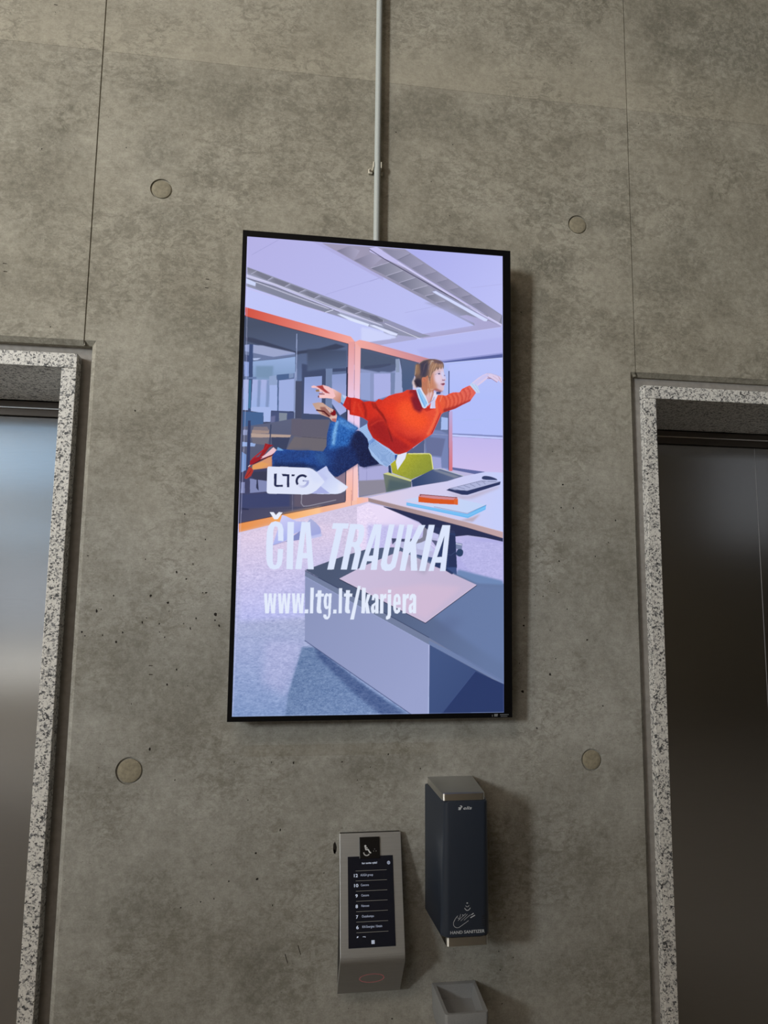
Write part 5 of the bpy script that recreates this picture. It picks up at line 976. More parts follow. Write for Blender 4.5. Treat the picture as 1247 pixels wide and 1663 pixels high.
('L',[658.8,1067.9,701.7,1023.2],(58,104,176),{'c':[554.9,925.2,597.7,897.2,602.4,923.1,626.8,965.7,670.5,994.4,707.7,1014.7,740.6,1037.4,748.6,1043.6,741.0,1067.9,697.9,1105.5,663.0,1091.2,623.6,1053.6,605.8,1014.4,608.6,996.9,600.9,971.1,578.9,945.1],'w':1.7}),
('L',[662.5,1071.9,706.7,1026.7],(58,104,176),{'c':[554.9,925.2,597.7,897.2,602.4,923.1,626.8,965.7,670.5,994.4,707.7,1014.7,740.6,1037.4,748.6,1043.6,741.0,1067.9,697.9,1105.5,663.0,1091.2,623.6,1053.6,605.8,1014.4,608.6,996.9,600.9,971.1,578.9,945.1],'w':1.7}),
('L',[666.3,1075.9,711.8,1030.2],(58,104,176),{'c':[554.9,925.2,597.7,897.2,602.4,923.1,626.8,965.7,670.5,994.4,707.7,1014.7,740.6,1037.4,748.6,1043.6,741.0,1067.9,697.9,1105.5,663.0,1091.2,623.6,1053.6,605.8,1014.4,608.6,996.9,600.9,971.1,578.9,945.1],'w':1.7}),
('L',[670.0,1079.9,716.8,1033.7],(58,104,176),{'c':[554.9,925.2,597.7,897.2,602.4,923.1,626.8,965.7,670.5,994.4,707.7,1014.7,740.6,1037.4,748.6,1043.6,741.0,1067.9,697.9,1105.5,663.0,1091.2,623.6,1053.6,605.8,1014.4,608.6,996.9,600.9,971.1,578.9,945.1],'w':1.7}),
('L',[673.7,1083.8,721.9,1037.2],(58,104,176),{'c':[554.9,925.2,597.7,897.2,602.4,923.1,626.8,965.7,670.5,994.4,707.7,1014.7,740.6,1037.4,748.6,1043.6,741.0,1067.9,697.9,1105.5,663.0,1091.2,623.6,1053.6,605.8,1014.4,608.6,996.9,600.9,971.1,578.9,945.1],'w':1.7}),
('L',[677.5,1087.8,726.9,1040.7],(58,104,176),{'c':[554.9,925.2,597.7,897.2,602.4,923.1,626.8,965.7,670.5,994.4,707.7,1014.7,740.6,1037.4,748.6,1043.6,741.0,1067.9,697.9,1105.5,663.0,1091.2,623.6,1053.6,605.8,1014.4,608.6,996.9,600.9,971.1,578.9,945.1],'w':1.7}),
('L',[681.2,1091.8,732.0,1044.3],(58,104,176),{'c':[554.9,925.2,597.7,897.2,602.4,923.1,626.8,965.7,670.5,994.4,707.7,1014.7,740.6,1037.4,748.6,1043.6,741.0,1067.9,697.9,1105.5,663.0,1091.2,623.6,1053.6,605.8,1014.4,608.6,996.9,600.9,971.1,578.9,945.1],'w':1.7}),
('L',[684.9,1095.8,737.0,1047.8],(58,104,176),{'c':[554.9,925.2,597.7,897.2,602.4,923.1,626.8,965.7,670.5,994.4,707.7,1014.7,740.6,1037.4,748.6,1043.6,741.0,1067.9,697.9,1105.5,663.0,1091.2,623.6,1053.6,605.8,1014.4,608.6,996.9,600.9,971.1,578.9,945.1],'w':1.7}),
('L',[688.7,1099.8,742.1,1051.3],(58,104,176),{'c':[554.9,925.2,597.7,897.2,602.4,923.1,626.8,965.7,670.5,994.4,707.7,1014.7,740.6,1037.4,748.6,1043.6,741.0,1067.9,697.9,1105.5,663.0,1091.2,623.6,1053.6,605.8,1014.4,608.6,996.9,600.9,971.1,578.9,945.1],'w':1.7}),
('L',[692.4,1103.8,747.1,1054.8],(58,104,176),{'c':[554.9,925.2,597.7,897.2,602.4,923.1,626.8,965.7,670.5,994.4,707.7,1014.7,740.6,1037.4,748.6,1043.6,741.0,1067.9,697.9,1105.5,663.0,1091.2,623.6,1053.6,605.8,1014.4,608.6,996.9,600.9,971.1,578.9,945.1],'w':1.7}),
('P',[603.3,988.4,626.8,965.7,639.9,973.8,612.1,1001.1],(90,130,200),{'a':0.5}),
('P',[736.3,1044.1,749.4,1043.6,741.0,1070.1,736.6,1070.2],(40,80,160)),
('P',[749.4,1044.5,795.2,1029.6,786.8,1060.5,749.3,1118.5,741.1,1079.6],(228,232,252)),
('G',[496.5,767.4,516.0,772.1,533.2,771.3,559.2,776.5,581.1,789.5,607.0,785.1,637.5,787.1,652.5,771.9,672.2,776.2,702.6,753.9,737.5,741.1,772.3,733.0,791.8,720.6,838.4,717.2,851.0,749.6,876.1,807.5,903.1,791.4,932.5,748.0,944.9,738.0,989.6,738.7,1009.5,726.7,1024.5,721.0,1057.0,719.3,1069.5,701.2,1107.2,681.8,1124.8,693.3,1140.0,718.5,1122.4,743.4,1109.9,762.5,1074.8,780.6,1034.8,803.4,975.1,825.5,965.3,833.9,945.7,879.1,921.3,933.3,891.9,955.1,794.6,1029.2,760.7,1041.2,736.4,1039.3,727.5,1031.3,707.7,1015.6,670.5,994.4,626.8,965.7,604.6,923.9,599.1,905.8,601.9,883.9,577.9,869.7,556.2,862.8,513.0,856.1,510.5,836.6,495.4,827.8,478.8,812.0],[(208,44,30),(236,86,62)],{'g':[[609.4,897.2],[974.8,880.9]]}),
('P',[601.9,883.9,668.9,863.3,695.4,888.4,735.5,969.9,779.9,1029.3,736.3,1037.5,626.8,965.7,600.2,918.9],(160,30,32),{'b':24.0,'c':[496.5,767.4,516.0,772.1,533.2,771.3,559.2,776.5,581.1,789.5,607.0,785.1,637.5,787.1,652.5,771.9,672.2,776.2,702.6,753.9,737.5,741.1,772.3,733.0,791.8,720.6,838.4,717.2,851.0,749.6,876.1,807.5,903.1,791.4,932.5,748.0,944.9,738.0,989.6,738.7,1009.5,726.7,1024.5,721.0,1057.0,719.3,1069.5,701.2,1107.2,681.8,1124.8,693.3,1140.0,718.5,1122.4,743.4,1109.9,762.5,1074.8,780.6,1034.8,803.4,975.1,825.5,965.3,833.9,945.7,879.1,921.3,933.3,891.9,955.1,794.6,1029.2,760.7,1041.2,736.4,1039.3,727.5,1031.3,707.7,1015.6,670.5,994.4,626.8,965.7,604.6,923.9,599.1,905.8,601.9,883.9,577.9,869.7,556.2,862.8,513.0,856.1,510.5,836.6,495.4,827.8,478.8,812.0]}),
('P',[730.4,926.8,803.8,962.7,891.9,949.2,794.6,1031.2,731.6,1040.9,688.0,1035.3],(170,34,36),{'b':21.0,'c':[496.5,767.4,516.0,772.1,533.2,771.3,559.2,776.5,581.1,789.5,607.0,785.1,637.5,787.1,652.5,771.9,672.2,776.2,702.6,753.9,737.5,741.1,772.3,733.0,791.8,720.6,838.4,717.2,851.0,749.6,876.1,807.5,903.1,791.4,932.5,748.0,944.9,738.0,989.6,738.7,1009.5,726.7,1024.5,721.0,1057.0,719.3,1069.5,701.2,1107.2,681.8,1124.8,693.3,1140.0,718.5,1122.4,743.4,1109.9,762.5,1074.8,780.6,1034.8,803.4,975.1,825.5,965.3,833.9,945.7,879.1,921.3,933.3,891.9,955.1,794.6,1029.2,760.7,1041.2,736.4,1039.3,727.5,1031.3,707.7,1015.6,670.5,994.4,626.8,965.7,604.6,923.9,599.1,905.8,601.9,883.9,577.9,869.7,556.2,862.8,513.0,856.1,510.5,836.6,495.4,827.8,478.8,812.0]}),
('P',[668.1,793.1,820.2,767.9,821.1,873.9,734.5,869.1,677.3,836.6],(230,58,34),{'b':27.0,'c':[496.5,767.4,516.0,772.1,533.2,771.3,559.2,776.5,581.1,789.5,607.0,785.1,637.5,787.1,652.5,771.9,672.2,776.2,702.6,753.9,737.5,741.1,772.3,733.0,791.8,720.6,838.4,717.2,851.0,749.6,876.1,807.5,903.1,791.4,932.5,748.0,944.9,738.0,989.6,738.7,1009.5,726.7,1024.5,721.0,1057.0,719.3,1069.5,701.2,1107.2,681.8,1124.8,693.3,1140.0,718.5,1122.4,743.4,1109.9,762.5,1074.8,780.6,1034.8,803.4,975.1,825.5,965.3,833.9,945.7,879.1,921.3,933.3,891.9,955.1,794.6,1029.2,760.7,1041.2,736.4,1039.3,727.5,1031.3,707.7,1015.6,670.5,994.4,626.8,965.7,604.6,923.9,599.1,905.8,601.9,883.9,577.9,869.7,556.2,862.8,513.0,856.1,510.5,836.6,495.4,827.8,478.8,812.0]}),
('P',[758.0,769.1,826.6,775.5,856.6,833.1,891.0,831.4,911.1,879.7,867.1,920.9,778.7,895.4,739.2,838.6],(246,84,44),{'b':27.0,'c':[496.5,767.4,516.0,772.1,533.2,771.3,559.2,776.5,581.1,789.5,607.0,785.1,637.5,787.1,652.5,771.9,672.2,776.2,702.6,753.9,737.5,741.1,772.3,733.0,791.8,720.6,838.4,717.2,851.0,749.6,876.1,807.5,903.1,791.4,932.5,748.0,944.9,738.0,989.6,738.7,1009.5,726.7,1024.5,721.0,1057.0,719.3,1069.5,701.2,1107.2,681.8,1124.8,693.3,1140.0,718.5,1122.4,743.4,1109.9,762.5,1074.8,780.6,1034.8,803.4,975.1,825.5,965.3,833.9,945.7,879.1,921.3,933.3,891.9,955.1,794.6,1029.2,760.7,1041.2,736.4,1039.3,727.5,1031.3,707.7,1015.6,670.5,994.4,626.8,965.7,604.6,923.9,599.1,905.8,601.9,883.9,577.9,869.7,556.2,862.8,513.0,856.1,510.5,836.6,495.4,827.8,478.8,812.0]}),
('P',[801.6,720.1,839.9,717.1,851.0,749.6,876.1,807.5,856.6,833.1,826.9,814.8,811.8,766.4],(122,24,44),{'b':9.0,'c':[496.5,767.4,516.0,772.1,533.2,771.3,559.2,776.5,581.1,789.5,607.0,785.1,637.5,787.1,652.5,771.9,672.2,776.2,702.6,753.9,737.5,741.1,772.3,733.0,791.8,720.6,838.4,717.2,851.0,749.6,876.1,807.5,903.1,791.4,932.5,748.0,944.9,738.0,989.6,738.7,1009.5,726.7,1024.5,721.0,1057.0,719.3,1069.5,701.2,1107.2,681.8,1124.8,693.3,1140.0,718.5,1122.4,743.4,1109.9,762.5,1074.8,780.6,1034.8,803.4,975.1,825.5,965.3,833.9,945.7,879.1,921.3,933.3,891.9,955.1,794.6,1029.2,760.7,1041.2,736.4,1039.3,727.5,1031.3,707.7,1015.6,670.5,994.4,626.8,965.7,604.6,923.9,599.1,905.8,601.9,883.9,577.9,869.7,556.2,862.8,513.0,856.1,510.5,836.6,495.4,827.8,478.8,812.0],'a':0.9}),
('L',[637.8,812.2,677.6,858.5,690.9,884.2,722.6,979.2],(120,22,26),{'b':4.5,'c':[496.5,767.4,516.0,772.1,533.2,771.3,559.2,776.5,581.1,789.5,607.0,785.1,637.5,787.1,652.5,771.9,672.2,776.2,702.6,753.9,737.5,741.1,772.3,733.0,791.8,720.6,838.4,717.2,851.0,749.6,876.1,807.5,903.1,791.4,932.5,748.0,944.9,738.0,989.6,738.7,1009.5,726.7,1024.5,721.0,1057.0,719.3,1069.5,701.2,1107.2,681.8,1124.8,693.3,1140.0,718.5,1122.4,743.4,1109.9,762.5,1074.8,780.6,1034.8,803.4,975.1,825.5,965.3,833.9,945.7,879.1,921.3,933.3,891.9,955.1,794.6,1029.2,760.7,1041.2,736.4,1039.3,727.5,1031.3,707.7,1015.6,670.5,994.4,626.8,965.7,604.6,923.9,599.1,905.8,601.9,883.9,577.9,869.7,556.2,862.8,513.0,856.1,510.5,836.6,495.4,827.8,478.8,812.0],'w':6.0}),
('L',[615.1,905.1,651.7,881.6,682.1,875.9],(196,50,40),{'b':3.6,'c':[496.5,767.4,516.0,772.1,533.2,771.3,559.2,776.5,581.1,789.5,607.0,785.1,637.5,787.1,652.5,771.9,672.2,776.2,702.6,753.9,737.5,741.1,772.3,733.0,791.8,720.6,838.4,717.2,851.0,749.6,876.1,807.5,903.1,791.4,932.5,748.0,944.9,738.0,989.6,738.7,1009.5,726.7,1024.5,721.0,1057.0,719.3,1069.5,701.2,1107.2,681.8,1124.8,693.3,1140.0,718.5,1122.4,743.4,1109.9,762.5,1074.8,780.6,1034.8,803.4,975.1,825.5,965.3,833.9,945.7,879.1,921.3,933.3,891.9,955.1,794.6,1029.2,760.7,1041.2,736.4,1039.3,727.5,1031.3,707.7,1015.6,670.5,994.4,626.8,965.7,604.6,923.9,599.1,905.8,601.9,883.9,577.9,869.7,556.2,862.8,513.0,856.1,510.5,836.6,495.4,827.8,478.8,812.0],'w':6.0}),
('L',[633.2,794.8,646.6,820.5,677.5,854.2],(150,30,24),{'b':4.5,'c':[496.5,767.4,516.0,772.1,533.2,771.3,559.2,776.5,581.1,789.5,607.0,785.1,637.5,787.1,652.5,771.9,672.2,776.2,702.6,753.9,737.5,741.1,772.3,733.0,791.8,720.6,838.4,717.2,851.0,749.6,876.1,807.5,903.1,791.4,932.5,748.0,944.9,738.0,989.6,738.7,1009.5,726.7,1024.5,721.0,1057.0,719.3,1069.5,701.2,1107.2,681.8,1124.8,693.3,1140.0,718.5,1122.4,743.4,1109.9,762.5,1074.8,780.6,1034.8,803.4,975.1,825.5,965.3,833.9,945.7,879.1,921.3,933.3,891.9,955.1,794.6,1029.2,760.7,1041.2,736.4,1039.3,727.5,1031.3,707.7,1015.6,670.5,994.4,626.8,965.7,604.6,923.9,599.1,905.8,601.9,883.9,577.9,869.7,556.2,862.8,513.0,856.1,510.5,836.6,495.4,827.8,478.8,812.0],'w':7.8}),
('L',[576.8,793.2,590.3,832.0,590.8,866.9],(150,30,28),{'b':6.0,'c':[496.5,767.4,516.0,772.1,533.2,771.3,559.2,776.5,581.1,789.5,607.0,785.1,637.5,787.1,652.5,771.9,672.2,776.2,702.6,753.9,737.5,741.1,772.3,733.0,791.8,720.6,838.4,717.2,851.0,749.6,876.1,807.5,903.1,791.4,932.5,748.0,944.9,738.0,989.6,738.7,1009.5,726.7,1024.5,721.0,1057.0,719.3,1069.5,701.2,1107.2,681.8,1124.8,693.3,1140.0,718.5,1122.4,743.4,1109.9,762.5,1074.8,780.6,1034.8,803.4,975.1,825.5,965.3,833.9,945.7,879.1,921.3,933.3,891.9,955.1,794.6,1029.2,760.7,1041.2,736.4,1039.3,727.5,1031.3,707.7,1015.6,670.5,994.4,626.8,965.7,604.6,923.9,599.1,905.8,601.9,883.9,577.9,869.7,556.2,862.8,513.0,856.1,510.5,836.6,495.4,827.8,478.8,812.0],'w':9.0}),
('L',[620.1,791.1,633.6,821.1],(150,34,28),{'b':4.5,'c':[496.5,767.4,516.0,772.1,533.2,771.3,559.2,776.5,581.1,789.5,607.0,785.1,637.5,787.1,652.5,771.9,672.2,776.2,702.6,753.9,737.5,741.1,772.3,733.0,791.8,720.6,838.4,717.2,851.0,749.6,876.1,807.5,903.1,791.4,932.5,748.0,944.9,738.0,989.6,738.7,1009.5,726.7,1024.5,721.0,1057.0,719.3,1069.5,701.2,1107.2,681.8,1124.8,693.3,1140.0,718.5,1122.4,743.4,1109.9,762.5,1074.8,780.6,1034.8,803.4,975.1,825.5,965.3,833.9,945.7,879.1,921.3,933.3,891.9,955.1,794.6,1029.2,760.7,1041.2,736.4,1039.3,727.5,1031.3,707.7,1015.6,670.5,994.4,626.8,965.7,604.6,923.9,599.1,905.8,601.9,883.9,577.9,869.7,556.2,862.8,513.0,856.1,510.5,836.6,495.4,827.8,478.8,812.0],'w':7.2}),
('L',[537.8,790.7,530.0,843.6],(226,66,44),{'b':6.0,'c':[496.5,767.4,516.0,772.1,533.2,771.3,559.2,776.5,581.1,789.5,607.0,785.1,637.5,787.1,652.5,771.9,672.2,776.2,702.6,753.9,737.5,741.1,772.3,733.0,791.8,720.6,838.4,717.2,851.0,749.6,876.1,807.5,903.1,791.4,932.5,748.0,944.9,738.0,989.6,738.7,1009.5,726.7,1024.5,721.0,1057.0,719.3,1069.5,701.2,1107.2,681.8,1124.8,693.3,1140.0,718.5,1122.4,743.4,1109.9,762.5,1074.8,780.6,1034.8,803.4,975.1,825.5,965.3,833.9,945.7,879.1,921.3,933.3,891.9,955.1,794.6,1029.2,760.7,1041.2,736.4,1039.3,727.5,1031.3,707.7,1015.6,670.5,994.4,626.8,965.7,604.6,923.9,599.1,905.8,601.9,883.9,577.9,869.7,556.2,862.8,513.0,856.1,510.5,836.6,495.4,827.8,478.8,812.0],'w':9.0}),
('L',[514.0,783.2,515.1,853.0],(140,24,28),{'b':2.4,'c':[496.5,767.4,516.0,772.1,533.2,771.3,559.2,776.5,581.1,789.5,607.0,785.1,637.5,787.1,652.5,771.9,672.2,776.2,702.6,753.9,737.5,741.1,772.3,733.0,791.8,720.6,838.4,717.2,851.0,749.6,876.1,807.5,903.1,791.4,932.5,748.0,944.9,738.0,989.6,738.7,1009.5,726.7,1024.5,721.0,1057.0,719.3,1069.5,701.2,1107.2,681.8,1124.8,693.3,1140.0,718.5,1122.4,743.4,1109.9,762.5,1074.8,780.6,1034.8,803.4,975.1,825.5,965.3,833.9,945.7,879.1,921.3,933.3,891.9,955.1,794.6,1029.2,760.7,1041.2,736.4,1039.3,727.5,1031.3,707.7,1015.6,670.5,994.4,626.8,965.7,604.6,923.9,599.1,905.8,601.9,883.9,577.9,869.7,556.2,862.8,513.0,856.1,510.5,836.6,495.4,827.8,478.8,812.0],'w':3.6}),
('P',[482.2,811.0,496.6,768.8,520.3,771.9,512.7,835.7],(176,34,32),{'c':[496.5,767.4,516.0,772.1,533.2,771.3,559.2,776.5,581.1,789.5,607.0,785.1,637.5,787.1,652.5,771.9,672.2,776.2,702.6,753.9,737.5,741.1,772.3,733.0,791.8,720.6,838.4,717.2,851.0,749.6,876.1,807.5,903.1,791.4,932.5,748.0,944.9,738.0,989.6,738.7,1009.5,726.7,1024.5,721.0,1057.0,719.3,1069.5,701.2,1107.2,681.8,1124.8,693.3,1140.0,718.5,1122.4,743.4,1109.9,762.5,1074.8,780.6,1034.8,803.4,975.1,825.5,965.3,833.9,945.7,879.1,921.3,933.3,891.9,955.1,794.6,1029.2,760.7,1041.2,736.4,1039.3,727.5,1031.3,707.7,1015.6,670.5,994.4,626.8,965.7,604.6,923.9,599.1,905.8,601.9,883.9,577.9,869.7,556.2,862.8,513.0,856.1,510.5,836.6,495.4,827.8,478.8,812.0],'a':0.6}),
('L',[550.9,798.9,577.8,863.2],(224,66,44),{'b':6.0,'c':[496.5,767.4,516.0,772.1,533.2,771.3,559.2,776.5,581.1,789.5,607.0,785.1,637.5,787.1,652.5,771.9,672.2,776.2,702.6,753.9,737.5,741.1,772.3,733.0,791.8,720.6,838.4,717.2,851.0,749.6,876.1,807.5,903.1,791.4,932.5,748.0,944.9,738.0,989.6,738.7,1009.5,726.7,1024.5,721.0,1057.0,719.3,1069.5,701.2,1107.2,681.8,1124.8,693.3,1140.0,718.5,1122.4,743.4,1109.9,762.5,1074.8,780.6,1034.8,803.4,975.1,825.5,965.3,833.9,945.7,879.1,921.3,933.3,891.9,955.1,794.6,1029.2,760.7,1041.2,736.4,1039.3,727.5,1031.3,707.7,1015.6,670.5,994.4,626.8,965.7,604.6,923.9,599.1,905.8,601.9,883.9,577.9,869.7,556.2,862.8,513.0,856.1,510.5,836.6,495.4,827.8,478.8,812.0],'w':7.5}),
('L',[694.0,774.2,764.1,761.9,819.9,741.3],(224,60,38),{'b':12.0,'c':[496.5,767.4,516.0,772.1,533.2,771.3,559.2,776.5,581.1,789.5,607.0,785.1,637.5,787.1,652.5,771.9,672.2,776.2,702.6,753.9,737.5,741.1,772.3,733.0,791.8,720.6,838.4,717.2,851.0,749.6,876.1,807.5,903.1,791.4,932.5,748.0,944.9,738.0,989.6,738.7,1009.5,726.7,1024.5,721.0,1057.0,719.3,1069.5,701.2,1107.2,681.8,1124.8,693.3,1140.0,718.5,1122.4,743.4,1109.9,762.5,1074.8,780.6,1034.8,803.4,975.1,825.5,965.3,833.9,945.7,879.1,921.3,933.3,891.9,955.1,794.6,1029.2,760.7,1041.2,736.4,1039.3,727.5,1031.3,707.7,1015.6,670.5,994.4,626.8,965.7,604.6,923.9,599.1,905.8,601.9,883.9,577.9,869.7,556.2,862.8,513.0,856.1,510.5,836.6,495.4,827.8,478.8,812.0],'w':18.0}),
('L',[695.4,888.4,739.7,947.8,822.2,997.0],(214,52,36),{'b':12.0,'c':[496.5,767.4,516.0,772.1,533.2,771.3,559.2,776.5,581.1,789.5,607.0,785.1,637.5,787.1,652.5,771.9,672.2,776.2,702.6,753.9,737.5,741.1,772.3,733.0,791.8,720.6,838.4,717.2,851.0,749.6,876.1,807.5,903.1,791.4,932.5,748.0,944.9,738.0,989.6,738.7,1009.5,726.7,1024.5,721.0,1057.0,719.3,1069.5,701.2,1107.2,681.8,1124.8,693.3,1140.0,718.5,1122.4,743.4,1109.9,762.5,1074.8,780.6,1034.8,803.4,975.1,825.5,965.3,833.9,945.7,879.1,921.3,933.3,891.9,955.1,794.6,1029.2,760.7,1041.2,736.4,1039.3,727.5,1031.3,707.7,1015.6,670.5,994.4,626.8,965.7,604.6,923.9,599.1,905.8,601.9,883.9,577.9,869.7,556.2,862.8,513.0,856.1,510.5,836.6,495.4,827.8,478.8,812.0],'w':15.0}),
('G',[944.9,738.0,989.6,738.7,1057.0,719.3,1107.2,681.8,1140.0,718.5,1109.9,762.5,1034.8,803.4,975.1,825.5,960.0,788.7],[(232,92,58),(226,102,92)],{'c':[496.5,767.4,516.0,772.1,533.2,771.3,559.2,776.5,581.1,789.5,607.0,785.1,637.5,787.1,652.5,771.9,672.2,776.2,702.6,753.9,737.5,741.1,772.3,733.0,791.8,720.6,838.4,717.2,851.0,749.6,876.1,807.5,903.1,791.4,932.5,748.0,944.9,738.0,989.6,738.7,1009.5,726.7,1024.5,721.0,1057.0,719.3,1069.5,701.2,1107.2,681.8,1124.8,693.3,1140.0,718.5,1122.4,743.4,1109.9,762.5,1074.8,780.6,1034.8,803.4,975.1,825.5,965.3,833.9,945.7,879.1,921.3,933.3,891.9,955.1,794.6,1029.2,760.7,1041.2,736.4,1039.3,727.5,1031.3,707.7,1015.6,670.5,994.4,626.8,965.7,604.6,923.9,599.1,905.8,601.9,883.9,577.9,869.7,556.2,862.8,513.0,856.1,510.5,836.6,495.4,827.8,478.8,812.0],'g':[[955.0,779.0],[1124.9,715.8]]}),
('L',[977.2,743.3,989.3,763.5,990.4,785.6,980.5,812.4],(180,52,44),{'b':4.8,'c':[496.5,767.4,516.0,772.1,533.2,771.3,559.2,776.5,581.1,789.5,607.0,785.1,637.5,787.1,652.5,771.9,672.2,776.2,702.6,753.9,737.5,741.1,772.3,733.0,791.8,720.6,838.4,717.2,851.0,749.6,876.1,807.5,903.1,791.4,932.5,748.0,944.9,738.0,989.6,738.7,1009.5,726.7,1024.5,721.0,1057.0,719.3,1069.5,701.2,1107.2,681.8,1124.8,693.3,1140.0,718.5,1122.4,743.4,1109.9,762.5,1074.8,780.6,1034.8,803.4,975.1,825.5,965.3,833.9,945.7,879.1,921.3,933.3,891.9,955.1,794.6,1029.2,760.7,1041.2,736.4,1039.3,727.5,1031.3,707.7,1015.6,670.5,994.4,626.8,965.7,604.6,923.9,599.1,905.8,601.9,883.9,577.9,869.7,556.2,862.8,513.0,856.1,510.5,836.6,495.4,827.8,478.8,812.0],'a':0.6,'w':6.0}),
('L',[985.7,740.3,998.2,763.0,999.3,783.8,990.5,808.5],(244,130,104),{'b':4.8,'c':[496.5,767.4,516.0,772.1,533.2,771.3,559.2,776.5,581.1,789.5,607.0,785.1,637.5,787.1,652.5,771.9,672.2,776.2,702.6,753.9,737.5,741.1,772.3,733.0,791.8,720.6,838.4,717.2,851.0,749.6,876.1,807.5,903.1,791.4,932.5,748.0,944.9,738.0,989.6,738.7,1009.5,726.7,1024.5,721.0,1057.0,719.3,1069.5,701.2,1107.2,681.8,1124.8,693.3,1140.0,718.5,1122.4,743.4,1109.9,762.5,1074.8,780.6,1034.8,803.4,975.1,825.5,965.3,833.9,945.7,879.1,921.3,933.3,891.9,955.1,794.6,1029.2,760.7,1041.2,736.4,1039.3,727.5,1031.3,707.7,1015.6,670.5,994.4,626.8,965.7,604.6,923.9,599.1,905.8,601.9,883.9,577.9,869.7,556.2,862.8,513.0,856.1,510.5,836.6,495.4,827.8,478.8,812.0],'a':0.5,'w':4.5}),
('L',[997.1,739.8,1009.2,759.3,1010.3,780.6,1000.4,806.5],(180,52,44),{'b':4.8,'c':[496.5,767.4,516.0,772.1,533.2,771.3,559.2,776.5,581.1,789.5,607.0,785.1,637.5,787.1,652.5,771.9,672.2,776.2,702.6,753.9,737.5,741.1,772.3,733.0,791.8,720.6,838.4,717.2,851.0,749.6,876.1,807.5,903.1,791.4,932.5,748.0,944.9,738.0,989.6,738.7,1009.5,726.7,1024.5,721.0,1057.0,719.3,1069.5,701.2,1107.2,681.8,1124.8,693.3,1140.0,718.5,1122.4,743.4,1109.9,762.5,1074.8,780.6,1034.8,803.4,975.1,825.5,965.3,833.9,945.7,879.1,921.3,933.3,891.9,955.1,794.6,1029.2,760.7,1041.2,736.4,1039.3,727.5,1031.3,707.7,1015.6,670.5,994.4,626.8,965.7,604.6,923.9,599.1,905.8,601.9,883.9,577.9,869.7,556.2,862.8,513.0,856.1,510.5,836.6,495.4,827.8,478.8,812.0],'a':0.6,'w':6.0}),
('L',[1005.6,736.9,1018.2,758.8,1019.2,778.9,1010.4,802.7],(244,130,104),{'b':4.8,'c':[496.5,767.4,516.0,772.1,533.2,771.3,559.2,776.5,581.1,789.5,607.0,785.1,637.5,787.1,652.5,771.9,672.2,776.2,702.6,753.9,737.5,741.1,772.3,733.0,791.8,720.6,838.4,717.2,851.0,749.6,876.1,807.5,903.1,791.4,932.5,748.0,944.9,738.0,989.6,738.7,1009.5,726.7,1024.5,721.0,1057.0,719.3,1069.5,701.2,1107.2,681.8,1124.8,693.3,1140.0,718.5,1122.4,743.4,1109.9,762.5,1074.8,780.6,1034.8,803.4,975.1,825.5,965.3,833.9,945.7,879.1,921.3,933.3,891.9,955.1,794.6,1029.2,760.7,1041.2,736.4,1039.3,727.5,1031.3,707.7,1015.6,670.5,994.4,626.8,965.7,604.6,923.9,599.1,905.8,601.9,883.9,577.9,869.7,556.2,862.8,513.0,856.1,510.5,836.6,495.4,827.8,478.8,812.0],'a':0.5,'w':4.5}),
('L',[1017.0,731.3,1029.1,751.6,1030.2,773.8,1020.3,800.6],(180,52,44),{'b':4.8,'c':[496.5,767.4,516.0,772.1,533.2,771.3,559.2,776.5,581.1,789.5,607.0,785.1,637.5,787.1,652.5,771.9,672.2,776.2,702.6,753.9,737.5,741.1,772.3,733.0,791.8,720.6,838.4,717.2,851.0,749.6,876.1,807.5,903.1,791.4,932.5,748.0,944.9,738.0,989.6,738.7,1009.5,726.7,1024.5,721.0,1057.0,719.3,1069.5,701.2,1107.2,681.8,1124.8,693.3,1140.0,718.5,1122.4,743.4,1109.9,762.5,1074.8,780.6,1034.8,803.4,975.1,825.5,965.3,833.9,945.7,879.1,921.3,933.3,891.9,955.1,794.6,1029.2,760.7,1041.2,736.4,1039.3,727.5,1031.3,707.7,1015.6,670.5,994.4,626.8,965.7,604.6,923.9,599.1,905.8,601.9,883.9,577.9,869.7,556.2,862.8,513.0,856.1,510.5,836.6,495.4,827.8,478.8,812.0],'a':0.6,'w':6.0}),
('L',[1025.5,728.4,1038.1,751.1,1039.2,771.9,1030.3,796.7],(244,130,104),{'b':4.8,'c':[496.5,767.4,516.0,772.1,533.2,771.3,559.2,776.5,581.1,789.5,607.0,785.1,637.5,787.1,652.5,771.9,672.2,776.2,702.6,753.9,737.5,741.1,772.3,733.0,791.8,720.6,838.4,717.2,851.0,749.6,876.1,807.5,903.1,791.4,932.5,748.0,944.9,738.0,989.6,738.7,1009.5,726.7,1024.5,721.0,1057.0,719.3,1069.5,701.2,1107.2,681.8,1124.8,693.3,1140.0,718.5,1122.4,743.4,1109.9,762.5,1074.8,780.6,1034.8,803.4,975.1,825.5,965.3,833.9,945.7,879.1,921.3,933.3,891.9,955.1,794.6,1029.2,760.7,1041.2,736.4,1039.3,727.5,1031.3,707.7,1015.6,670.5,994.4,626.8,965.7,604.6,923.9,599.1,905.8,601.9,883.9,577.9,869.7,556.2,862.8,513.0,856.1,510.5,836.6,495.4,827.8,478.8,812.0],'a':0.5,'w':4.5}),
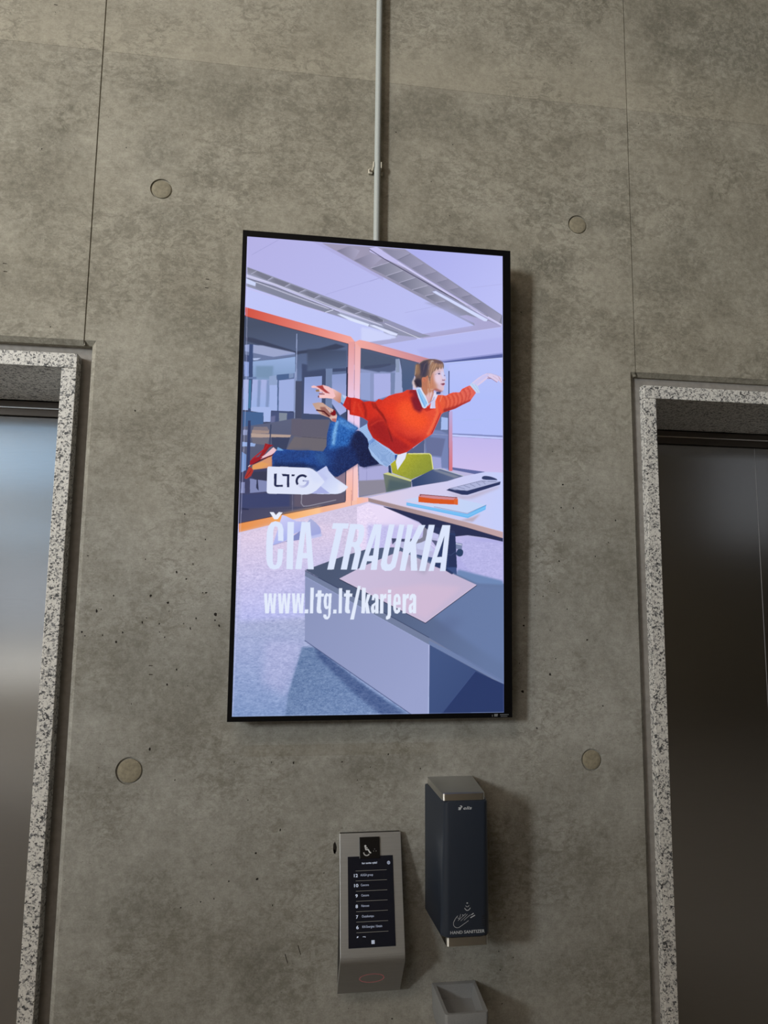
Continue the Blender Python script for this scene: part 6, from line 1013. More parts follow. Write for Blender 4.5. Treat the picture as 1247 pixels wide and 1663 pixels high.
('L',[1037.0,725.3,1049.1,745.6,1050.2,767.8,1040.3,794.7],(180,52,44),{'b':4.8,'c':[496.5,767.4,516.0,772.1,533.2,771.3,559.2,776.5,581.1,789.5,607.0,785.1,637.5,787.1,652.5,771.9,672.2,776.2,702.6,753.9,737.5,741.1,772.3,733.0,791.8,720.6,838.4,717.2,851.0,749.6,876.1,807.5,903.1,791.4,932.5,748.0,944.9,738.0,989.6,738.7,1009.5,726.7,1024.5,721.0,1057.0,719.3,1069.5,701.2,1107.2,681.8,1124.8,693.3,1140.0,718.5,1122.4,743.4,1109.9,762.5,1074.8,780.6,1034.8,803.4,975.1,825.5,965.3,833.9,945.7,879.1,921.3,933.3,891.9,955.1,794.6,1029.2,760.7,1041.2,736.4,1039.3,727.5,1031.3,707.7,1015.6,670.5,994.4,626.8,965.7,604.6,923.9,599.1,905.8,601.9,883.9,577.9,869.7,556.2,862.8,513.0,856.1,510.5,836.6,495.4,827.8,478.8,812.0],'a':0.6,'w':6.0}),
('L',[1045.5,722.4,1058.1,745.1,1059.2,766.0,1050.3,790.7],(244,130,104),{'b':4.8,'c':[496.5,767.4,516.0,772.1,533.2,771.3,559.2,776.5,581.1,789.5,607.0,785.1,637.5,787.1,652.5,771.9,672.2,776.2,702.6,753.9,737.5,741.1,772.3,733.0,791.8,720.6,838.4,717.2,851.0,749.6,876.1,807.5,903.1,791.4,932.5,748.0,944.9,738.0,989.6,738.7,1009.5,726.7,1024.5,721.0,1057.0,719.3,1069.5,701.2,1107.2,681.8,1124.8,693.3,1140.0,718.5,1122.4,743.4,1109.9,762.5,1074.8,780.6,1034.8,803.4,975.1,825.5,965.3,833.9,945.7,879.1,921.3,933.3,891.9,955.1,794.6,1029.2,760.7,1041.2,736.4,1039.3,727.5,1031.3,707.7,1015.6,670.5,994.4,626.8,965.7,604.6,923.9,599.1,905.8,601.9,883.9,577.9,869.7,556.2,862.8,513.0,856.1,510.5,836.6,495.4,827.8,478.8,812.0],'a':0.5,'w':4.5}),
('L',[1057.0,716.8,1069.1,737.1,1070.2,759.4,1060.2,786.3],(180,52,44),{'b':4.8,'c':[496.5,767.4,516.0,772.1,533.2,771.3,559.2,776.5,581.1,789.5,607.0,785.1,637.5,787.1,652.5,771.9,672.2,776.2,702.6,753.9,737.5,741.1,772.3,733.0,791.8,720.6,838.4,717.2,851.0,749.6,876.1,807.5,903.1,791.4,932.5,748.0,944.9,738.0,989.6,738.7,1009.5,726.7,1024.5,721.0,1057.0,719.3,1069.5,701.2,1107.2,681.8,1124.8,693.3,1140.0,718.5,1122.4,743.4,1109.9,762.5,1074.8,780.6,1034.8,803.4,975.1,825.5,965.3,833.9,945.7,879.1,921.3,933.3,891.9,955.1,794.6,1029.2,760.7,1041.2,736.4,1039.3,727.5,1031.3,707.7,1015.6,670.5,994.4,626.8,965.7,604.6,923.9,599.1,905.8,601.9,883.9,577.9,869.7,556.2,862.8,513.0,856.1,510.5,836.6,495.4,827.8,478.8,812.0],'a':0.6,'w':6.0}),
('L',[1065.5,713.9,1078.1,736.7,1079.2,757.5,1070.3,782.3],(244,130,104),{'b':4.8,'c':[496.5,767.4,516.0,772.1,533.2,771.3,559.2,776.5,581.1,789.5,607.0,785.1,637.5,787.1,652.5,771.9,672.2,776.2,702.6,753.9,737.5,741.1,772.3,733.0,791.8,720.6,838.4,717.2,851.0,749.6,876.1,807.5,903.1,791.4,932.5,748.0,944.9,738.0,989.6,738.7,1009.5,726.7,1024.5,721.0,1057.0,719.3,1069.5,701.2,1107.2,681.8,1124.8,693.3,1140.0,718.5,1122.4,743.4,1109.9,762.5,1074.8,780.6,1034.8,803.4,975.1,825.5,965.3,833.9,945.7,879.1,921.3,933.3,891.9,955.1,794.6,1029.2,760.7,1041.2,736.4,1039.3,727.5,1031.3,707.7,1015.6,670.5,994.4,626.8,965.7,604.6,923.9,599.1,905.8,601.9,883.9,577.9,869.7,556.2,862.8,513.0,856.1,510.5,836.6,495.4,827.8,478.8,812.0],'a':0.5,'w':4.5}),
('L',[1077.0,703.3,1089.1,722.2,1090.2,742.8,1080.2,767.9],(180,52,44),{'b':4.8,'c':[496.5,767.4,516.0,772.1,533.2,771.3,559.2,776.5,581.1,789.5,607.0,785.1,637.5,787.1,652.5,771.9,672.2,776.2,702.6,753.9,737.5,741.1,772.3,733.0,791.8,720.6,838.4,717.2,851.0,749.6,876.1,807.5,903.1,791.4,932.5,748.0,944.9,738.0,989.6,738.7,1009.5,726.7,1024.5,721.0,1057.0,719.3,1069.5,701.2,1107.2,681.8,1124.8,693.3,1140.0,718.5,1122.4,743.4,1109.9,762.5,1074.8,780.6,1034.8,803.4,975.1,825.5,965.3,833.9,945.7,879.1,921.3,933.3,891.9,955.1,794.6,1029.2,760.7,1041.2,736.4,1039.3,727.5,1031.3,707.7,1015.6,670.5,994.4,626.8,965.7,604.6,923.9,599.1,905.8,601.9,883.9,577.9,869.7,556.2,862.8,513.0,856.1,510.5,836.6,495.4,827.8,478.8,812.0],'a':0.6,'w':6.0}),
('L',[1085.6,700.4,1098.2,721.7,1099.2,741.1,1090.3,764.2],(244,130,104),{'b':4.8,'c':[496.5,767.4,516.0,772.1,533.2,771.3,559.2,776.5,581.1,789.5,607.0,785.1,637.5,787.1,652.5,771.9,672.2,776.2,702.6,753.9,737.5,741.1,772.3,733.0,791.8,720.6,838.4,717.2,851.0,749.6,876.1,807.5,903.1,791.4,932.5,748.0,944.9,738.0,989.6,738.7,1009.5,726.7,1024.5,721.0,1057.0,719.3,1069.5,701.2,1107.2,681.8,1124.8,693.3,1140.0,718.5,1122.4,743.4,1109.9,762.5,1074.8,780.6,1034.8,803.4,975.1,825.5,965.3,833.9,945.7,879.1,921.3,933.3,891.9,955.1,794.6,1029.2,760.7,1041.2,736.4,1039.3,727.5,1031.3,707.7,1015.6,670.5,994.4,626.8,965.7,604.6,923.9,599.1,905.8,601.9,883.9,577.9,869.7,556.2,862.8,513.0,856.1,510.5,836.6,495.4,827.8,478.8,812.0],'a':0.5,'w':4.5}),
('L',[1097.1,694.8,1109.2,710.6,1110.3,728.2,1100.3,749.5],(180,52,44),{'b':4.8,'c':[496.5,767.4,516.0,772.1,533.2,771.3,559.2,776.5,581.1,789.5,607.0,785.1,637.5,787.1,652.5,771.9,672.2,776.2,702.6,753.9,737.5,741.1,772.3,733.0,791.8,720.6,838.4,717.2,851.0,749.6,876.1,807.5,903.1,791.4,932.5,748.0,944.9,738.0,989.6,738.7,1009.5,726.7,1024.5,721.0,1057.0,719.3,1069.5,701.2,1107.2,681.8,1124.8,693.3,1140.0,718.5,1122.4,743.4,1109.9,762.5,1074.8,780.6,1034.8,803.4,975.1,825.5,965.3,833.9,945.7,879.1,921.3,933.3,891.9,955.1,794.6,1029.2,760.7,1041.2,736.4,1039.3,727.5,1031.3,707.7,1015.6,670.5,994.4,626.8,965.7,604.6,923.9,599.1,905.8,601.9,883.9,577.9,869.7,556.2,862.8,513.0,856.1,510.5,836.6,495.4,827.8,478.8,812.0],'a':0.6,'w':6.0}),
('L',[1105.7,691.9,1118.3,710.2,1119.3,726.6,1110.3,746.3],(244,130,104),{'b':4.8,'c':[496.5,767.4,516.0,772.1,533.2,771.3,559.2,776.5,581.1,789.5,607.0,785.1,637.5,787.1,652.5,771.9,672.2,776.2,702.6,753.9,737.5,741.1,772.3,733.0,791.8,720.6,838.4,717.2,851.0,749.6,876.1,807.5,903.1,791.4,932.5,748.0,944.9,738.0,989.6,738.7,1009.5,726.7,1024.5,721.0,1057.0,719.3,1069.5,701.2,1107.2,681.8,1124.8,693.3,1140.0,718.5,1122.4,743.4,1109.9,762.5,1074.8,780.6,1034.8,803.4,975.1,825.5,965.3,833.9,945.7,879.1,921.3,933.3,891.9,955.1,794.6,1029.2,760.7,1041.2,736.4,1039.3,727.5,1031.3,707.7,1015.6,670.5,994.4,626.8,965.7,604.6,923.9,599.1,905.8,601.9,883.9,577.9,869.7,556.2,862.8,513.0,856.1,510.5,836.6,495.4,827.8,478.8,812.0],'a':0.5,'w':4.5}),
('P',[975.1,807.7,1034.8,790.0,1114.9,751.3,1109.9,764.0,1034.8,803.9,975.1,826.0],(150,36,40),{'b':6.0,'c':[496.5,767.4,516.0,772.1,533.2,771.3,559.2,776.5,581.1,789.5,607.0,785.1,637.5,787.1,652.5,771.9,672.2,776.2,702.6,753.9,737.5,741.1,772.3,733.0,791.8,720.6,838.4,717.2,851.0,749.6,876.1,807.5,903.1,791.4,932.5,748.0,944.9,738.0,989.6,738.7,1009.5,726.7,1024.5,721.0,1057.0,719.3,1069.5,701.2,1107.2,681.8,1124.8,693.3,1140.0,718.5,1122.4,743.4,1109.9,762.5,1074.8,780.6,1034.8,803.4,975.1,825.5,965.3,833.9,945.7,879.1,921.3,933.3,891.9,955.1,794.6,1029.2,760.7,1041.2,736.4,1039.3,727.5,1031.3,707.7,1015.6,670.5,994.4,626.8,965.7,604.6,923.9,599.1,905.8,601.9,883.9,577.9,869.7,556.2,862.8,513.0,856.1,510.5,836.6,495.4,827.8,478.8,812.0],'a':0.8}),
('L',[935.0,750.3,945.4,828.9,925.9,879.0,896.7,939.2],(246,116,76),{'b':6.0,'c':[496.5,767.4,516.0,772.1,533.2,771.3,559.2,776.5,581.1,789.5,607.0,785.1,637.5,787.1,652.5,771.9,672.2,776.2,702.6,753.9,737.5,741.1,772.3,733.0,791.8,720.6,838.4,717.2,851.0,749.6,876.1,807.5,903.1,791.4,932.5,748.0,944.9,738.0,989.6,738.7,1009.5,726.7,1024.5,721.0,1057.0,719.3,1069.5,701.2,1107.2,681.8,1124.8,693.3,1140.0,718.5,1122.4,743.4,1109.9,762.5,1074.8,780.6,1034.8,803.4,975.1,825.5,965.3,833.9,945.7,879.1,921.3,933.3,891.9,955.1,794.6,1029.2,760.7,1041.2,736.4,1039.3,727.5,1031.3,707.7,1015.6,670.5,994.4,626.8,965.7,604.6,923.9,599.1,905.8,601.9,883.9,577.9,869.7,556.2,862.8,513.0,856.1,510.5,836.6,495.4,827.8,478.8,812.0],'w':9.0}),
('L',[960.3,828.2,935.9,888.4,916.4,933.5],(150,40,50),{'b':2.4,'c':[496.5,767.4,516.0,772.1,533.2,771.3,559.2,776.5,581.1,789.5,607.0,785.1,637.5,787.1,652.5,771.9,672.2,776.2,702.6,753.9,737.5,741.1,772.3,733.0,791.8,720.6,838.4,717.2,851.0,749.6,876.1,807.5,903.1,791.4,932.5,748.0,944.9,738.0,989.6,738.7,1009.5,726.7,1024.5,721.0,1057.0,719.3,1069.5,701.2,1107.2,681.8,1124.8,693.3,1140.0,718.5,1122.4,743.4,1109.9,762.5,1074.8,780.6,1034.8,803.4,975.1,825.5,965.3,833.9,945.7,879.1,921.3,933.3,891.9,955.1,794.6,1029.2,760.7,1041.2,736.4,1039.3,727.5,1031.3,707.7,1015.6,670.5,994.4,626.8,965.7,604.6,923.9,599.1,905.8,601.9,883.9,577.9,869.7,556.2,862.8,513.0,856.1,510.5,836.6,495.4,827.8,478.8,812.0],'w':3.6}),
('P',[876.1,812.5,898.2,796.6,925.5,810.1,891.0,824.1],(196,50,40),{'b':3.0,'c':[496.5,767.4,516.0,772.1,533.2,771.3,559.2,776.5,581.1,789.5,607.0,785.1,637.5,787.1,652.5,771.9,672.2,776.2,702.6,753.9,737.5,741.1,772.3,733.0,791.8,720.6,838.4,717.2,851.0,749.6,876.1,807.5,903.1,791.4,932.5,748.0,944.9,738.0,989.6,738.7,1009.5,726.7,1024.5,721.0,1057.0,719.3,1069.5,701.2,1107.2,681.8,1124.8,693.3,1140.0,718.5,1122.4,743.4,1109.9,762.5,1074.8,780.6,1034.8,803.4,975.1,825.5,965.3,833.9,945.7,879.1,921.3,933.3,891.9,955.1,794.6,1029.2,760.7,1041.2,736.4,1039.3,727.5,1031.3,707.7,1015.6,670.5,994.4,626.8,965.7,604.6,923.9,599.1,905.8,601.9,883.9,577.9,869.7,556.2,862.8,513.0,856.1,510.5,836.6,495.4,827.8,478.8,812.0]}),
('N',[496.5,767.4,516.0,772.1,533.2,771.3,559.2,776.5,581.1,789.5,607.0,785.1,637.5,787.1,652.5,771.9,672.2,776.2,702.6,753.9,737.5,741.1,772.3,733.0,791.8,720.6,838.4,717.2,851.0,749.6,876.1,807.5,903.1,791.4,932.5,748.0,944.9,738.0,989.6,738.7,1009.5,726.7,1024.5,721.0,1057.0,719.3,1069.5,701.2,1107.2,681.8,1124.8,693.3,1140.0,718.5,1122.4,743.4,1109.9,762.5,1074.8,780.6,1034.8,803.4,975.1,825.5,965.3,833.9,945.7,879.1,921.3,933.3,891.9,955.1,794.6,1029.2,760.7,1041.2,736.4,1039.3,727.5,1031.3,707.7,1015.6,670.5,994.4,626.8,965.7,604.6,923.9,599.1,905.8,601.9,883.9,577.9,869.7,556.2,862.8,513.0,856.1,510.5,836.6,495.4,827.8,478.8,812.0],(12,8,7),{'cell':3.3}),
('P',[1107.2,679.3,1124.8,663.3,1145.0,674.8,1160.2,709.0,1157.7,717.6,1142.5,718.9],(196,214,246)),
('L',[1119.7,673.6,1152.6,716.9],(150,180,225),{'w':1.5}),
('L',[1129.8,668.1,1159.2,709.1],(150,180,225),{'w':1.5}),
('P',[1119.7,668.6,1150.0,641.9,1175.3,625.5,1195.6,615.8,1218.5,615.6,1251.6,624.8,1269.5,630.4,1273.0,642.8,1273.0,661.9,1264.3,658.4,1256.7,648.7,1249.0,659.2,1236.3,652.3,1218.5,641.7,1200.7,639.2,1175.3,663.1,1150.1,682.0],(222,206,236)),
('P',[1124.8,670.8,1175.3,629.0,1205.8,617.3,1205.8,627.3,1165.2,658.7,1145.0,679.8],(206,200,244)),
('L',[1198.2,641.8,1218.5,640.7,1249.0,659.2],(160,110,136),{'w':2.7}),
('L',[1254.2,627.7,1272.0,658.0],(170,120,150),{'w':2.1}),
('L',[1226.1,627.7,1251.6,644.0,1259.7,651.6],(204,160,180),{'w':1.8}),
('L',[1200.7,633.6,1218.5,641.7],(130,84,110),{'w':3.0}),
('L',[1241.4,619.3,1272.0,642.9],(206,180,205),{'w':1.8}),
('L',[1195.6,615.8,1218.5,615.6,1269.5,630.4],(186,170,205),{'w':1.5}),
('P',[859.4,642.9,926.6,627.3,943.0,705.9,925.2,718.7,927.3,728.5,915.6,766.7,899.9,785.2,879.9,744.8,861.8,702.2],(186,120,94)),
('P',[895.6,728.2,925.3,724.7,907.8,773.0,899.9,782.3,881.9,750.6],(222,178,190),{'b':6.0}),
('P',[865.7,700.0,881.5,697.2,901.5,727.9,887.8,740.4,871.8,725.4],(190,124,98),{'b':6.0}),
('P',[927.3,728.5,943.1,718.8,947.2,737.4,927.6,783.9,934.7,805.9,908.0,807.1,911.8,782.7],(226,222,246)),
('P',[911.8,784.7,927.4,752.3,933.3,746.0,934.7,805.9,917.9,806.7],(206,206,240)),
('L',[907.8,777.0,921.6,766.4,928.4,748.3],(120,120,170),{'w':1.8}),
('P',[938.1,723.0,963.0,718.7,959.1,731.8,939.2,735.8],(62,72,122),{'b':1.8}),
('P',[837.3,717.3,851.9,702.7,861.9,710.1,883.8,744.6,899.9,785.2,888.2,805.5,878.4,808.6,868.5,802.5,850.4,760.1],(204,222,248)),
('P',[843.2,717.0,854.0,710.5,872.0,743.2,894.0,781.6,882.3,803.8,864.3,773.2],(134,190,242)),
('L',[850.1,714.7,876.1,764.7,888.1,793.7],(210,230,250),{'w':1.2}),
('L',[845.2,720.9,868.2,767.1,880.3,802.0],(90,150,214),{'w':1.2}),
('L',[837.3,718.3,848.4,754.3,868.5,802.5],(80,46,96),{'w':1.8}),
('L',[856.9,706.4,883.8,746.5,899.9,785.2],(235,235,252),{'w':2.4}),
('P',[906.7,616.5,926.4,593.5,958.3,589.7,973.3,604.8,977.4,624.5,983.5,641.1,987.0,657.8,983.6,664.0,979.0,667.4,983.1,677.0,981.1,687.0,976.4,693.2,978.4,705.0,971.9,715.9,959.0,718.9,939.1,712.0,925.2,712.8,909.3,713.6,899.2,680.4,900.9,640.7],(224,198,216),{'s':1}),
('P',[894.8,623.1,924.6,621.4,930.7,647.0,938.9,678.3,951.0,707.5,959.0,718.9,927.2,718.6,899.4,708.2],(200,140,118),{'b':12.0,'c':[906.7,616.5,926.4,593.5,958.3,589.7,973.3,604.8,977.4,624.5,983.5,641.1,987.0,657.8,983.6,664.0,979.0,667.4,983.1,677.0,981.1,687.0,976.4,693.2,978.4,705.0,971.9,715.9,959.0,718.9,939.1,712.0,925.2,712.8,909.3,713.6,899.2,680.4,900.9,640.7]}),
('P',[930.7,639.0,962.5,637.3,958.7,673.3,942.9,680.1,930.8,664.8],(232,208,226),{'b':9.0,'c':[906.7,616.5,926.4,593.5,958.3,589.7,973.3,604.8,977.4,624.5,983.5,641.1,987.0,657.8,983.6,664.0,979.0,667.4,983.1,677.0,981.1,687.0,976.4,693.2,978.4,705.0,971.9,715.9,959.0,718.9,939.1,712.0,925.2,712.8,909.3,713.6,899.2,680.4,900.9,640.7]}),
('P',[966.4,611.1,984.5,644.0,986.6,659.9,972.6,652.6,962.5,629.3],(212,212,248),{'b':6.0,'c':[906.7,616.5,926.4,593.5,958.3,589.7,973.3,604.8,977.4,624.5,983.5,641.1,987.0,657.8,983.6,664.0,979.0,667.4,983.1,677.0,981.1,687.0,976.4,693.2,978.4,705.0,971.9,715.9,959.0,718.9,939.1,712.0,925.2,712.8,909.3,713.6,899.2,680.4,900.9,640.7]}),
('P',[942.9,690.0,972.8,694.4,976.8,708.1,962.9,714.8,947.0,705.7],(222,188,198),{'b':9.0,'c':[906.7,616.5,926.4,593.5,958.3,589.7,973.3,604.8,977.4,624.5,983.5,641.1,987.0,657.8,983.6,664.0,979.0,667.4,983.1,677.0,981.1,687.0,976.4,693.2,978.4,705.0,971.9,715.9,959.0,718.9,939.1,712.0,925.2,712.8,909.3,713.6,899.2,680.4,900.9,640.7]}),
('P',[895.2,668.8,914.9,655.8,923.2,706.9,899.5,720.0],(196,124,94),{'b':9.0}),
('P',[914.6,612.1,938.4,592.8,956.3,591.8,966.3,605.2,942.5,616.5,926.7,631.3],(222,184,176),{'b':9.0,'c':[906.7,616.5,926.4,593.5,958.3,589.7,973.3,604.8,977.4,624.5,983.5,641.1,987.0,657.8,983.6,664.0,979.0,667.4,983.1,677.0,981.1,687.0,976.4,693.2,978.4,705.0,971.9,715.9,959.0,718.9,939.1,712.0,925.2,712.8,909.3,713.6,899.2,680.4,900.9,640.7]}),
('P',[925.2,707.8,943.0,708.3,962.9,715.2,974.9,718.5,959.0,722.9,935.1,719.2],(160,84,80),{'b':4.5,'a':0.85}),
('L',[933.6,635.9,944.5,628.7,956.5,628.6],(130,100,118),{'b':1.2,'w':1.8}),
('P',[945.5,629.2,956.5,626.2,958.9,634.5,947.6,634.1],(84,80,118),{'b':1.8}),
('P',[939.0,631.0,946.1,629.6,946.2,634.2,941.6,634.4],(240,238,250),{'b':1.2}),
('L',[945.5,616.7,959.4,619.9],(156,124,134),{'b':1.5,'w':1.8}),
('P',[976.9,634.9,983.5,636.5,981.5,642.2,977.5,640.0],(112,104,152),{'b':1.8}),
('P',[968.6,659.2,975.6,660.8,983.6,658.4,982.6,662.9,972.6,664.6,967.6,662.9],(120,72,98),{'b':2.1}),
('L',[977.5,644.4,984.6,656.0],(198,180,216),{'b':1.2,'w':1.5}),
('P',[958.8,682.4,969.7,679.1,980.3,676.9,981.7,683.0,972.7,686.9],(116,36,60),{'b':1.2}),
('P',[963.8,687.9,974.7,687.9,980.3,684.5,976.4,690.6,967.8,691.1],(212,144,172),{'b':1.8}),
('P',[965.8,682.1,973.7,681.0,971.7,683.7,965.8,683.4],(54,24,46)),
('P',[867.4,658.4,877.2,652.3,887.2,657.3,888.2,669.1,879.4,677.5,869.5,672.1],(204,124,98),{'s':1,'b':1.8}),
('L',[874.3,660.0,882.9,666.4,879.4,674.6],(160,88,72),{'b':1.5,'w':1.5}),
('P',[823.8,684.5,826.5,672.5,832.2,654.3,828.8,644.6,834.0,628.5,834.9,596.7,842.1,584.8,852.0,586.2,860.8,575.7,876.6,566.1,898.4,559.6,922.2,557.8,944.1,560.9,961.1,566.5,972.6,575.9,975.8,588.7,973.9,604.7,968.3,594.1,962.4,607.4,956.3,595.8,946.4,612.3,940.4,602.6,932.5,615.0,924.6,621.4,914.8,635.9,909.4,660.1,907.2,684.0,902.1,666.4,896.0,642.9,883.2,651.6,869.3,652.7,864.5,668.4,866.1,700.0,856.9,704.9,848.0,701.0,837.2,706.5,828.2,697.1],(104,84,84),{'s':1}),
('P',[853.0,587.7,876.6,570.4,898.4,567.2,906.5,584.6,894.8,613.2,883.1,649.6,863.4,652.6,855.3,627.3],(66,62,82),{'b':9.0,'c':[815.2,560.1,980.0,550.4,980.4,628.3,914.8,639.9,909.4,664.0,907.2,686.0,901.1,666.5,896.0,642.9,883.2,652.0,869.3,653.3,865.1,668.4,866.8,705.9,816.5,708.5]}),
('P',[900.4,567.1,938.2,562.9,970.2,577.0,972.3,600.8,942.4,598.5,914.7,631.9,907.0,656.2,898.9,640.8,900.7,608.9],(164,126,104),{'b':9.0,'c':[815.2,560.1,980.0,550.4,980.4,628.3,914.8,639.9,909.4,664.0,907.2,686.0,901.1,666.5,896.0,642.9,883.2,652.0,869.3,653.3,865.1,668.4,866.8,705.9,816.5,708.5]}),
('P',[835.2,590.7,853.0,587.7,857.3,631.2,845.5,643.7,831.7,640.5],(150,116,92),{'b':7.5,'c':[815.2,560.1,980.0,550.4,980.4,628.3,914.8,639.9,909.4,664.0,907.2,686.0,901.1,666.5,896.0,642.9,883.2,652.0,869.3,653.3,865.1,668.4,866.8,705.9,816.5,708.5]}),
('P',[828.0,668.4,847.6,659.4,864.5,666.4,863.8,700.1,836.2,703.6],(52,46,64),{'b':7.5,'c':[815.2,560.1,980.0,550.4,980.4,628.3,914.8,639.9,909.4,664.0,907.2,686.0,901.1,666.5,896.0,642.9,883.2,652.0,869.3,653.3,865.1,668.4,866.8,705.9,816.5,708.5]}),
('P',[924.2,562.7,962.1,566.5,971.2,582.9,926.3,577.5],(98,76,88),{'b':7.5,'c':[815.2,560.1,980.0,550.4,980.4,628.3,914.8,639.9,909.4,664.0,907.2,686.0,901.1,666.5,896.0,642.9,883.2,652.0,869.3,653.3,865.1,668.4,866.8,705.9,816.5,708.5]}),
('L',[914.4,572.2,901.6,594.9,898.8,614.9],(206,190,190),{'b':2.4,'w':2.4}),
('L',[926.3,579.5,914.6,608.1,906.9,648.3],(214,174,140),{'b':2.4,'w':2.4}),
('L',[938.3,576.8,926.5,611.4,922.6,619.6],(208,166,132),{'b':2.4,'w':2.4}),
('L',[956.2,579.8,958.3,603.6],(192,154,134),{'b':2.4,'w':2.4}),
('L',[910.4,569.5,918.3,567.6,923.3,570.1],(232,214,206),{'b':2.4,'w':2.4}),
('L',[838.2,592.5,834.0,628.5],(206,170,130),{'b':2.4,'w':2.4}),
('L',[853.0,591.7,847.4,627.7,835.8,656.1],(124,96,84),{'b':2.4,'w':2.4}),
('L',[882.7,582.0,871.1,626.4,862.4,648.7],(88,76,92),{'b':2.4,'w':2.4}),
('L',[894.5,573.4,878.7,590.2,873.0,614.4],(98,86,92),{'b':2.4,'w':2.4}),
('L',[946.2,578.4,950.4,602.1],(150,118,102),{'b':2.4,'w':2.4}),
('L',[966.2,579.2,970.3,602.9],(200,170,160),{'b':2.4,'w':2.4}),
('L',[930.3,571.3,916.5,596.0,904.8,636.5],(140,106,92),{'b':2.4,'w':2.4}),
('L',[906.4,578.7,898.7,609.0,896.9,636.9],(92,78,86),{'b':2.4,'w':2.4}),
('P',[819.8,672.8,830.2,652.9,834.8,656.6,827.6,672.4,829.1,688.1,839.1,704.4,831.9,716.0,821.4,698.4,816.9,682.9],(222,202,204),{'b':4.2}),
('L',[828.0,672.4,839.9,683.6,853.9,702.6],(34,28,46),{'b':1.5,'w':2.4}),
('L',[830.8,644.5,834.6,628.5],(220,186,168),{'b':1.5,'w':2.1}),
('L',[854.9,581.6,872.6,568.7,898.4,559.6],(220,190,165),{'b':1.2,'w':1.5}),
('L',[906.9,640.3,905.5,680.1,907.4,727.5],(212,164,130),{'b':1.2,'w':1.8}),
('L',[911.3,652.0,915.1,691.5,917.4,738.9],(212,164,130),{'b':1.2,'w':1.8}),
('L',[899.0,656.6,896.9,692.5,899.7,747.7],(212,164,130),{'b':1.2,'w':1.8}),
('L',[903.5,668.3,906.9,707.8,905.6,751.4],(212,164,130),{'b':1.2,'w':1.8}),
('L',[898.4,708.2,898.1,751.8],(236,210,198),{'b':1.2,'w':2.1}),
('L',[916.9,719.1,908.0,751.3],(244,224,222),{'b':1.2,'w':1.8}),
('L',[971.0,730.2,957.3,772.5],(246,190,170),{'b':1.2,'w':1.5}),
('G',[358.9,1141.5,404.1,1110.6,409.5,1115.8,416.9,1133.4,447.5,1165.6,479.7,1186.6,511.3,1207.8,496.3,1227.2,477.0,1238.4,459.4,1243.3,382.0,1246.0,332.9,1244.6,398.4,1185.7],[(196,204,244),(222,230,254)],{'g':[[373.3,1158.1],[452.3,1241.0]]}),
('P',[465.6,1190.7,511.3,1207.8,494.6,1227.2,466.4,1237.0],(236,236,252),{'b':9.0,'a':0.6}),
('P',[357.2,1142.6,372.9,1140.3,415.7,1167.3,398.5,1189.3],(190,196,240),{'b':6.0,'a':0.7}),
('P',[379.5,1207.7,336.4,1244.9,425.9,1242.1],(172,178,230)),
('P',[135.0,1121.8,204.8,1121.4,309.4,1121.9,326.9,1123.4,341.8,1128.9,359.6,1141.5,399.1,1186.4,381.2,1207.6,360.6,1229.6,336.4,1244.9,319.0,1249.3,298.1,1250.6,235.5,1250.0,140.5,1250.8,131.8,1248.6,128.2,1242.1,127.9,1201.7,128.2,1129.4,130.5,1124.0],(224,230,252)),
('P',[309.4,1123.0,341.8,1128.9,359.6,1141.5,398.4,1186.4,345.9,1194.6],(214,222,252),{'b':12.0,'a':0.7}),
('P',[159.9,1154.8,173.0,1154.3,173.3,1207.9,203.3,1207.3,202.8,1216.9,170.7,1217.9,163.7,1214.6,161.2,1207.6],(28,36,78)),
('P',[195.2,1155.0,231.6,1155.8,233.0,1218.0,221.6,1218.0,221.1,1166.1,201.0,1166.1],(28,36,78)),
('P',[242.1,1155.8,258.4,1156.3,254.5,1165.3,241.9,1164.7],(28,36,78)),
('P',[315.5,1162.5,310.0,1158.3,303.8,1155.4,297.0,1153.9,290.1,1153.9,283.3,1155.5,277.0,1158.4,271.5,1162.7,267.0,1168.0,263.6,1174.2,261.7,1180.9,261.2,1187.9,262.2,1194.9,264.7,1201.4,268.4,1207.2,277.0,1200.0,274.6,1196.2,273.0,1191.9,272.3,1187.4,272.7,1182.8,273.9,1178.4,276.1,1174.4,279.1,1170.9,282.7,1168.1,286.8,1166.2,291.2,1165.2,295.7,1165.2,300.1,1166.2,304.2,1168.1,307.8,1170.8],(28,36,78)),
('G',[268.4,1207.2,272.4,1211.3,277.1,1214.7,282.3,1217.1,287.9,1218.5,293.6,1218.9,299.3,1218.3,304.9,1216.6,310.0,1214.0,314.6,1210.4,318.6,1206.1,321.7,1201.2,323.9,1195.7,325.1,1190.0,325.3,1184.2,314.2,1184.9,314.0,1188.7,313.2,1192.5,311.8,1196.0,309.8,1199.2,307.2,1202.0,304.2,1204.4,300.8,1206.1,297.2,1207.2,293.5,1207.6,289.7,1207.3,286.1,1206.4,282.7,1204.8,279.7,1202.7,277.0,1200.0],[(222,226,248),(160,166,216)],{'g':[[269.3,1207.7],[324.9,1195.2]]}),
('P',[296.6,1181.3,325.0,1181.8,324.8,1189.6,296.8,1189.1],(176,182,222)),
('P',[293.2,1182.8,301.9,1182.5,297.5,1189.0],(110,116,160)),
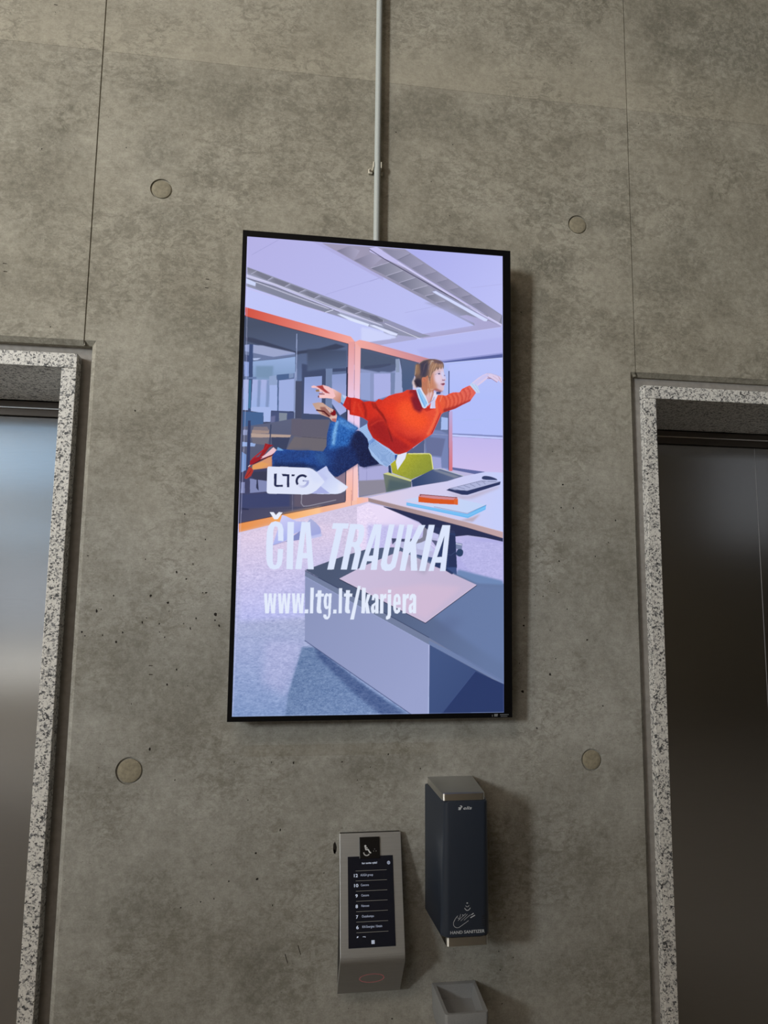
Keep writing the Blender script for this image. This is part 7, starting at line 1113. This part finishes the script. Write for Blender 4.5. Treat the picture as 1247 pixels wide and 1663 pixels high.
('P',[212.0,1472.8,187.0,1471.9,185.9,1425.1,182.6,1408.4,174.4,1402.2,168.0,1408.7,164.0,1425.6,163.5,1496.1,165.1,1566.3,168.4,1581.8,174.7,1587.2,181.6,1582.3,185.7,1569.7,186.8,1510.4,212.1,1510.0,210.3,1558.2,206.1,1584.1,194.4,1600.9,173.7,1606.4,153.6,1601.5,141.5,1585.2,135.4,1559.4,132.8,1496.7,134.2,1433.7,140.8,1403.8,153.9,1386.7,172.0,1380.0,190.5,1384.0,203.6,1394.8,210.7,1417.0],(222,232,255)),
('P',[144.7,1338.2,162.6,1337.7,173.9,1351.6,186.8,1337.0,204.5,1338.1,183.2,1370.4,166.3,1370.8],(236,240,255)),
('P',[229.1,1381.9,258.6,1381.9,258.6,1603.7,228.5,1604.1],(222,232,255)),
('P',[294.8,1381.4,334.5,1380.4,356.4,1602.6,329.7,1603.0,325.4,1552.5,302.8,1552.1,299.4,1602.7,270.0,1603.5],(222,232,255),{'h':[[313.9,1422.9,321.9,1526.5,304.5,1526.8]]}),
('P',[442.9,1383.1,518.6,1383.5,513.7,1408.5,491.1,1407.5,450.5,1602.3,419.9,1603.1,459.5,1409.4,437.8,1409.9],(222,232,255)),
('P',[524.2,1384.6,553.2,1384.7,512.4,1601.9,483.3,1602.3],(222,232,255)),
('P',[524.2,1384.6,568.1,1385.2,585.2,1389.1,593.6,1404.6,591.5,1438.8,584.2,1466.5,569.6,1488.9,578.7,1500.6,577.4,1526.1,561.5,1602.0,532.7,1602.4,548.9,1526.6,547.3,1507.6,541.2,1493.7,520.8,1494.1],(222,232,255),{'h':[[551.4,1409.9,562.1,1410.5,566.4,1418.0,563.4,1445.7,557.8,1465.0,550.2,1470.6,538.3,1470.9]]}),
('P',[638.7,1383.5,676.1,1384.3,655.2,1601.4,625.7,1601.9,630.3,1561.1,607.7,1561.1,598.0,1602.3,570.4,1602.7],(222,232,255),{'h':[[649.1,1431.1,635.9,1534.3,615.8,1534.7]]}),
('P',[711.8,1383.0,738.6,1382.8,703.9,1553.5,704.1,1569.7,710.1,1575.1,720.4,1572.0,726.7,1557.4,761.6,1382.3,786.3,1383.0,753.4,1552.7,744.7,1586.9,723.8,1604.2,695.0,1605.9,679.1,1597.2,673.2,1575.3,677.3,1554.0],(222,232,255)),
('P',[801.1,1382.2,829.4,1381.9,813.2,1464.0,818.8,1462.6,857.3,1382.6,888.9,1382.7,843.7,1474.1,851.3,1602.8,820.0,1603.2,817.1,1513.2,809.3,1522.7,791.9,1603.6,765.1,1604.0],(222,232,255)),
('P',[905.5,1381.0,934.9,1380.7,890.0,1603.9,859.6,1604.4],(222,232,255)),
('P',[972.8,1381.5,1012.2,1381.0,989.4,1603.3,961.7,1602.9,966.8,1562.9,939.6,1562.5,931.1,1603.3,905.3,1603.7],(222,232,255),{'h':[[983.7,1431.5,971.5,1535.3,947.3,1535.7]]}),
('P',[129.2,1717.5,142.6,1717.4,147.6,1772.2,152.0,1717.3,164.4,1717.2,170.1,1773.9,174.2,1717.1,186.2,1717.0,181.8,1808.9,165.1,1809.0,158.3,1750.2,154.2,1809.1,136.9,1809.2],(230,238,255)),
('P',[193.5,1716.9,207.0,1716.7,211.9,1771.7,216.4,1716.6,228.9,1716.5,234.5,1773.4,238.7,1716.4,250.8,1716.3,246.2,1808.5,229.5,1808.6,222.7,1749.6,218.5,1808.7,201.1,1808.8],(230,238,255)),
('P',[257.8,1716.2,271.3,1716.1,276.2,1771.2,280.9,1716.0,293.3,1715.9,298.9,1772.9,303.3,1715.8,315.4,1715.6,310.7,1808.1,293.8,1808.2,287.1,1749.1,282.8,1808.3,265.2,1808.4],(230,238,255)),
('P',[319.5,1790.4,335.7,1790.3,334.6,1807.9,318.4,1808.0],(230,238,255)),
('P',[343.2,1688.4,359.1,1688.9,357.8,1807.8,342.7,1807.9],(230,238,255)),
('P',[451.9,1789.8,467.5,1789.7,467.0,1807.5,451.4,1807.6],(230,238,255)),
('P',[477.0,1689.5,492.3,1689.7,491.6,1807.0,476.7,1807.1],(230,238,255)),
('P',[376.8,1701.0,395.3,1700.8,394.8,1715.6,407.1,1716.6,406.2,1730.3,394.4,1730.4,392.5,1788.0,396.3,1793.2,398.4,1807.2,385.5,1808.4,376.1,1803.6,373.7,1790.7,377.3,1730.5,367.4,1730.6,367.8,1717.0,376.3,1715.8],(230,238,255)),
('P',[510.0,1699.5,528.8,1699.3,528.3,1714.2,540.7,1715.2,539.7,1729.0,527.7,1729.1,525.7,1787.1,529.5,1792.3,531.6,1806.3,518.5,1807.5,509.1,1802.8,506.6,1789.8,510.5,1729.3,500.4,1729.4,500.9,1715.6,509.5,1714.4],(230,238,255)),
('P',[443.1,1715.1,439.6,1810.6,435.8,1826.1,426.7,1836.1,413.7,1835.1,405.4,1823.7,406.3,1812.7,419.6,1813.7,422.0,1823.6,427.9,1821.7,429.1,1807.0,429.1,1781.9,424.0,1788.6,414.7,1787.1,409.0,1778.3,405.5,1751.7,408.7,1725.8,416.3,1714.2,424.5,1714.9,429.4,1720.4,430.5,1715.2],(230,238,255),{'h':[[425.5,1726.4,421.1,1730.5,420.0,1751.6,421.5,1771.9,424.9,1776.3,428.4,1768.2,428.9,1733.0]]}),
('P',[566.0,1677.7,579.6,1679.6,549.8,1835.6,532.1,1835.7],(230,238,255)),
('P',[585.6,1685.9,604.3,1687.8,602.3,1757.5,611.5,1717.1,627.7,1717.0,615.0,1755.3,625.9,1807.2,607.2,1807.3,602.1,1774.3,601.3,1807.4,584.4,1806.2],(230,238,255)),
('P',[632.7,1744.7,635.4,1724.5,645.1,1715.1,657.9,1715.8,665.3,1725.4,666.3,1807.0,650.5,1807.1,649.6,1799.1,642.0,1807.9,632.6,1803.8,629.4,1784.6,633.0,1767.7,649.9,1755.0,649.6,1736.9,646.6,1731.9,644.6,1745.4],(230,238,255),{'h':[[650.0,1766.4,644.6,1774.8,644.8,1788.6,647.4,1791.6,650.3,1787.3]]}),
('P',[813.5,1743.1,816.3,1722.7,826.2,1713.3,839.2,1714.0,846.6,1723.7,847.3,1805.8,831.3,1805.9,830.4,1797.9,822.7,1806.8,813.2,1802.7,810.0,1783.3,813.7,1766.3,830.9,1753.5,830.7,1735.3,827.6,1730.2,825.6,1743.8],(230,238,255),{'h':[[831.0,1764.9,825.4,1773.4,825.6,1787.4,828.2,1790.3,831.2,1786.1]]}),
('P',[672.8,1715.7,689.1,1715.9,688.7,1725.2,695.0,1714.6,703.6,1715.4,702.5,1735.6,692.7,1736.5,689.4,1746.3,689.3,1806.8,672.7,1806.9],(230,238,255)),
('P',[780.9,1714.6,797.3,1714.8,796.9,1724.2,803.3,1713.5,811.9,1714.3,810.8,1734.6,800.9,1735.6,797.6,1745.3,797.3,1806.1,780.5,1806.3],(230,238,255)),
('P',[709.8,1695.0,725.6,1695.3,725.4,1710.5,709.5,1710.2],(230,238,255)),
('P',[709.2,1716.6,725.5,1716.4,725.7,1815.4,721.2,1830.2,708.4,1836.1,701.5,1833.6,702.7,1820.2,708.2,1818.5,709.8,1809.2],(230,238,255)),
('P',[735.4,1760.6,739.3,1724.7,749.9,1713.6,762.8,1715.6,770.7,1730.8,772.3,1765.4,750.0,1765.6,750.7,1787.9,754.1,1791.7,757.5,1787.9,758.3,1779.0,772.5,1779.3,768.8,1798.7,757.3,1808.1,744.4,1805.2,737.0,1788.0],(230,238,255),{'h':[[749.9,1752.1,750.5,1733.1,754.3,1728.4,757.8,1733.0,758.0,1752.0]]}),
('L',[3.0,4.4,19.3,775.7,4.0,2272.5],(210,212,250),{'a':0.6,'w':2.1}),
('L',[2.6,2271.9,1276.3,2272.7],(190,205,240),{'a':0.5,'w':1.8}),
('L',[1277.7,4.7,1276.3,2271.3],(150,160,215),{'a':0.5,'w':1.5})]
def build_picture():
    img = srgb_lin(paint(AD, AD_W, AD_H))
    img = img.reshape(AD_H // 2, 2, AD_W // 2, 2, 3).mean(axis=(1, 3))
    h, w = img.shape[:2]
    xs = PX0 + (np.arange(w) + 0.0) / (w - 1) * (PX1 - PX0); zs = PZ1 - np.arange(h) / (h - 1) * (PZ1 - PZ0)
    co = np.empty((h, w, 3), dtype=np.float32); co[..., 0] = xs[None]; co[..., 1] = 0.0022; co[..., 2] = zs[:, None]
    idx = np.arange(h * w, dtype=np.int32).reshape(h, w)
    q = np.stack([idx[1:, :-1], idx[1:, 1:], idx[:-1, 1:], idx[:-1, :-1]], -1).reshape(-1, 4)
    me = bpy.data.meshes.new('picture_panel')
    me.vertices.add(h * w); me.vertices.foreach_set('co', co.ravel())
    me.loops.add(q.size); me.loops.foreach_set('vertex_index', q.ravel())
    me.polygons.add(len(q)); me.polygons.foreach_set('loop_start', np.arange(0, q.size, 4, dtype=np.int32))
    me.update(calc_edges=True)
    at = me.color_attributes.new('picture', 'FLOAT_COLOR', 'POINT')
    rgba = np.ones((h * w, 4), dtype=np.float32); rgba[:, :3] = img.reshape(-1, 3); at.data.foreach_set('color', rgba.ravel())
    m, nt, b = material('lit_display_panel', (0.003, 0.003, 0.004, 1), 0.35, spec=0.25)
    a = nt.new('ShaderNodeAttribute', attribute_name='picture')
    nt.link(a.outputs['Color'], b.inputs['Emission Color']); b.inputs['Emission Strength'].default_value = 0.97
    me.materials.append(m)
    o = bpy.data.objects.new('picture_panel', me); COL.objects.link(o); o.parent = disp
build_picture()
# small white maker's marks at the lower right corner of the frame
fn = lambda u, v: (u, -0.0006, v)
mk = [[(.3035, .0025), (.305, .0025), (.305, .0075), (.3035, .0075)], [(.309, .0030), (.3175, .0030), (.319, .0095), (.309, .0095)]]
mk += [[(.3245 + i * .0026, .0062), (.3262 + i * .0026, .0062), (.3262 + i * .0026, .0086), (.3245 + i * .0026, .0086)] for i in range(9)]
mk += [[(.326 + i * .0026, .0022), (.3278 + i * .0026, .0022), (.3278 + i * .0026, .0040), (.326 + i * .0026, .0040)] for i in range(7)]
tag(flat_mesh('corner_marking', mk, fn, material('dim_grey_print', lin((120, 124, 130)), 0.5)[0], disp), 'tiny white marking in the corner of the black frame')

# ------------------------------------------------------------------ lift call terminal
TX = 0.3580
term = tag(empty('lift_call_terminal', (TX, 0, 0.6055)), 'bent stainless lift call terminal with a black touch list, left of the dispenser', 'call terminal')
HW = 0.0765
prof = [(-.0145, .3645), (-.100, .1065), (-.024, .0003)]       # front line, y and height above the base
def profile(off, n=6):
    """front line with a softened bend, moved outwards by off"""
    (ya, za), (yb, zb), (yc, zc) = prof
    d1 = Vector((yb - ya, zb - za)).normalized(); d2 = Vector((yc - yb, zc - zb)).normalized(); r = 0.014
    p1 = Vector((yb, zb)) - d1 * r; p2 = Vector((yb, zb)) + d2 * r; out = [Vector((ya, za))]
    for i in range(n + 1):
        k = i / n; out.append((1 - k) ** 2 * p1 + 2 * k * (1 - k) * Vector((yb, zb)) + k * k * p2)
    out.append(Vector((yc, zc))); res = []
    for i, p in enumerate(out):
        d = (out[min(i + 1, len(out) - 1)] - out[max(i - 1, 0)]).normalized(); nrm = Vector((d.y, -d.x))
        if nrm.x > 0: nrm = -nrm
        res.append(p + nrm * off)
    return res
f_out, f_in = profile(0.0), profile(-0.0030)
mb = MB()
ring = f_out + list(reversed(f_in))
mb.loft([[(x, p.x, p.y) for p in ring] for x in (-HW, HW)]); mb.build('front_plate', M['terminal_steel'], term, bevel=0.0010)
body = profile(-0.0065); ring = body + [Vector((-.0005, .006)), Vector((-.0005, .3625))]
mb = MB(); mb.loft([[(x, p.x, p.y) for p in ring] for x in (-HW + .002, HW - .002)]); mb.build('back_box', M['black'], term)
mb = MB(); mb.loft([[(x, p.x, p.y) for p in (f_in + list(reversed(profile(-0.016))))] for x in (-HW + .0005, HW - .0005)]); mb.build('inner_shell', M['terminal_steel'], term)
d1 = Vector((prof[1][0] - prof[0][0], prof[1][1] - prof[0][1])).normalized(); n1 = Vector((d1.y, -d1.x)); n1 = -n1 if n1.x > 0 else n1
def on_plate(off):
    """u = world x, v = minus the distance from the plate's upper edge"""
    def fn(u, v):
        p = Vector(prof[0]) + d1 * (-v) + n1 * off; return (u - TX, p.x, p.y)
    return fn
def plate_box(name, u0, u1, s0, s1, lo, hi, mat, parent, bevel=0.0):
    mb = MB(); mb.loft([[on_plate(o)(u0, -s1), on_plate(o)(u1, -s1), on_plate(o)(u1, -s0), on_plate(o)(u0, -s0)] for o in (lo, hi)])
    return mb.build(name, mat, parent, bevel=bevel)
touch = plate_box('touch_screen', .3010, .4125, .0520, .2430, -.0008, .0012, M['touch'], term)
key = plate_box('call_button', .3295, .3805, .0095, .0578, -.0008, .0042, M['key'], term, bevel=0.0012)
tag(key, 'black square button with a white wheelchair sign')
fn = on_plate(.0015)
rows = [(.0966, '12', .3159, .0092, 'AUGA group', .3315, .0307), (.1179, '10', .3160, .0100, 'Cencora', .3321, .0196), (.1397, '9', .3188, .0054, 'Cencora', .3328, .0187),
        (.1615, '8', .3188, .0056, 'Nanoee', .3328, .0185), (.1833, '7', .3196, .0050, 'Outokumpu', .3336, .0284), (.2047, '6', .3198, .0056, 'KN Energies / Entain', .3343, .0470)]
items = []; names = []
for s, num, u, w, nm, un, wn in rows:
    items.append((num, u, -s, .0070, w, .010)); names.append((nm, un, -s + .0016, .0050, wn, .0))
lettering('floor_number', items, fn, M['touch_text'], touch)
lettering('tenant_name', names, fn, M['touch_dim'], touch)
lettering('title_line', [('kur norite vykti?', .3358, -.0690, .0042, .0374, .012)], fn, M['touch_text'], touch)
flat_mesh('cut_off_row', [[(.3205, -.2226), (.3222, -.2226), (.3230, -.2208), (.3246, -.2208), (.3246, -.2196), (.3218, -.2196)], [(.3350, -.2215), (.3368, -.2215), (.3368, -.2204), (.3350, -.2204)], [(.3375, -.2215), (.3392, -.2215), (.3392, -.2203), (.3375, -.2203)], [(.3402, -.2226), (.3412, -.2226), (.3412, -.2203), (.3402, -.2203)]], fn, M['touch_text'], touch)
flat_mesh('list_rule', [[(.316, -s - .0004), (.338, -s - .0004), (.338, -s), (.316, -s)] for s in ()] + [q for s in (.0834, .1048, .1265, .1477, .1692, .1906, .2122) for q in strip([(.320, -s), (.396, -s)], .0006)], fn, M['touch_line'], touch)
gear = []
for k in range(6): gear += strip([(.4015 + .0034 * math.cos(k * math.pi / 3 + .52), -.0682 + .0034 * math.sin(k * math.pi / 3 + .52)), (.4015 + .0034 * math.cos((k + 1) * math.pi / 3 + .52), -.0682 + .0034 * math.sin((k + 1) * math.pi / 3 + .52))], .0013)
ci = arc2(.4015, -.0682, .0013, .0013, 0, 360, 12); gear += strip(ci, .0008)
flat_mesh('settings_icon', gear, fn, M['touch_dim'], touch)
flat_mesh('keypad_icon', [[(.3552 + i * .0026, -.2362 + j * .0026), (.3573 + i * .0026, -.2362 + j * .0026), (.3573 + i * .0026, -.2341 + j * .0026), (.3552 + i * .0026, -.2341 + j * .0026)] for i in range(3) for j in range(3)], fn, M['touch_text'], touch)
# wheelchair sign on the button (mapped from a 0-1 square on the key)
kf = lambda u, v: on_plate(.0045)(.3295 + .051 * u, -(.0095 + .0483 * v))
def key_arc(c, r, a0, a1): return arc2(c[0], c[1], r, r * 1.05, a0, a1, 18)
sym = [key_arc((.295, .42), .050, 0, 360)[:-1]]
sym += strip([(.285, .45), (.315, .585), (.425, .580), (.515, .735), (.560, .725)], .062)
sym += strip([(.31, .505), (.39, .500)], .045)
sym += strip(key_arc((.355, .70), .145, 175, 40), .055)
flat_mesh('wheelchair_sign', sym, kf, M['white_print'], key)
flat_mesh('braille_dots', [key_arc(c, .014, 0, 360)[:-1] for c in ((.74, .57), (.69, .66), (.81, .66))], kf, M['grey_print'], key)
# red light ring on the lower slope
d2 = Vector((prof[2][0] - prof[1][0], prof[2][1] - prof[1][1])).normalized(); n2 = Vector((d2.y, -d2.x)); n2 = -n2 if n2.x > 0 else n2
def low_plate(u, v):
    p = Vector(prof[1]) + d2 * (-v) + n2 * .0004; return (u - TX, p.x, p.y)
tag(flat_mesh('light_ring', strip(arc2(.3605, -.0690, .0290, .0178, 0, 360, 56), .0016), low_plate, M['ring'], term), 'dim red light ring on the lower slope')

# ------------------------------------------------------------------ hand sanitizer dispenser
san = tag(empty('hand_sanitizer_dispenser', (0.568, 0, 0.755)), 'tall anthracite wall dispenser with steel top, lettered HAND SANITIZER', 'sanitizer dispenser')
def plan(xl, xr, xfl, xfr, yf, r, z, n=6, yb=-.0006):
    """plan outline, back edge on the wall, rounded front corners"""
    pts = [(xr, yb), (xl, yb)]
    for (cx, cy), a0 in (((xfl + r, yf + r), 180), ((xfr - r, yf + r), 270)):
        pts += [(cx + r * math.cos(math.radians(a0 + 90 * i / n)), cy + r * math.sin(math.radians(a0 + 90 * i / n))) for i in range(n + 1)]
    return [(x - .568, y, z - .755) for x, y in pts]
mb = MB()
rows_ = []
for z, k, ins in ((.776, 0, .004), (.780, 0, 0), (.86, .25, 0), (1.076, 1, 0), (1.080, 1, .003)):
    rows_.append(plan(.5005 - .0015 * k + ins * .5, .6400 - ins * .5, .5092 + .0067 * k + ins, .6262 - .0050 * k - ins, -.150 + ins, .021 - .010 * k, z))
mb.loft(rows_); house = mb.build('housing', M['anthracite'], san, smooth=True, angle=40)
mb = MB(); mb.loft([plan(.5055, .6235, .5110, .6145, -.1485, .008, 1.0802), plan(.5055, .6235, .5110, .6145, -.1485, .008, 1.0955), plan(.5060, .6230, .5122, .6133, -.1470, .007, 1.0965)])
lid = mb.build('top_lid', [M['rim_steel'], M['cap_steel']], san, smooth=True, angle=40)
for p in lid.data.polygons: p.material_index = 1 if abs(p.normal.z) > .5 else 0
mb = MB(); mb.loft([plan(.520, .626, .5225, .6215, -.1430, .008, .7558, yb=-.06), plan(.520, .626, .5225, .6215, -.1430, .008, .7757, yb=-.06)])
noz = mb.build('nozzle_cover', [M['rim_steel'], M['cap_steel']], san, smooth=True, angle=40)
for p in noz.data.polygons: p.material_index = 1 if abs(p.normal.z) > .5 else 0
def face_y(z): return -.1504
ff = lambda u, v: (u - .568, face_y(v), v - .755)
lettering('maker_lettering', [('elis', .5612, 1.0598, .0072, .0205, .012)], ff, M['grey_print'], house, shear=0.25)
flat_mesh('maker_emblem', [[(.5486, 1.0592), (.5545, 1.0592), (.5556, 1.0622), (.5560, 1.0652), (.5486, 1.0652), (.5505, 1.0622)], [(.5520, 1.0690), (.5565, 1.0692), (.5590, 1.0665), (.5575, 1.0640), (.5556, 1.0640), (.5565, 1.0662), (.5540, 1.0675)]], ff, M['grey_print'], house)
lettering('caption_lettering', [('HAND SANITIZER', .5297, .7864, .0068, .0812, .012)], ff, M['grey_print'], house)
pic = [arc2(.5697, .8522, .0020, .0012, 0, 360, 10)[:-1]]
pic += strip(arc2(.5700, .8520, .0052, .0080, -140, -40, 8), .0013) + strip(arc2(.5703, .8520, .0088, .0158, -138, -42, 10), .0017)
pic += strip([(.5795, .8260), (.5845, .8292)], .0018) + strip([(.5775, .8200), (.5878, .8248)], .0020)
pic += strip([(.5470, .8255), (.5410, .8185), (.5372, .8115), (.5374, .8055), (.5405, .8015), (.5455, .7995), (.5500, .8000), (.5600, .8060), (.5690, .8115), (.5728, .8140)], .0009)
pic += strip([(.5470, .8215), (.5510, .8180), (.5540, .8285)], .0007) + strip([(.5480, .8150), (.5560, .8215), (.5660, .8290)], .0007) + strip([(.5540, .8140), (.5640, .8220), (.5700, .8280)], .0007) + strip([(.5620, .8150), (.5720, .8230), (.5775, .8262)], .0007) + strip([(.5585, .8265), (.5600, .8270)], .0016)
flat_mesh('hand_pictogram', pic, ff, M['grey_print'], house)
flat_mesh('speaker_slots', [q for k in range(5) for q in strip([(.6045, .8215 - k * .0050), (.6125, .8220 - k * .0050)], .0016)], ff, M['black'], house)

# ------------------------------------------------------------------ drip tray below it
tray = tag(empty('drip_tray', (0.5735, 0, 0.50)), 'open grey plastic drip tray on the wall under the hand sanitizer dispenser', 'tray')
def tplan(xl, xr, xfl, xfr, yb, yf, r, z, n=6): return [(x - .0055, y, z + .255) for x, y, z in plan(xl, xr, xfl, xfr, yf, r, z, n, yb)]
outer = lambda i, z: tplan(.5180 + i, .6285 - i, .5215 + i, .6250 - i, -.0006 - i, -.1335 + i, .008, z)
inner = lambda i, z: tplan(.5270 + i, .6205 - i, .5300 + i, .6140 - i, -.0130 - i, -.1270 + i, .005, z)
mb = MB(); mb.loft([outer(.006, .525), outer(.002, .545), outer(0, .600), outer(.0008, .6045), inner(0, .6045), inner(.002, .590), inner(.006, .574)], cap=True)
mb.build('basin', M['tray'], tray, smooth=True, angle=35)
mb = MB(); mb.box(-.03, .03, -.05, -.0006, .0, .0245); mb.build('wall_bracket', M['tray'], tray, bevel=.003)
